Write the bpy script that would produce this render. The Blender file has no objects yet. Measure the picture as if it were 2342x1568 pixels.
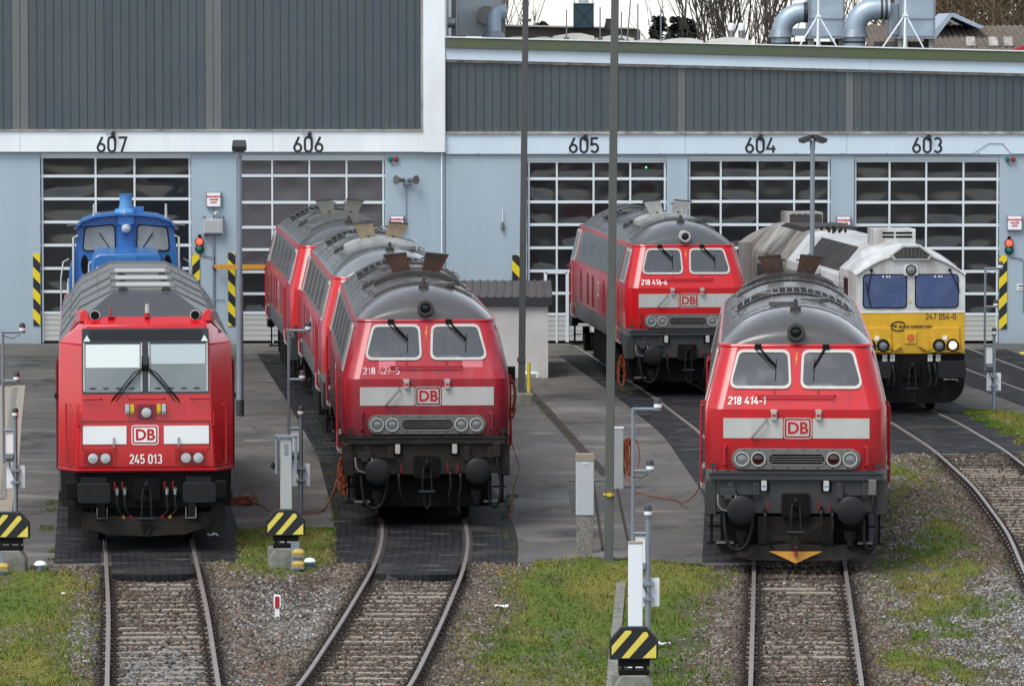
import bpy, bmesh, math, random
import numpy as np
from mathutils import Vector, Matrix, Euler

R = math.radians
random.seed(7)
rng = np.random.default_rng(7)
SC = bpy.context.scene
COL = SC.collection

# ---------------------------------------------------------------- camera
FPX, VW, VH, YH = 11550.0, 2341.0, 1568.0, 95.0      # focal length and horizon row of the 2341 px wide photograph
PITCH = math.atan((VH / 2 - YH) / FPX)
HC = 8.70 * math.cos(PITCH)
cam_data = bpy.data.cameras.new("camera")
cam = bpy.data.objects.new("camera", cam_data)
COL.objects.link(cam)
cam.location = (0, 0, HC)
cam.rotation_euler = (R(90) - PITCH, 0, 0)
cam_data.sensor_fit = 'HORIZONTAL'
cam_data.sensor_width = 36.0
cam_data.lens = 36.0 * FPX / VW
cam_data.clip_start = 1.0
cam_data.clip_end = 4000.0
SC.camera = cam

# ---------------------------------------------------------------- sky, sun, exposure
SUN_ELEV, SUN_AZ = R(56), R(221)          # behind the photographer, a little to the side
world = bpy.data.worlds.new("World")
SC.world = world
world.use_nodes = True
wn, wl = world.node_tree.nodes, world.node_tree.links
wn.clear()
w_out = wn.new("ShaderNodeOutputWorld")
w_bg = wn.new("ShaderNodeBackground")
w_hsv = wn.new("ShaderNodeHueSaturation")
w_sky = wn.new("ShaderNodeTexSky")
w_sky.sky_type = 'NISHITA'
w_sky.sun_disc = False
w_sky.sun_elevation = SUN_ELEV
w_sky.sun_rotation = SUN_AZ
w_sky.altitude = 300
w_sky.air_density = 1.0
w_sky.dust_density = 0.7
w_sky.ozone_density = 1.5
w_hsv.inputs["Saturation"].default_value = 0.36
w_bg.inputs["Strength"].default_value = 0.125
wl.new(w_sky.outputs[0], w_hsv.inputs["Color"])
wl.new(w_hsv.outputs[0], w_bg.inputs["Color"])
wl.new(w_bg.outputs[0], w_out.inputs["Surface"])
sun_data = bpy.data.lights.new("sun", 'SUN')
sun_data.energy = 1.5
sun_data.angle = R(30)
sun_data.color = (1.0, 0.97, 0.92)
sun = bpy.data.objects.new("sun", sun_data)
COL.objects.link(sun)
sun.rotation_euler = Euler((R(90) - SUN_ELEV, 0, R(180) - SUN_AZ), 'XYZ')
SC.view_settings.view_transform = 'Standard'
SC.view_settings.look = 'None'
SC.view_settings.gamma = 1.0
SC.view_settings.exposure = 0.92
SC.render.engine = 'CYCLES'
SC.cycles.use_denoising = True
SC.cycles.max_bounces = 6
SC.cycles.diffuse_bounces = 3
SC.cycles.glossy_bounces = 3
SC.cycles.transmission_bounces = 3
SC.cycles.caustics_reflective = False
SC.cycles.caustics_refractive = False


def gx(vx, vy):
    """ground point (z = 0) under a photo point"""
    s = (vy - YH) / 8.70
    d = FPX / s
    return ((vx - VW / 2) / s, (d - HC * math.sin(PITCH)) / math.cos(PITCH))


FY = 145.6                                            # the facade plane
FS = FPX / (FY * math.cos(PITCH) + (HC - 4) * math.sin(PITCH))


def fx(vx, Y=FY):
    return (vx - VW / 2) / (FS * FY / Y)


def fz(vy, Y=FY):
    return 8.69 - (vy - YH) / (FS * FY / Y)


def DY(d):
    return d - 0.4

# ---------------------------------------------------------------- materials


def nt(m):
    m.use_nodes = True
    n, l = m.node_tree.nodes, m.node_tree.links
    return n, l, n["Principled BSDF"]


def mat(name, c, rough=0.5, metal=0.0, c2=None, amt=0.5, scale=2.0, stretch=(1, 1, 1), c3=None, amt3=0.4, scale3=0.6,
        stretch3=(1, 1, 1), bump=0.0, bscale=60.0, spec=0.5, coat=0.0, emit=None, rvar=0.0, detail=6.0, low=None):
    """painted / weathered surface: base colour, two layers of stain noise, fine bump; low=(z0, z1, colour) is road dirt up to z1"""
    m = bpy.data.materials.new(name)
    n, l, b = nt(m)
    b.inputs["Base Color"].default_value = (*c, 1)
    b.inputs["Roughness"].default_value = rough
    b.inputs["Metallic"].default_value = metal
    b.inputs["Specular IOR Level"].default_value = spec
    if coat:
        b.inputs["Coat Weight"].default_value = coat
        b.inputs["Coat Roughness"].default_value = 0.12
    m.diffuse_color = (*c, 1)
    tc = n.new("ShaderNodeTexCoord")

    def noise(sc, st=(1, 1, 1), det=detail):
        mp = n.new("ShaderNodeMapping")
        mp.inputs["Scale"].default_value = st
        l.new(tc.outputs["Object"], mp.inputs["Vector"])
        t = n.new("ShaderNodeTexNoise")
        t.inputs["Scale"].default_value = sc
        t.inputs["Detail"].default_value = det
        t.inputs["Roughness"].default_value = 0.65
        l.new(mp.outputs[0], t.inputs["Vector"])
        return t

    def mix(prev, fac, col):
        mx = n.new("ShaderNodeMix")
        mx.data_type = 'RGBA'
        l.new(fac, mx.inputs[0])
        if prev is None:
            mx.inputs[6].default_value = (*c, 1)
        else:
            l.new(prev, mx.inputs[6])
        mx.inputs[7].default_value = (*col, 1)
        return mx.outputs[2]

    def ramp(src, lo, hi, top):
        r = n.new("ShaderNodeMapRange")
        r.inputs[1].default_value, r.inputs[2].default_value = lo, hi
        r.inputs[4].default_value = top
        l.new(src, r.inputs[0])
        return r.outputs[0]
    prev = None
    if c2:
        t = noise(scale, stretch)
        prev = mix(prev, ramp(t.outputs[0], 0.36, 0.68, amt), c2)
        if rvar:
            r = ramp(t.outputs[0], 0.3, 0.7, 1.0)
            mr = n.new("ShaderNodeMapRange")
            mr.inputs[3].default_value, mr.inputs[4].default_value = max(0.03, rough - rvar), min(1, rough + rvar)
            l.new(r, mr.inputs[0])
            l.new(mr.outputs[0], b.inputs["Roughness"])
    if c3:
        t = noise(scale3, stretch3)
        prev = mix(prev, ramp(t.outputs[0], 0.45, 0.62, amt3), c3)
    if low:
        sx = n.new("ShaderNodeSeparateXYZ")
        l.new(tc.outputs["Object"], sx.inputs[0])
        t = noise(2.2, (1, 1, 0.5))
        ad = n.new("ShaderNodeMath")
        ad.operation = 'MULTIPLY_ADD'
        l.new(t.outputs[0], ad.inputs[0])
        ad.inputs[1].default_value = 1.1
        l.new(sx.outputs[2], ad.inputs[2])
        rr = n.new("ShaderNodeMapRange")
        rr.inputs[1].default_value, rr.inputs[2].default_value = low[0] + .55, low[1] + .55
        rr.inputs[3].default_value, rr.inputs[4].default_value = low[3], 0
        l.new(ad.outputs[0], rr.inputs[0])
        prev = mix(prev, rr.outputs[0], low[2])
    if prev is not None:
        l.new(prev, b.inputs["Base Color"])
    if bump:
        t = noise(bscale)
        bp = n.new("ShaderNodeBump")
        bp.inputs["Strength"].default_value = bump
        bp.inputs["Distance"].default_value = 0.02
        l.new(t.outputs[0], bp.inputs["Height"])
        l.new(bp.outputs[0], b.inputs["Normal"])
    if emit:
        b.inputs["Emission Color"].default_value = (*emit[0], 1)
        b.inputs["Emission Strength"].default_value = emit[1]
    return m


def stripes(name, ca, cb, period, ax, az, ay=0.0, rough=0.5):
    m = bpy.data.materials.new(name)
    n, l, b = nt(m)
    tc = n.new("ShaderNodeTexCoord")
    dt = n.new("ShaderNodeVectorMath")
    dt.operation = 'DOT_PRODUCT'
    dt.inputs[1].default_value = (ax / period, ay / period, az / period)
    l.new(tc.outputs["Object"], dt.inputs[0])
    fr = n.new("ShaderNodeMath")
    fr.operation = 'FRACT'
    l.new(dt.outputs["Value"], fr.inputs[0])
    gt = n.new("ShaderNodeMath")
    gt.operation = 'GREATER_THAN'
    gt.inputs[1].default_value = 0.5
    l.new(fr.outputs[0], gt.inputs[0])
    mx = n.new("ShaderNodeMix")
    mx.data_type = 'RGBA'
    mx.inputs[6].default_value = (*ca, 1)
    mx.inputs[7].default_value = (*cb, 1)
    l.new(gt.outputs[0], mx.inputs[0])
    l.new(mx.outputs[2], b.inputs["Base Color"])
    b.inputs["Roughness"].default_value = rough
    return m


M = {}
M['red'] = mat('red_paint', (.54, .007, .013), .30, c2=(.36, .010, .018), amt=.6, scale=1.0, stretch=(1.4, 1, .35), c3=(.30, .02, .025), amt3=.5, scale3=3.5, stretch3=(1.6, 1, .16), coat=.3, spec=.4, low=(1.4, 2.5, (.15, .014, .016), .6), rvar=.08)
M['red_clean'] = mat('fresh_red_paint', (.53, .006, .011), .26, c2=(.45, .008, .014), amt=.6, scale=.8, stretch=(1, 1, .4), c3=(.40, .02, .02), amt3=.35, scale3=4, stretch3=(1.5, 1, .18), coat=.35, spec=.4, low=(1.3, 1.9, (.25, .02, .02), .5))
M['red_dirty'] = mat('dull_red_paint', (.40, .011, .022), .38, c2=(.21, .016, .032), amt=.85, scale=1.1, stretch=(1.3, 1, .35), c3=(.40, .09, .10), amt3=.35, scale3=3.0, stretch3=(1.4, 1, .2), coat=.2, spec=.4,
                     low=(1.3, 2.7, (.08, .016, .020), .9), rvar=.1)
M['red_side'] = mat('chalky_red_paint', (.44, .022, .035), .4, c2=(.46, .10, .12), amt=.6, scale=.7, stretch=(1, 1, .35), c3=(.36, .14, .07), amt3=.3, scale3=.5, coat=.25,
                    low=(1.3, 2.5, (.14, .05, .04), .6))
M['red_dark'] = mat('dark_red_vent', (.16, .008, .012), .5)
M['red_part'] = mat('red_fitting', (.36, .012, .02), .35)
M['white'] = mat('white_stripe_paint', (.48, .49, .465), .45, c2=(.37, .375, .355), amt=.7, scale=3, stretch=(1, 1, .3))
M['white_clean'] = mat('clean_white_paint', (.82, .84, .84), .35, c2=(.70, .72, .72), amt=.4, scale=2, stretch=(1, 1, .2))
M['lettering'] = mat('white_lettering', (.78, .79, .78), .45)
M['lettering_worn'] = mat('worn_lettering', (.70, .68, .68), .5, c2=(.45, .05, .07), amt=1.0, scale=7)
M['black_letter'] = mat('black_lettering', (.012, .014, .016), .5)
M['roof'] = mat('roof_grey_paint', (.078, .087, .095), .30, c2=(.052, .056, .060), amt=.8, scale=.9, stretch=(1, .25, 1), c3=(.10, .092, .085), amt3=.6, scale3=.5, coat=.5, rvar=.10)
M['roof_dirty'] = mat('sooty_roof_paint', (.078, .078, .079), .32, c2=(.046, .042, .040), amt=.85, scale=.8, stretch=(1, .3, 1), c3=(.085, .072, .062), amt3=.8, scale3=.45, coat=.45, rvar=.12)
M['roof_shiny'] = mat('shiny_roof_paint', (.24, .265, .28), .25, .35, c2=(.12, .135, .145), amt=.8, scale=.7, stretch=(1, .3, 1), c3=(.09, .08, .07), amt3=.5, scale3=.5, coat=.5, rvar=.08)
M['grey'] = mat('loco_grey_paint', (.040, .045, .050), .5, c2=(.026, .028, .030), amt=.8, scale=2.5, stretch=(1, 1, .4), c3=(.055, .05, .044), amt3=.4, scale3=4, spec=.3, low=(.8, 1.4, (.035, .032, .030), .7))
M['grey_dirty'] = mat('brown_grey_paint', (.022, .0195, .0175), .6, c2=(.012, .0105, .009), amt=.8, scale=2, stretch=(1, 1, .5), c3=(.040, .034, .028), amt3=.5, scale3=5, spec=.2)
M['grey_side'] = mat('side_grey_paint', (.12, .13, .135), .45, c2=(.095, .09, .085), amt=.8, scale=1.0, low=(.8, 1.6, (.07, .06, .05), .6))
M['black'] = mat('black_running_gear', (.0055, .0055, .006), .7, c2=(.011, .0095, .0085), amt=.8, scale=4, spec=.12)
M['buffer'] = mat('buffer_steel', (.009, .010, .0115), .42, c2=(.017, .0185, .020), amt=.6, scale=9, spec=.25)
M['steel'] = mat('bare_steel', (.33, .33, .34), .42, .7, c2=(.2, .18, .16), amt=.5, scale=8)
M['silver'] = mat('window_frame_alloy', (.46, .46, .435), .4, .2, c2=(.34, .335, .315), amt=.6, scale=6)
M['lampband'] = mat('lamp_band_alloy', (.165, .165, .155), .4, .3, c2=(.11, .105, .10), amt=.7, scale=4)
M['glass'] = mat('cab_glass', (.070, .090, .095), .06, c2=(.105, .125, .13), amt=.7, scale=1.3, spec=.7)
M['glass_dark'] = mat('dark_glass', (.010, .012, .014), .06, spec=.35)
M['glass_side'] = mat('side_glass', (.025, .03, .034), .12, spec=.6)
M['lens'] = mat('lamp_lens', (.16, .175, .18), .10, spec=.8)
M['lens_white'] = mat('lamp_reflector', (.52, .53, .53), .2, c2=(.28, .29, .295), amt=.8, scale=18)
M['lens_red'] = mat('tail_lens', (.030, .002, .003), .12, spec=.7)
M['lens_lit'] = mat('lit_lamp', (.9, .85, .7), .3, emit=((1, .86, .62), .28))
M['rubber'] = mat('rubber_hose', (.009, .0095, .0105), .6, spec=.2)
M['rust'] = mat('rusted_exhaust', (.075, .028, .016), .8, c2=(.022, .016, .013), amt=.9, scale=4, c3=(.10, .055, .035), amt3=.5, scale3=3)
M['tan_exhaust'] = mat('tan_exhaust', (.30, .25, .16), .7, c2=(.16, .11, .07), amt=.8, scale=4)
M['pale_exhaust'] = mat('pale_exhaust', (.22, .23, .20), .65, c2=(.10, .09, .07), amt=.8, scale=4)
M['alloy_exhaust'] = mat('alloy_exhaust', (.45, .46, .45), .5, .3, c2=(.2, .19, .17), amt=.6, scale=5)
M['yellow'] = mat('yellow_paint', (.62, .42, .015), .45)
M['marker_orange'] = mat('marker_orange', (.55, .13, .03), .5)
M['glass245'] = mat('pale_windscreen', (.155, .185, .19), .07, c2=(.20, .23, .235), amt=.8, scale=1.4, spec=.6)
M['hood_white'] = mat('hood_white_paint', (.70, .72, .72), .33, c2=(.36, .33, .29), amt=.75, scale=1.0, stretch=(1, .5, .3), coat=.3)
M['orange'] = mat('orange_plow_mark', (.55, .25, .03), .5, c2=(.35, .17, .03), amt=.6, scale=7)
M['bolt'] = mat('orange_flash', (.60, .20, .03), .5)
M['loco_yellow'] = mat('loco_yellow_paint', (.70, .40, .010), .4, c2=(.52, .30, .02), amt=.8, scale=3, stretch=(1, 1, .4), coat=.2, low=(1.0, 1.9, (.22, .13, .02), .6))
M['loco_white'] = mat('loco_white_paint', (.66, .69, .69), .34, c2=(.36, .36, .34), amt=.8, scale=1.2, stretch=(1, .3, .5), c3=(.26, .22, .18), amt3=.65, scale3=1.2, stretch3=(1, 1, .3), coat=.2)
M['loco_white_dirty'] = mat('dirty_white_paint', (.40, .385, .36), .42, c2=(.16, .13, .105), amt=1.0, scale=.9, stretch=(1, .6, .18), c3=(.06, .048, .04), amt3=1.0, scale3=.5, stretch3=(1, .9, .35))
M['soot'] = mat('soot_black', (.022, .020, .019), .7, c2=(.06, .05, .045), amt=.7, scale=2)
M['blue'] = mat('blue_paint', (.016, .125, .38), .35, c2=(.022, .15, .42), amt=.6, scale=1.5, c3=(.03, .12, .32), amt3=.4, scale3=2, coat=.3)
M['blue_light'] = mat('faded_blue_paint', (.06, .23, .50), .5, c2=(.12, .30, .52), amt=.8, scale=3)
M['blue_blind'] = mat('blue_screen_glass', (.055, .090, .225), .10, c2=(.10, .125, .20), amt=.8, scale=1.5, c3=(.04, .065, .15), amt3=.6, scale3=2.5, spec=.6)
M['roof245'] = mat('alloy_roof_grey', (.135, .145, .143), .4, c2=(.20, .21, .208), amt=.5, scale=1.3, stretch=(1, .2, 1), c3=(.09, .09, .088), amt3=.6, scale3=.7)
M['hood245'] = mat('dark_hood_grey', (.032, .031, .035), .5, c2=(.025, .0245, .026), amt=.5, scale=2)
M['blind'] = mat('white_sun_blind', (.66, .72, .71), .5)
M['blind_grey'] = mat('grey_sun_blind', (.42, .50, .52), .4)
M['surround'] = mat('window_surround', (.018, .022, .028), .2)
# hall
M['wall'] = mat('pale_blue_wall', (.35, .435, .495), .55, c2=(.30, .375, .425), amt=.7, scale=.9, stretch=(1.6, 1, .12), c3=(.33, .41, .465), amt3=.5, scale3=.15, bump=.10, bscale=35, low=(-.3, .5, (.22, .24, .25), .6))
M['fascia'] = mat('pale_fascia', (.56, .665, .74), .5, c2=(.49, .585, .65), amt=.6, scale=.9, stretch=(1.2, 1, .3))
M['white_trim'] = mat('white_hall_trim', (.80, .865, .885), .5, c2=(.66, .70, .71), amt=.7, scale=.9, stretch=(1.3, 1, .18), c3=(.60, .62, .60), amt3=.4, scale3=.3)
M['cladding'] = mat('channel_glass', (.058, .080, .091), .32, c2=(.074, .093, .100), amt=.8, scale=.3, stretch=(1, 1, .25), c3=(.050, .073, .094), amt3=.8, scale3=.2, spec=.4)
M['cladding_dim'] = mat('channel_glass_dim', (.053, .073, .084), .30, c2=(.068, .086, .093), amt=.8, scale=.4, stretch=(1, 1, .2), c3=(.046, .066, .086), amt3=.7, scale3=.25, spec=.4)
M['cladding_grey'] = mat('channel_glass_grey', (.062, .081, .089), .34, c2=(.076, .091, .095), amt=.8, scale=.35, stretch=(1, 1, .2), c3=(.056, .074, .086), amt3=.6, scale3=.2, spec=.4)
M['cladding_pale'] = mat('pale_channel_glass', (.13, .146, .146), .3, c2=(.112, .127, .126), amt=.8, scale=.4, stretch=(1, 1, .2), spec=.4)
M['clad_line'] = mat('channel_joint', (.040, .046, .050), .6)
M['clad_edge'] = mat('worn_sill', (.42, .40, .37), .7, c2=(.12, .10, .09), amt=.9, scale=2.5, stretch=(1, 1, .3))
M['parapet'] = mat('mossy_parapet', (.080, .105, .045), .7, c2=(.070, .092, .040), amt=.7, scale=.5, c3=(.075, .09, .095), amt3=.7, scale3=.12)
M['gate'] = mat('gate_frame_paint', (.64, .69, .72), .5, c2=(.58, .63, .66), amt=.5, scale=1)
M['gate_panel'] = mat('gate_base_panel', (.48, .49, .46), .5, c2=(.41, .42, .38), amt=.7, scale=.8, stretch=(.3, 1, 1))
M['pane'] = mat('gate_pane', (.014, .016, .018), .07, c2=(.027, .027, .029), amt=.6, scale=.45, spec=.5, rvar=.02)
M['pane_lavender'] = mat('grey_gate_pane', (.078, .073, .080), .45, c2=(.062, .059, .065), amt=.5, scale=.8)
M['hazard'] = stripes('hazard_stripes', (.010, .011, .013), (.72, .56, .008), .42, .72, .70)
M['hazard_rev'] = stripes('hazard_stripes_other_way', (.010, .011, .013), (.72, .56, .008), .42, -.72, .70)
M['board_black'] = mat('board_black', (.010, .012, .014), .4)
M['board_yellow'] = mat('board_yellow', (.70, .58, .09), .45, c2=(.60, .50, .10), amt=.5, scale=8)
M['galv'] = mat('galvanised_steel', (.235, .275, .315), .45, .35, c2=(.16, .19, .22), amt=.7, scale=6, stretch=(1, 1, .3))
M['galv_duct'] = mat('galvanised_duct', (.33, .41, .48), .45, .35, c2=(.27, .34, .41), amt=.7, scale=2.5, c3=(.42, .49, .55), amt3=.5, scale3=1.2)
M['mast'] = mat('mast_grey_green', (.085, .095, .085), .55, c2=(.065, .07, .065), amt=.7, scale=3, stretch=(1, 1, .2))
M['mast_dark'] = mat('mast_dark', (.050, .052, .052), .55, c2=(.08, .08, .075), amt=.7, scale=2, stretch=(1, 1, .2))
M['cabinet'] = mat('grey_cabinet', (.44, .48, .50), .45, c2=(.38, .41, .43), amt=.5, scale=3)
M['cabinet_alu'] = mat('alloy_cabinet', (.42, .44, .43), .4, .2, c2=(.36, .38, .37), amt=.5, scale=3)
M['concrete'] = mat('concrete', (.22, .22, .20), .85, c2=(.14, .14, .12), amt=.8, scale=6, c3=(.10, .11, .06), amt3=.5, scale3=3, bump=.3, bscale=40)
M['concrete_spot'] = mat('exposed_concrete', (.25, .24, .22), .85, c2=(.09, .085, .08), amt=.9, scale=28, c3=(.16, .15, .12), amt3=.5, scale3=3, detail=2)
M['lichen'] = mat('lichen_cap', (.32, .23, .16), .85, c2=(.25, .26, .22), amt=.9, scale=12)
M['shed'] = mat('shed_render', (.62, .62, .60), .8, c2=(.44, .43, .41), amt=.7, scale=1, low=(-.4, .3, (.3, .28, .25), .6), bump=.1)
M['shed_roof'] = mat('brown_sheet_roof', (.075, .062, .060), .5, c2=(.06, .05, .048), amt=.6, scale=2)
M['shed_trim'] = mat('dark_roof_trim', (.030, .032, .036), .5)
M['sign'] = mat('sign_white', (.80, .80, .80), .4)
M['plate'] = mat('blank_plate', (.74, .78, .82), .4, c2=(.66, .70, .74), amt=.4, scale=4)
M['sign_red'] = mat('sign_red', (.5, .02, .03), .5)
M['lamp_red_on'] = mat('red_signal_lit', (.9, .05, .03), .3, emit=((1, .06, .03), 1.6))
M['lamp_red'] = mat('red_signal', (.25, .012, .014), .25)
M['lamp_green'] = mat('green_signal', (.006, .13, .09), .25)
M['led_green'] = mat('green_led', (.1, .9, .2), .3, emit=((.05, 1, .15), 1.5))
M['cable'] = mat('orange_cable', (.30, .068, .02), .6, c2=(.19, .045, .018), amt=.6, scale=12)
M['cable_black'] = mat('black_cable', (.015, .015, .016), .5)
M['post_yellow'] = mat('yellow_post', (.68, .52, .02), .5, c2=(.5, .4, .05), amt=.5, scale=8)
M['barrier'] = mat('orange_barrier', (.60, .27, .02), .5, c2=(.45, .2, .03), amt=.6, scale=4)
M['cap_blue'] = mat('blue_socket', (.03, .16, .26), .5)
M['cap_yellow'] = mat('yellow_lamp_cap', (.46, .32, .06), .55, c2=(.32, .24, .07), amt=.6, scale=9)
M['skylight'] = mat('skylight_white', (.74, .72, .66), .5, c2=(.58, .55, .49), amt=.7, scale=1.5)
M['chim_teal'] = mat('dark_chimney_sheet', (.022, .060, .080), .5, c2=(.014, .038, .052), amt=.6, scale=1)
M['brown_roof'] = mat('brown_far_roof', (.15, .118, .098), .8, c2=(.10, .085, .072), amt=.7, scale=.6)
M['bark'] = mat('dark_bark', (.045, .036, .030), .9)
M['bark_pale'] = mat('grey_brown_bark', (.085, .068, .055), .9)
M['conifer'] = mat('conifer_needles', (.016, .034, .028), .8, c2=(.028, .05, .036), amt=.8, scale=1.5)
M['wood_mass'] = mat('winter_twigs', (.115, .085, .055), .9, c2=(.16, .10, .04), amt=.8, scale=.35, c3=(.07, .055, .04), amt3=.7, scale3=.2)
M['rail_top'] = mat('rail_steel', (.30, .28, .27), .38, .35, c2=(.20, .165, .14), amt=.7, scale=5)
M['rail_side'] = mat('rusty_rail_web', (.055, .034, .024), .9, c2=(.035, .023, .018), amt=.7, scale=10)
M['sleeper'] = mat('weathered_sleeper', (.34, .295, .245), .9, c2=(.17, .135, .105), amt=.9, scale=8, bump=.3)
M['clip'] = mat('rusty_clip', (.030, .021, .017), .9)
M['litter'] = mat('white_litter', (.75, .76, .76), .6)
M['manhole'] = mat('manhole_iron', (.17, .155, .135), .7, c2=(.11, .10, .09), amt=.7, scale=9)
M['paver'] = mat('beige_paving', (.30, .265, .21), .9, c2=(.23, .21, .17), amt=.7, scale=3, bump=.2)

# ---------------------------------------------------------------- mesh builder


class MB:
    def __init__(self):
        self.v, self.f, self.mi = [], [], []

    def add(self, vs, fs, m=0):
        o = len(self.v)
        self.v += [tuple(p) for p in vs]
        self.f += [[i + o for i in q] for q in fs]
        self.mi += [m] * len(fs)
        return self

    def box(self, x0, x1, y0, y1, z0, z1, m=0):
        vs = [(x0, y0, z0), (x1, y0, z0), (x1, y1, z0), (x0, y1, z0), (x0, y0, z1), (x1, y0, z1), (x1, y1, z1), (x0, y1, z1)]
        return self.add(vs, [(0, 3, 2, 1), (4, 5, 6, 7), (0, 1, 5, 4), (1, 2, 6, 5), (2, 3, 7, 6), (3, 0, 4, 7)], m)

    def hexa(self, a, b, m=0):
        """solid between two quads (same winding)"""
        vs = list(a) + list(b)
        return self.add(vs, [(0, 1, 2, 3), (7, 6, 5, 4), (0, 4, 5, 1), (1, 5, 6, 2), (2, 6, 7, 3), (3, 7, 4, 0)], m)

    def obox(self, c, s, rot, m=0):
        c = Vector(c)
        hx, hy, hz = s[0] / 2, s[1] / 2, s[2] / 2
        mt = rot.to_matrix() if isinstance(rot, Euler) else rot
        vs = [c + mt @ Vector(p) for p in [(-hx, -hy, -hz), (hx, -hy, -hz), (hx, hy, -hz), (-hx, hy, -hz), (-hx, -hy, hz), (hx, -hy, hz), (hx, hy, hz), (-hx, hy, hz)]]
        return self.add(vs, [(0, 3, 2, 1), (4, 5, 6, 7), (0, 1, 5, 4), (1, 2, 6, 5), (2, 3, 7, 6), (3, 0, 4, 7)], m)

    def cyl(self, p0, p1, r0, r1=None, n=12, m=0, caps=True):
        p0, p1 = Vector(p0), Vector(p1)
        r1 = r0 if r1 is None else r1
        d = (p1 - p0).normalized()
        u = d.orthogonal().normalized()
        w = d.cross(u)
        vs = []
        for p, r in ((p0, r0), (p1, r1)):
            for i in range(n):
                a = 2 * math.pi * i / n
                vs.append(p + u * (r * math.cos(a)) + w * (r * math.sin(a)))
        fs = [(i, (i + 1) % n, n + (i + 1) % n, n + i) for i in range(n)]
        if caps:
            fs += [tuple(range(n - 1, -1, -1)), tuple(range(n, 2 * n))]
        return self.add(vs, fs, m)

    def tube(self, pts, r, n=6, m=0, closed=False):
        P = [Vector(p) for p in pts]
        k = len(P)
        rs = r if isinstance(r, (list, tuple)) else [r] * k
        u = None
        vs = []
        for i in range(k):
            if closed:
                t = P[(i + 1) % k] - P[i - 1]
            else:
                t = P[min(i + 1, k - 1)] - P[max(i - 1, 0)]
            t = t.normalized() if t.length > 1e-9 else Vector((0, 0, 1))
            if u is None:
                u = t.orthogonal().normalized()
            u = u - t * u.dot(t)
            u = u.normalized() if u.length > 1e-6 else t.orthogonal().normalized()
            w = t.cross(u)
            for j in range(n):
                a = 2 * math.pi * j / n
                vs.append(P[i] + u * (rs[i] * math.cos(a)) + w * (rs[i] * math.sin(a)))
        fs = []
        for i in range(k if closed else k - 1):
            i2 = (i + 1) % k
            for j in range(n):
                j2 = (j + 1) % n
                fs.append((i * n + j, i * n + j2, i2 * n + j2, i2 * n + j))
        if not closed:
            fs += [tuple(range(n - 1, -1, -1)), tuple(range((k - 1) * n, k * n))]
        return self.add(vs, fs, m)

    def prism(self, poly, axis, a, b, m=0):
        def mk(p, t):
            if axis == 'y':
                return (p[0], t, p[1])
            if axis == 'x':
                return (t, p[0], p[1])
            return (p[0], p[1], t)
        n = len(poly)
        vs = [mk(p, a) for p in poly] + [mk(p, b) for p in poly]
        fs = [tuple(range(n)), tuple(range(2 * n - 1, n - 1, -1))]
        fs += [(i, n + i, n + (i + 1) % n, (i + 1) % n) for i in range(n)]
        return self.add(vs, fs, m)

    def loft(self, rings, cap0=True, cap1=True, m=0):
        n = len(rings[0])
        vs = [p for r in rings for p in r]
        fs = []
        for k in range(len(rings) - 1):
            for i in range(n):
                j = (i + 1) % n
                fs.append((k * n + i, k * n + j, (k + 1) * n + j, (k + 1) * n + i))
        if cap0:
            fs.append(tuple(range(n - 1, -1, -1)))
        if cap1:
            fs.append(tuple(range((len(rings) - 1) * n, len(rings) * n)))
        return self.add(vs, fs, m)

    def grid(self, P, m=0):
        """P[i][j] points"""
        a, b = len(P), len(P[0])
        vs = [p for r in P for p in r]
        fs = [(i * b + j, i * b + j + 1, (i + 1) * b + j + 1, (i + 1) * b + j) for i in range(a - 1) for j in range(b - 1)]
        return self.add(vs, fs, m)

    def lathe(self, prof, c=(0, 0, 0), axis='z', n=16, m=0):
        """prof: (radius, height) list"""
        rings = []
        for r, h in prof:
            ring = []
            for i in range(n):
                a = 2 * math.pi * i / n
                p = (r * math.cos(a), r * math.sin(a), h)
                if axis == 'y':
                    p = (p[0], p[2], p[1])
                elif axis == 'x':
                    p = (p[2], p[0], p[1])
                ring.append((p[0] + c[0], p[1] + c[1], p[2] + c[2]))
            rings.append(ring)
        return self.loft(rings, True, True, m)

    def xf(self, mt):
        self.v = [tuple(mt @ Vector(p)) for p in self.v]
        return self

    def build(self, name, mats, parent=None, smooth=None, bevel=0.0, label=None, loc=None):
        me = bpy.data.meshes.new(name)
        me.from_pydata(self.v, [], self.f)
        if not isinstance(mats, (list, tuple)):
            mats = [mats]
        for q in mats:
            me.materials.append(M[q] if isinstance(q, str) else q)
        if len(mats) > 1:
            me.polygons.foreach_set("material_index", self.mi)
        bm = bmesh.new()
        bm.from_mesh(me)
        bmesh.ops.recalc_face_normals(bm, faces=bm.faces)
        bm.to_mesh(me)
        bm.free()
        if smooth:
            me.polygons.foreach_set("use_smooth", [True] * len(me.polygons))
            me.set_sharp_from_angle(angle=R(smooth))
        me.update()
        o = bpy.data.objects.new(name, me)
        COL.objects.link(o)
        if parent is not None:
            o.parent = parent
        if loc is not None:
            o.location = loc
        if bevel:
            md = o.modifiers.new("bevel", 'BEVEL')
            md.width = bevel
            md.segments = 2
            md.limit_method = 'ANGLE'
        if label:
            o['label'] = label
        return o


def tag(o, label=None, cat=None, group=None, kind=None):
    if label:
        o['label'] = label
    if cat:
        o['category'] = cat
    if group:
        o['group'] = group
    if kind:
        o['kind'] = kind
    return o


def thing(name, label, cat, loc=(0, 0, 0), rz=0.0, group=None):
    o = bpy.data.objects.new(name, None)
    COL.objects.link(o)
    o.location = loc
    o.rotation_euler = (0, 0, rz)
    o.empty_display_size = .2
    return tag(o, label, cat, group)


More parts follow.
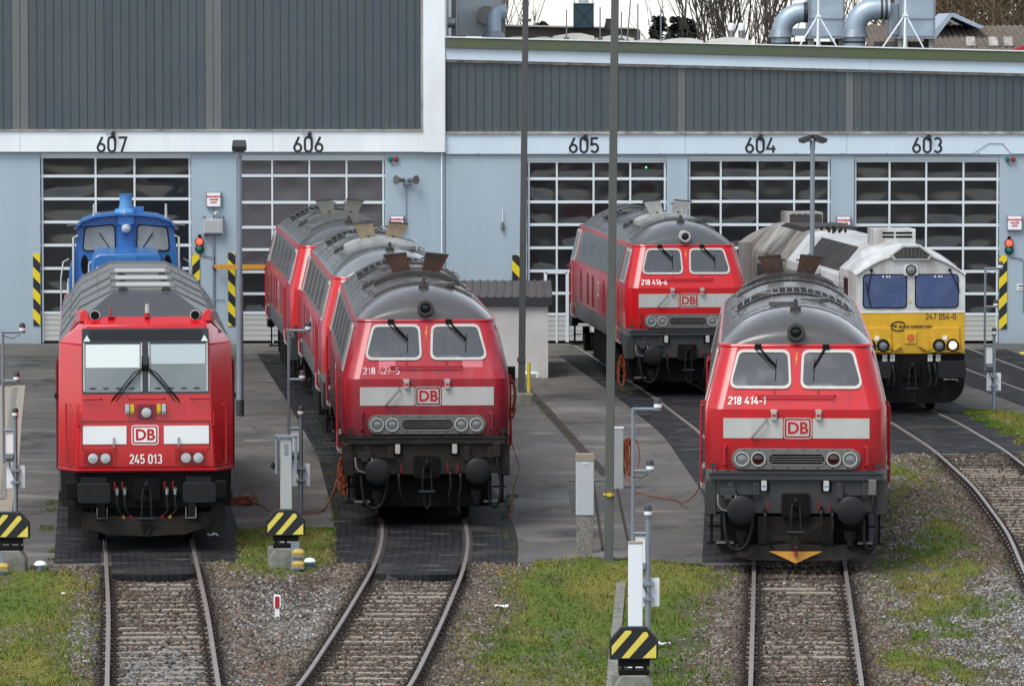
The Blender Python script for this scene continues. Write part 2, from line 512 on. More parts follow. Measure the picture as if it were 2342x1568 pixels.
def copy_tree(o, parent=None):
    c = o.copy()
    COL.objects.link(c)
    if parent is not None:
        c.parent = parent
    for ch in list(o.children):
        copy_tree(ch, c)
    return c


def rrect(w, h, r, n=4, cx=0, cy=0):
    """rounded rectangle polygon, counter-clockwise"""
    pts = []
    for sx, sy, a0 in ((1, 1, 0), (-1, 1, 90), (-1, -1, 180), (1, -1, 270)):
        for i in range(n + 1):
            a = R(a0 + 90 * i / n)
            pts.append((cx + sx * (w / 2 - r) + r * math.cos(a), cy + sy * (h / 2 - r) + r * math.sin(a)))
    return pts


def round_poly(poly, r, n=4):
    """polygon with rounded corners"""
    out = []
    k = len(poly)
    for i in range(k):
        p = Vector(poly[i])
        a = (Vector(poly[i - 1]) - p).normalized()
        b = (Vector(poly[(i + 1) % k]) - p).normalized()
        ang = a.angle(b)
        t = r / math.tan(ang / 2)
        p0, p1 = p + a * t, p + b * t
        for j in range(n + 1):
            u = j / n
            q = p0 * (1 - u) ** 2 + p * 2 * u * (1 - u) + p1 * u ** 2
            out.append((q.x, q.y))
    return out


def inset(poly, d):
    """shrink a convex polygon about its centre by roughly d"""
    cx = sum(p[0] for p in poly) / len(poly)
    cy = sum(p[1] for p in poly) / len(poly)
    hx = max(abs(p[0] - cx) for p in poly)
    hy = max(abs(p[1] - cy) for p in poly)
    return [(cx + (p[0] - cx) * (hx - d) / hx, cy + (p[1] - cy) * (hy - d) / hy) for p in poly]


def text(name, body, size, material, parent=None, at=(0, 0, 0), tilt=0.0, bold=0.0, sx=1.0, depth=.003, rz=0.0, align='CENTER', spacing=1.0, shear=0.0):
    """lettering standing upright and facing -Y, centred on `at`"""
    cu = bpy.data.curves.new(name, 'FONT')
    cu.body = body
    cu.size = size
    cu.align_x = align
    cu.align_y = 'CENTER'
    cu.extrude = depth
    cu.offset = bold
    cu.space_character = spacing
    cu.shear = shear
    cu.resolution_u = 3
    ob = bpy.data.objects.new(name, cu)
    COL.objects.link(ob)
    me = bpy.data.meshes.new_from_object(ob)
    bpy.data.objects.remove(ob)
    me.name = name
    me.materials.clear()
    me.materials.append(M[material])
    mt = Matrix.Translation(at) @ Matrix.Rotation(rz, 4, 'Z') @ Matrix.Rotation(R(90) - tilt, 4, 'X') @ Matrix.Diagonal((sx, 1, 1, 1))
    me.transform(mt)
    o = bpy.data.objects.new(name, me)
    COL.objects.link(o)
    if parent is not None:
        o.parent = parent
    return o


def arc(cx, cy, rx, ry, a0, a1, n=14):
    return [(cx + rx * math.cos(R(a0 + (a1 - a0) * i / n)), cy + ry * math.sin(R(a0 + (a1 - a0) * i / n))) for i in range(n + 1)]


# the narrow engineering numerals used on the gates and the locomotives: (advance, strokes); True closes a stroke
GLYPH = {
    '0': (.62, [(arc(.25, .73, .20, .24, 0, 180) + arc(.25, .27, .20, .24, 180, 360), True)]),
    '1': (.50, [([(.03, .72), (.27, .97), (.27, .0)], False)]),
    '2': (.62, [(arc(.245, .72, .205, .24, 165, -38) + [(.04, .055), (.49, .055)], False)]),
    '3': (.62, [(arc(.24, .735, .19, .225, 150, -75), False), (arc(.24, .275, .21, .235, 82, -150), False)]),
    '4': (.64, [([(.30, .99), (.03, .26), (.53, .26)], False), ([(.39, .48), (.39, .0)], False)]),
    '5': (.62, [([(.45, .945), (.09, .945), (.075, .53)] + arc(.245, .31, .21, .27, 128, -150), False)]),
    '6': (.62, [(arc(.25, .285, .20, .245, 0, 346, 22), True), ([(.075, .39), (.33, .99)], False)]),
    '7': (.60, [([(.03, .945), (.47, .945), (.20, .0)], False)]),
    '8': (.62, [(arc(.25, .745, .175, .21, 0, 346, 20), True), (arc(.25, .275, .205, .235, 0, 346, 20), True)]),
    '-': (.44, [([(.04, .40), (.36, .40)], False)]),
    ' ': (.34, []),
}


def numerals(name, body, h, material, parent, at, tilt=0.0, weight=.13, slant=0.0, wide=1.0, skip=()):
    """painted numerals facing -Y, centred on `at`"""
    mb = MB()
    total = sum(GLYPH[c][0] for c in body) * wide
    x0 = -total / 2
    k = 0
    for ci, c in enumerate(body):
        adv, strokes = GLYPH[c]
        for pts, closed in strokes:
            P = [Vector((x0 + p[0] * wide + slant * p[1], p[1] - .5)) for p in pts]
            n = len(P)
            wt = weight * (.55 if ci in skip else 1)
            lft, rgt = [], []
            for i in range(n):
                a = P[i - 1] if (closed or i) else P[0]
                b = P[(i + 1) % n] if (closed or i < n - 1) else P[-1]
                d0 = (P[i] - a).normalized() if (P[i] - a).length > 1e-6 else None
                d1 = (b - P[i]).normalized() if (b - P[i]).length > 1e-6 else None
                d0, d1 = d0 or d1, d1 or d0
                t = (d0 + d1).normalized()
                nrm = Vector((-t.y, t.x))
                s = min(1.6, 1 / max(.35, t.dot(d0)))
                lft.append(P[i] + nrm * wt * .5 * s)
                rgt.append(P[i] - nrm * wt * .5 * s)
            y = -.0003 * k
            k += 1
            vs = [(p.x * h, y, p.y * h) for p in lft + rgt]
            mb.add(vs, [(i, (i + 1) % n, n + (i + 1) % n, n + i) for i in range(n if closed else n - 1)])
        x0 += adv * wide
    mb.xf(Matrix.Translation(at) @ Matrix.Rotation(-tilt, 4, 'X'))
    return mb.build(name, material, parent)


def see_through(name, tint, refl, rough=.03):
    """thin window glass: part reflection, part view of what is inside"""
    m = bpy.data.materials.new(name)
    m.use_nodes = True
    n, l = m.node_tree.nodes, m.node_tree.links
    n.clear()
    out = n.new("ShaderNodeOutputMaterial")
    mx = n.new("ShaderNodeMixShader")
    tr = n.new("ShaderNodeBsdfTransparent")
    gl = n.new("ShaderNodeBsdfGlossy")
    fr_ = n.new("ShaderNodeFresnel")
    fr_.inputs["IOR"].default_value = 1.5
    ad = n.new("ShaderNodeMath")
    ad.operation = 'ADD'
    ad.inputs[1].default_value = refl
    tc = n.new("ShaderNodeTexCoord")
    ns = n.new("ShaderNodeTexNoise")
    ns.inputs["Scale"].default_value = 2.2
    ns.inputs["Detail"].default_value = 5
    rg_ = n.new("ShaderNodeMapRange")
    rg_.inputs[1].default_value, rg_.inputs[2].default_value = .35, .7
    rg_.inputs[3].default_value, rg_.inputs[4].default_value = rough, rough + .22
    l.new(tc.outputs["Object"], ns.inputs["Vector"])
    l.new(ns.outputs[0], rg_.inputs[0])
    l.new(rg_.outputs[0], gl.inputs["Roughness"])
    tr.inputs[0].default_value = (*tint, 1)
    l.new(fr_.outputs[0], ad.inputs[0])
    l.new(ad.outputs[0], mx.inputs[0])
    l.new(tr.outputs[0], mx.inputs[1])
    l.new(gl.outputs[0], mx.inputs[2])
    l.new(mx.outputs[0], out.inputs[0])
    return m


M['glass_clear'] = see_through('windscreen_glass', (.55, .62, .63), .15)
M['cab_wall'] = mat('cab_interior_wall', (.34, .36, .35), .7)
M['cab_desk'] = mat('cab_desk', (.09, .095, .095), .6)


def holed_panel(name, outer, holes, yfun, material, parent):
    """flat panel in (x, z) with openings cut through it, laid on y = yfun(z)"""
    bm = bmesh.new()
    for poly in [outer] + holes:
        vs = [bm.verts.new((p[0], 0, p[1])) for p in poly]
        for i in range(len(vs)):
            bm.edges.new((vs[i], vs[(i + 1) % len(vs)]))
    bmesh.ops.triangle_fill(bm, use_beauty=True, use_dissolve=False, edges=bm.edges[:], normal=(0, -1, 0))
    for v in bm.verts:
        v.co.y = yfun(v.co.z)
    bmesh.ops.recalc_face_normals(bm, faces=bm.faces)
    me = bpy.data.meshes.new(name)
    bm.to_mesh(me)
    bm.free()
    me.materials.append(M[material])
    o = bpy.data.objects.new(name, me)
    COL.objects.link(o)
    o.parent = parent
    return o

# ================================================================ GROUND AND TRACKS
TRACKS = {
    1: [(-3.75, 55), (-4.05, 60), (-4.72, 68.3), (-5.39, 77), (-6.24, 87), (-7.75, 105), (-10.6, 138), (-11.4, 147)],
    2: [(-3.3, 55), (-2.80, 60), (-2.12, 68.3), (-1.80, 76), (-1.54, 83.6), (-1.50, 88), (-1.62, 92.4), (-2.5, 107), (-3.9, 123.4), (-5.3, 139), (-5.95, 147)],
    3: [(3.25, 55), (3.52, 60), (3.98, 68.3), (4.78, 84), (5.33, 97), (4.98, 112), (4.15, 125), (3.0, 139.5), (2.35, 147)],
    4: [(7.6, 55), (7.95, 60), (8.45, 68), (8.85, 75.5), (9.14, 82.5), (9.55, 89.6), (9.80, 99), (9.75, 108), (9.40, 116.4), (8.3, 129), (7.45, 139), (6.85, 147)],
    5: [(15.2, 100), (14.5, 115), (13.55, 126), (12.85, 134), (11.95, 147)],
}
for k_ in TRACKS:
    TRACKS[k_] = np.array([(x, DY(d)) for x, d in TRACKS[k_]])


def track_fn(k):
    """smooth curve through the track's points: x and direction at any y"""
    P = TRACKS[k]
    ys = np.arange(P[0, 1], P[-1, 1] + .01, .25)
    xs = np.interp(ys, P[:, 1], P[:, 0])
    ker = np.hanning(33)
    ker /= ker.sum()
    pad = np.concatenate([xs[0] - (xs[1] - xs[0]) * np.arange(16, 0, -1), xs, xs[-1] + (xs[-1] - xs[-2]) * np.arange(1, 17)])
    xs = np.convolve(pad, ker, 'valid')
    return ys, xs, np.gradient(xs, ys)


TF = {k: track_fn(k) for k in TRACKS}


def tpos(k, y, lat=0.0):
    ys, xs, sl = TF[k]
    x, s = np.interp(y, ys, xs), np.interp(y, ys, sl)
    q = math.sqrt(1 + s * s)
    return x + lat / q, y - lat * s / q, s


def tlat(k, X, Y):
    ys, xs, sl = TF[k]
    return (X - np.interp(Y, ys, xs)) / np.sqrt(1 + np.interp(Y, ys, sl) ** 2)


def poly_px(pts):
    return np.array([gx(*p) for p in pts])


def in_poly(P, X, Y):
    inside = np.zeros(X.shape, bool)
    n = len(P)
    for i in range(n):
        x0, y0 = P[i]
        x1, y1 = P[(i + 1) % n]
        c = ((y0 > Y) != (y1 > Y)) & (X < (x1 - x0) * (Y - y0) / (y1 - y0 + 1e-12) + x0)
        inside ^= c
    return inside


_tab = rng.random((256, 256))


def vnoise(X, Y, sc, seed=0):
    x, y = X * sc + seed * 17.3, Y * sc + seed * 9.1
    xi, yi = np.floor(x).astype(int), np.floor(y).astype(int)
    fx_, fy_ = x - xi, y - yi
    fx_, fy_ = fx_ * fx_ * (3 - 2 * fx_), fy_ * fy_ * (3 - 2 * fy_)
    g = lambda a, b: _tab[a & 255, b & 255]
    return (g(xi, yi) * (1 - fx_) + g(xi + 1, yi) * fx_) * (1 - fy_) + (g(xi, yi + 1) * (1 - fx_) + g(xi + 1, yi + 1) * fx_) * fy_


def fbm(X, Y, sc, seed=0):
    return (vnoise(X, Y, sc, seed) + .5 * vnoise(X, Y, sc * 2.1, seed + 1) + .25 * vnoise(X, Y, sc * 4.3, seed + 2)) / 1.75


EDGE = [(-700, 1290), (130, 1290), (540, 1282), (540, 1206), (768, 1206), (768, 1284), (1170, 1284), (1300, 1274), (1440, 1276), (1612, 1290), (2008, 1282),
        (2012, 1045), (2035, 1036), (2292, 1036), (2560, 1026)]
ASPH = np.vstack([poly_px(EDGE), [(60, gx(2560, 1026)[1]), (60, FY + .3), (-60, FY + .3), (-60, gx(-700, 1290)[1])]])
GRASS = [(poly_px(p), s) for p, s in (
    ([(-300, 1298), (200, 1300), (165, 1350), (120, 1420), (125, 1500), (140, 1600), (-300, 1680)], .95),
    ([(540, 1206), (768, 1206), (752, 1285), (560, 1296)], .85),
    ([(1200, 1292), (1320, 1270), (1440, 1278), (1590, 1300), (1565, 1360), (1530, 1395), (1500, 1440), (1560, 1500), (1575, 1600), (1085, 1660), (1185, 1420)], .97),
    ([(2020, 1040), (2110, 1050), (2150, 1180), (2200, 1290), (2235, 1400), (2190, 1580), (2070, 1580), (2090, 1350), (2030, 1290)], .47),
)]
ISLAND = poly_px([(2195, 940), (2290, 934), (2360, 944), (2520, 960), (2520, 1016), (2400, 1018), (2330, 1012)])


def grass_amount(X, Y):
    """0..1 how much turf grows at a spot"""
    Yq = Y * .32
    jx = (fbm(X, Yq, 1.3, 3) - .5) * 1.0
    jy = (fbm(X, Yq, 1.0, 8) - .5) * 2.4
    g = np.zeros(X.shape)
    for P, s in GRASS:
        n = fbm(X, Yq, 1.2, 5) * .55 + fbm(X, Yq, 4.5, 12) * .45
        soft = 1.55 * sum(in_poly(P, X + jx + a, Y + jy + b).astype(float) for a, b in ((0, 0), (.45, 0), (-.45, 0), (0, .9), (0, -.9), (.25, .6), (-.25, -.6), (.7, .3), (-.7, -.3))) / 9
        g = np.maximum(g, np.minimum(soft, 1) * np.clip((n - (.92 - s) * .9 - .05) * 5, 0, 1))
    # thin spots worn through the middle turf
    g *= np.clip((fbm(X, Yq, 1.1, 21) - .26) * 6, .55, 1)
    return g


def near_track(X, Y):
    lat = np.full(X.shape, 9.0)
    for k in (1, 2, 3, 4):
        lat = np.minimum(lat, np.abs(tlat(k, X, Y)))
    return lat


def terrain_z(X, Y):
    lat = near_track(X, Y)
    z = -.150 - .03 * np.clip((lat - 1.4) / 1.2, 0, 1) + (fbm(X, Y, .9, 30) - .5) * .07
    z = z + .05 * np.clip((lat - .82) / .12, 0, 1) * np.clip((1.75 - lat) / .35, 0, 1)
    r1 = np.clip((Y - 81.6) / 2.2, 0, 1) * np.clip((8.6 - X) / .8, 0, 1)
    r2 = np.clip((Y - 103.8) / 2.4, 0, 1)
    r = np.maximum(r1, r2)
    return z * (1 - r) + (-.035) * r + r * (fbm(X, Y, 1.7, 31) - .5) * .03


# one sheet that reaches the horizon
g = MB()
g.add([(-3000, -200, -.42), (3000, -200, -.42), (3000, 3000, -.42), (-3000, 3000, -.42)], [(0, 1, 2, 3)])
tag(g.build('ground', mat('far_ground', (.075, .082, .05), .95, c2=(.10, .09, .07), amt=.8, scale=.05)), kind='structure')

# the track bed in front of the yard
nx, ny = 300, 460
gxs, gys = np.linspace(-18, 18, nx), np.linspace(56, 112, ny)
GX, GY = np.meshgrid(gxs, gys)
GZ = terrain_z(GX, GY)
under = in_poly(ASPH, GX, GY)
GZ[under] -= .16
gm = grass_amount(GX, GY)
lat = near_track(GX, GY)
GZ += gm * .05
soil_a, soil_b, soil_c, turf, turf2 = [np.array(c) for c in ((.060, .045, .035), (.100, .094, .084), (.045, .034, .027), (.092, .125, .020), (.155, .145, .032))]
grey = np.clip((lat - 1.3) * .9, 0, 1) * np.clip((fbm(GX, GY, .5, 40) - .3) * 3, 0, 1)
colr = soil_a + (soil_b - soil_a) * grey[..., None]
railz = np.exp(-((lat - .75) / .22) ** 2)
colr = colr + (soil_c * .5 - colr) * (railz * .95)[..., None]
tcol = turf + (turf2 - turf) * np.clip((fbm(GX, GY * .35, .7, 50) - .42) * 4, 0, 1)[..., None]
colr = colr + (tcol - colr) * gm[..., None]
me = bpy.data.meshes.new('track_bed')
idx = np.arange(nx * ny).reshape(ny, nx)
quads = np.stack([idx[:-1, :-1], idx[:-1, 1:], idx[1:, 1:], idx[1:, :-1]], -1).reshape(-1, 4)
me.from_pydata(np.stack([GX, GY, GZ], -1).reshape(-1, 3).tolist(), [], quads.tolist())
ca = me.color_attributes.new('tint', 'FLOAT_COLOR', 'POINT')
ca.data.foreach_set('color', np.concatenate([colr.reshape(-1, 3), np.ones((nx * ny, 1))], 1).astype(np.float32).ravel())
me.polygons.foreach_set('use_smooth', [True] * len(me.polygons))


def tint_mat(name, attr_type='GEOMETRY', rough=.9, fine=.5, fscale=14.0, bump=.0, bscale=20.0, translucent=False):
    m = bpy.data.materials.new(name)
    n, l, b = nt(m)
    at = n.new("ShaderNodeAttribute")
    at.attribute_type = attr_type
    at.attribute_name = 'tint'
    b.inputs["Roughness"].default_value = rough
    b.inputs["Specular IOR Level"].default_value = .25
    src = at.outputs["Color"]
    tc = n.new("ShaderNodeTexCoord")
    if fine:
        t = n.new("ShaderNodeTexNoise")
        t.inputs["Scale"].default_value = fscale
        t.inputs["Detail"].default_value = 5
        l.new(tc.outputs["Object"], t.inputs["Vector"])
        mr = n.new("ShaderNodeMapRange")
        mr.inputs[1].default_value, mr.inputs[2].default_value = .3, .7
        mr.inputs[3].default_value, mr.inputs[4].default_value = 1 - fine, 1 + fine
        l.new(t.outputs[0], mr.inputs[0])
        vm = n.new("ShaderNodeVectorMath")
        vm.operation = 'SCALE'
        l.new(src, vm.inputs[0])
        l.new(mr.outputs[0], vm.inputs["Scale"])
        src = vm.outputs[0]
    l.new(src, b.inputs["Base Color"])
    if bump:
        t = n.new("ShaderNodeTexNoise")
        t.inputs["Scale"].default_value = bscale
        t.inputs["Detail"].default_value = 4
        l.new(tc.outputs["Object"], t.inputs["Vector"])
        bp = n.new("ShaderNodeBump")
        bp.inputs["Strength"].default_value = bump
        bp.inputs["Distance"].default_value = .04
        l.new(t.outputs[0], bp.inputs["Height"])
        l.new(bp.outputs[0], b.inputs["Normal"])
    return m


me.materials.append(tint_mat('track_bed_soil', fine=.45, fscale=16, bump=.8, bscale=22))
o = bpy.data.objects.new('terrain', me)
COL.objects.link(o)
tag(o, kind='structure')

# ballast stones, scattered by geometry nodes
N = 320000
sy_ = 63 + 24 * rng.random(N)
sx_ = (rng.random(N) * 2 - 1) * (sy_ * .1045 + 2.2)
far_n = rng.random(N) < .20
sy_ = np.where(far_n, 86 + 22 * rng.random(N), sy_)
sx_ = np.where(far_n, 5.6 + 7 * rng.random(N), sx_)
keep = ~in_poly(ASPH, sx_, sy_)
ga = grass_amount(sx_, sy_)
keep &= rng.random(N) > ga * 1.02
la = near_track(sx_, sy_)
keep &= np.abs(la - .7525) > .055
soilpatch = fbm(sx_, sy_, 1.2, 60)
keep &= (la < 1.35) | (rng.random(N) < np.clip((soilpatch - .30) * 5, .25, 1))
on_sl = np.zeros(N, bool)
for k in (1, 2, 3, 4):
    l_ = np.abs(tlat(k, sx_, sy_))
    on_sl |= (l_ < .64) & (((sy_ - .02) % .6) < .20) & (vnoise(sx_ * 3, np.floor(sy_ / .6) * 7.7, .5, 3) > .22)
keep &= ~on_sl | (rng.random(N) < np.where(np.abs(tlat(3, sx_, sy_)) < 1.3, .62, .22))
keep &= (la < 8)
for k, d_ in ((1, 82.7), (2, 82.7), (3, 86), (4, 107.2)):
    keep &= ~((np.abs(tlat(k, sx_, sy_)) < .70) & (sy_ > DY(d_) - .22))
sx_, sy_, la, on_sl, ga = sx_[keep], sy_[keep], la[keep], on_sl[keep], ga[keep]
n_ = len(sx_)
sz_ = terrain_z(sx_, sy_) + rng.random(n_) * .018 + np.where(on_sl, .03, 0)
greyz = np.clip((la - 1.25) * 1.2, 0, 1) * np.clip((fbm(sx_, sy_ * .35, .6, 40) - .33) * 4.5, 0, 1)
mixr = rng.random(n_)
base = np.where((mixr < .12)[:, None], (.150, .090, .060), np.where((mixr < .5)[:, None], (.138, .108, .082), np.where((mixr < .75)[:, None], (.090, .072, .056), (.225, .19, .155))))
gcol = np.where((mixr < .5)[:, None], (.205, .205, .195), np.where((mixr < .8)[:, None], (.11, .11, .105), (.36, .355, .335)))
GREY = [poly_px(p) for p in ([(560, 1325), (770, 1335), (725, 1440), (640, 1490), (585, 1430)], [(2175, 1320), (2400, 1300), (2400, 1600), (2140, 1600)], [(150, 1395), (232, 1385), (232, 1490), (145, 1490)], [(245, 1470), (490, 1470), (510, 1600), (240, 1600)], [(1490, 1385), (1600, 1380), (1600, 1490), (1510, 1480)], [(2025, 1240), (2090, 1240), (2080, 1420), (2020, 1400)])]
jx_, jy_ = rng.normal(0, .28, n_), rng.normal(0, .9, n_)
for P in GREY:
    greyz = np.maximum(greyz * .97, in_poly(P, sx_ + jx_, sy_ + jy_) * .92)
sel = rng.random(n_) < greyz * .94 + .05
cc = np.where(sel[:, None], gcol, base * .90) * (.62 + .70 * rng.random((n_, 1)))
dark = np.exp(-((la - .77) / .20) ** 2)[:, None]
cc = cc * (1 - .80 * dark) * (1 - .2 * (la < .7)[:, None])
size = .014 + .018 * rng.random(n_)
size = np.where(sel & (la > 1.3), size * .8, size)
me = bpy.data.meshes.new('ballast')
me.vertices.add(n_)
me.vertices.foreach_set('co', np.stack([sx_, sy_, sz_], -1).astype(np.float32).ravel())
for nm, ty, arr in (('size', 'FLOAT_VECTOR', size[:, None] * (.7 + .7 * rng.random((n_, 3)))), ('spin', 'FLOAT_VECTOR', rng.random((n_, 3)) * 6.28)):
    a = me.attributes.new(nm, ty, 'POINT')
    a.data.foreach_set('vector', arr.astype(np.float32).ravel())
a = me.attributes.new('tint', 'FLOAT_COLOR', 'POINT')
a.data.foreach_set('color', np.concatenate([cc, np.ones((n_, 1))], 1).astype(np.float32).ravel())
stone_mat = tint_mat('ballast_stone', 'INSTANCER', rough=.85, fine=.25, fscale=30)
ng = bpy.data.node_groups.new('scatter_stones', 'GeometryNodeTree')
ng.interface.new_socket('Geometry', in_out='INPUT', socket_type='NodeSocketGeometry')
ng.interface.new_socket('Geometry', in_out='OUTPUT', socket_type='NodeSocketGeometry')
gi, go = ng.nodes.new('NodeGroupInput'), ng.nodes.new('NodeGroupOutput')
ico = ng.nodes.new('GeometryNodeMeshIcoSphere')
ico.inputs['Radius'].default_value = 1.0
ico.inputs['Subdivisions'].default_value = 1
smn = ng.nodes.new('GeometryNodeSetMaterial')
smn.inputs['Material'].default_value = stone_mat
iop = ng.nodes.new('GeometryNodeInstanceOnPoints')
na_s, na_r = ng.nodes.new('GeometryNodeInputNamedAttribute'), ng.nodes.new('GeometryNodeInputNamedAttribute')
for nd, nm in ((na_s, 'size'), (na_r, 'spin')):
    nd.data_type = 'FLOAT_VECTOR'
    nd.inputs['Name'].default_value = nm
e2r = ng.nodes.new('FunctionNodeEulerToRotation')
ng.links.new(ico.outputs[0], smn.inputs['Geometry'])
ng.links.new(gi.outputs[0], iop.inputs['Points'])
ng.links.new(smn.outputs[0], iop.inputs['Instance'])
ng.links.new(na_s.outputs['Attribute'], iop.inputs['Scale'])
ng.links.new(na_r.outputs['Attribute'], e2r.inputs[0])
ng.links.new(e2r.outputs[0], iop.inputs['Rotation'])
ng.links.new(iop.outputs[0], go.inputs[0])
o = bpy.data.objects.new('ballast', me)
COL.objects.link(o)
o.modifiers.new('scatter', 'NODES').node_group = ng
tag(o, 'brown and grey track ballast stones spread between and beside the rails', 'ballast', kind='stuff')

# turf: short blades
def turf_mesh(name, X, Y, Z, h, cols, label):
    n = len(X)
    nb = 3
    X, Y, Z, h = [np.repeat(a, nb) for a in (X, Y, Z, h)]
    cols = np.repeat(cols, nb, 0) * (.7 + .6 * rng.random((n * nb, 1)))
    a = rng.random(n * nb) * 6.283
    w = .008 + .010 * rng.random(n * nb)
    px, py = X + (rng.random(n * nb) - .5) * .06, Y + (rng.random(n * nb) - .5) * .06
    lean = .9 * h * rng.random(n * nb)
    b = rng.random(n * nb) * 6.283
    v0 = np.stack([px + np.cos(a) * w, py + np.sin(a) * w, Z], -1)
    v1 = np.stack([px - np.cos(a) * w, py - np.sin(a) * w, Z], -1)
    v2 = np.stack([px + np.cos(b) * lean, py + np.sin(b) * lean, Z + h], -1)
    V = np.stack([v0, v1, v2], 1).reshape(-1, 3)
    me = bpy.data.meshes.new(name)
    k = n * nb
    me.vertices.add(3 * k)
    me.vertices.foreach_set('co', V.astype(np.float32).ravel())
    me.loops.add(3 * k)
    me.loops.foreach_set('vertex_index', np.arange(3 * k, dtype=np.int32))
    me.polygons.add(k)
    me.polygons.foreach_set('loop_start', np.arange(0, 3 * k, 3, dtype=np.int32))
    me.update()
    at = me.color_attributes.new('tint', 'FLOAT_COLOR', 'POINT')
    at.data.foreach_set('color', np.concatenate([np.repeat(cols, 3, 0), np.ones((3 * k, 1))], 1).astype(np.float32).ravel())
    me.materials.append(GRASS_MAT)
    o = bpy.data.objects.new(name, me)
    COL.objects.link(o)
    return tag(o, label, 'grass', kind='stuff')


GRASS_MAT = tint_mat('grass_blade', rough=.7, fine=0)


def turf_cols(X, Y):
    a, b, c = np.array((.085, .145, .014)), np.array((.155, .175, .026)), np.array((.235, .195, .052))
    t = np.clip((fbm(X, Y * .35, .7, 50) - .35) * 3, 0, 1)[:, None]
    col = a + (b - a) * t
    dry = np.clip((fbm(X, Y * .35, 1.3, 70) - .52) * 6, 0, 1)[:, None]
    return col + (c - col) * dry * .8


N = 240000
y_ = 58 + 52 * rng.random(N)
x_ = (rng.random(N) * 2 - 1) * (y_ * .1045 + 2.2)
ga = grass_amount(x_, y_)
kp = (rng.random(N) < ga * .95) & ~in_poly(ASPH, x_, y_) & (np.abs(near_track(x_, y_) - .75) > .12)
x_, y_ = x_[kp], y_[kp]
turf_mesh('grass', x_, y_, terrain_z(x_, y_) + .04, .018 + .055 * rng.random(len(x_)) ** 3, turf_cols(x_, y_), 'short mossy green grass growing in patches beside the tracks')
N = 5200
y_ = 63 + 26 * rng.random(N)
x_ = (rng.random(N) * 2 - 1) * (y_ * .1045 + .5)
ga = np.maximum(grass_amount(x_, y_), grass_amount(x_ + .5, y_ + 1.0) * .6)
kp = (rng.random(N) < ga * np.clip((fbm(x_, y_ * .4, 1.5, 77) - .38) * 5, .08, 1)) & ~in_poly(ASPH, x_, y_) & (np.abs(near_track(x_, y_) - .75) > .15)
x_, y_ = x_[kp], y_[kp]
cw = np.where((rng.random(len(x_)) < .45)[:, None], (.17, .125, .055), (.085, .120, .020))
turf_mesh('grass', x_, y_, terrain_z(x_, y_) + .03, .05 + .13 * rng.random(len(x_)) ** 2, cw, 'taller weeds and dry stalks standing in the turf')
# weeds along joints in the asphalt and the grass island beside the far track
N = 14000
bx0, by0 = ISLAND.min(0)
bx1, by1 = ISLAND.max(0)
x_ = bx0 + (bx1 - bx0) * rng.random(N)
y_ = by0 + (by1 - by0) * rng.random(N)
kp = in_poly(ISLAND, x_ + (fbm(x_, y_, 1.5, 2) - .5) * .8, y_ + (fbm(x_, y_, .5, 4) - .5) * 4) & (rng.random(N) < np.clip((fbm(x_, y_, 1, 90) - .2) * 3, 0, 1))
x_, y_ = x_[kp], y_[kp]
turf_mesh('grass', x_, y_, np.full(len(x_), .0), .03 + .06 * rng.random(len(x_)) ** 2, turf_cols(x_, y_), 'green grass patch at the edge of the far curved track')
wx, wy = [], []
for pts, num in (([(700, 900), (735, 1010), (765, 1110), (770, 1190)], 420), ([(1165, 1130), (1150, 1190), (1172, 1282)], 200), ([(1215, 905), (1300, 990), (1385, 1085)], 160), ([(130, 1100), (118, 1160), (100, 1225), (125, 1280)], 520), ([(1190, 1280), (1300, 1274), (1440, 1280), (1600, 1290)], 900), ([(545, 1205), (765, 1207)], 400), ([(1330, 860), (1400, 880), (1450, 900)], 160)):
    P = poly_px(pts)
    tt = rng.random(num * 3) * (len(P) - 1)
    i_ = tt.astype(int)
    f_ = (tt - i_)[:, None]
    q = P[i_] * (1 - f_) + P[i_ + 1] * f_
    q = q + rng.normal(0, .035, q.shape) * (1 + 1.5 * (vnoise(q[:, :1], q[:, 1:], 1.0, 5)))
    ok = vnoise(q[:, 0], q[:, 1], 1.2, 7) > .5
    wx.append(q[ok, 0])
    wy.append(q[ok, 1])
x_, y_ = np.concatenate(wx), np.concatenate(wy)
turf_mesh('grass', x_, y_, np.full(len(x_), -.015), .008 + .022 * rng.random(len(x_)) ** 2, turf_cols(x_, y_) * .55, 'moss and weeds growing in the joints of the asphalt')


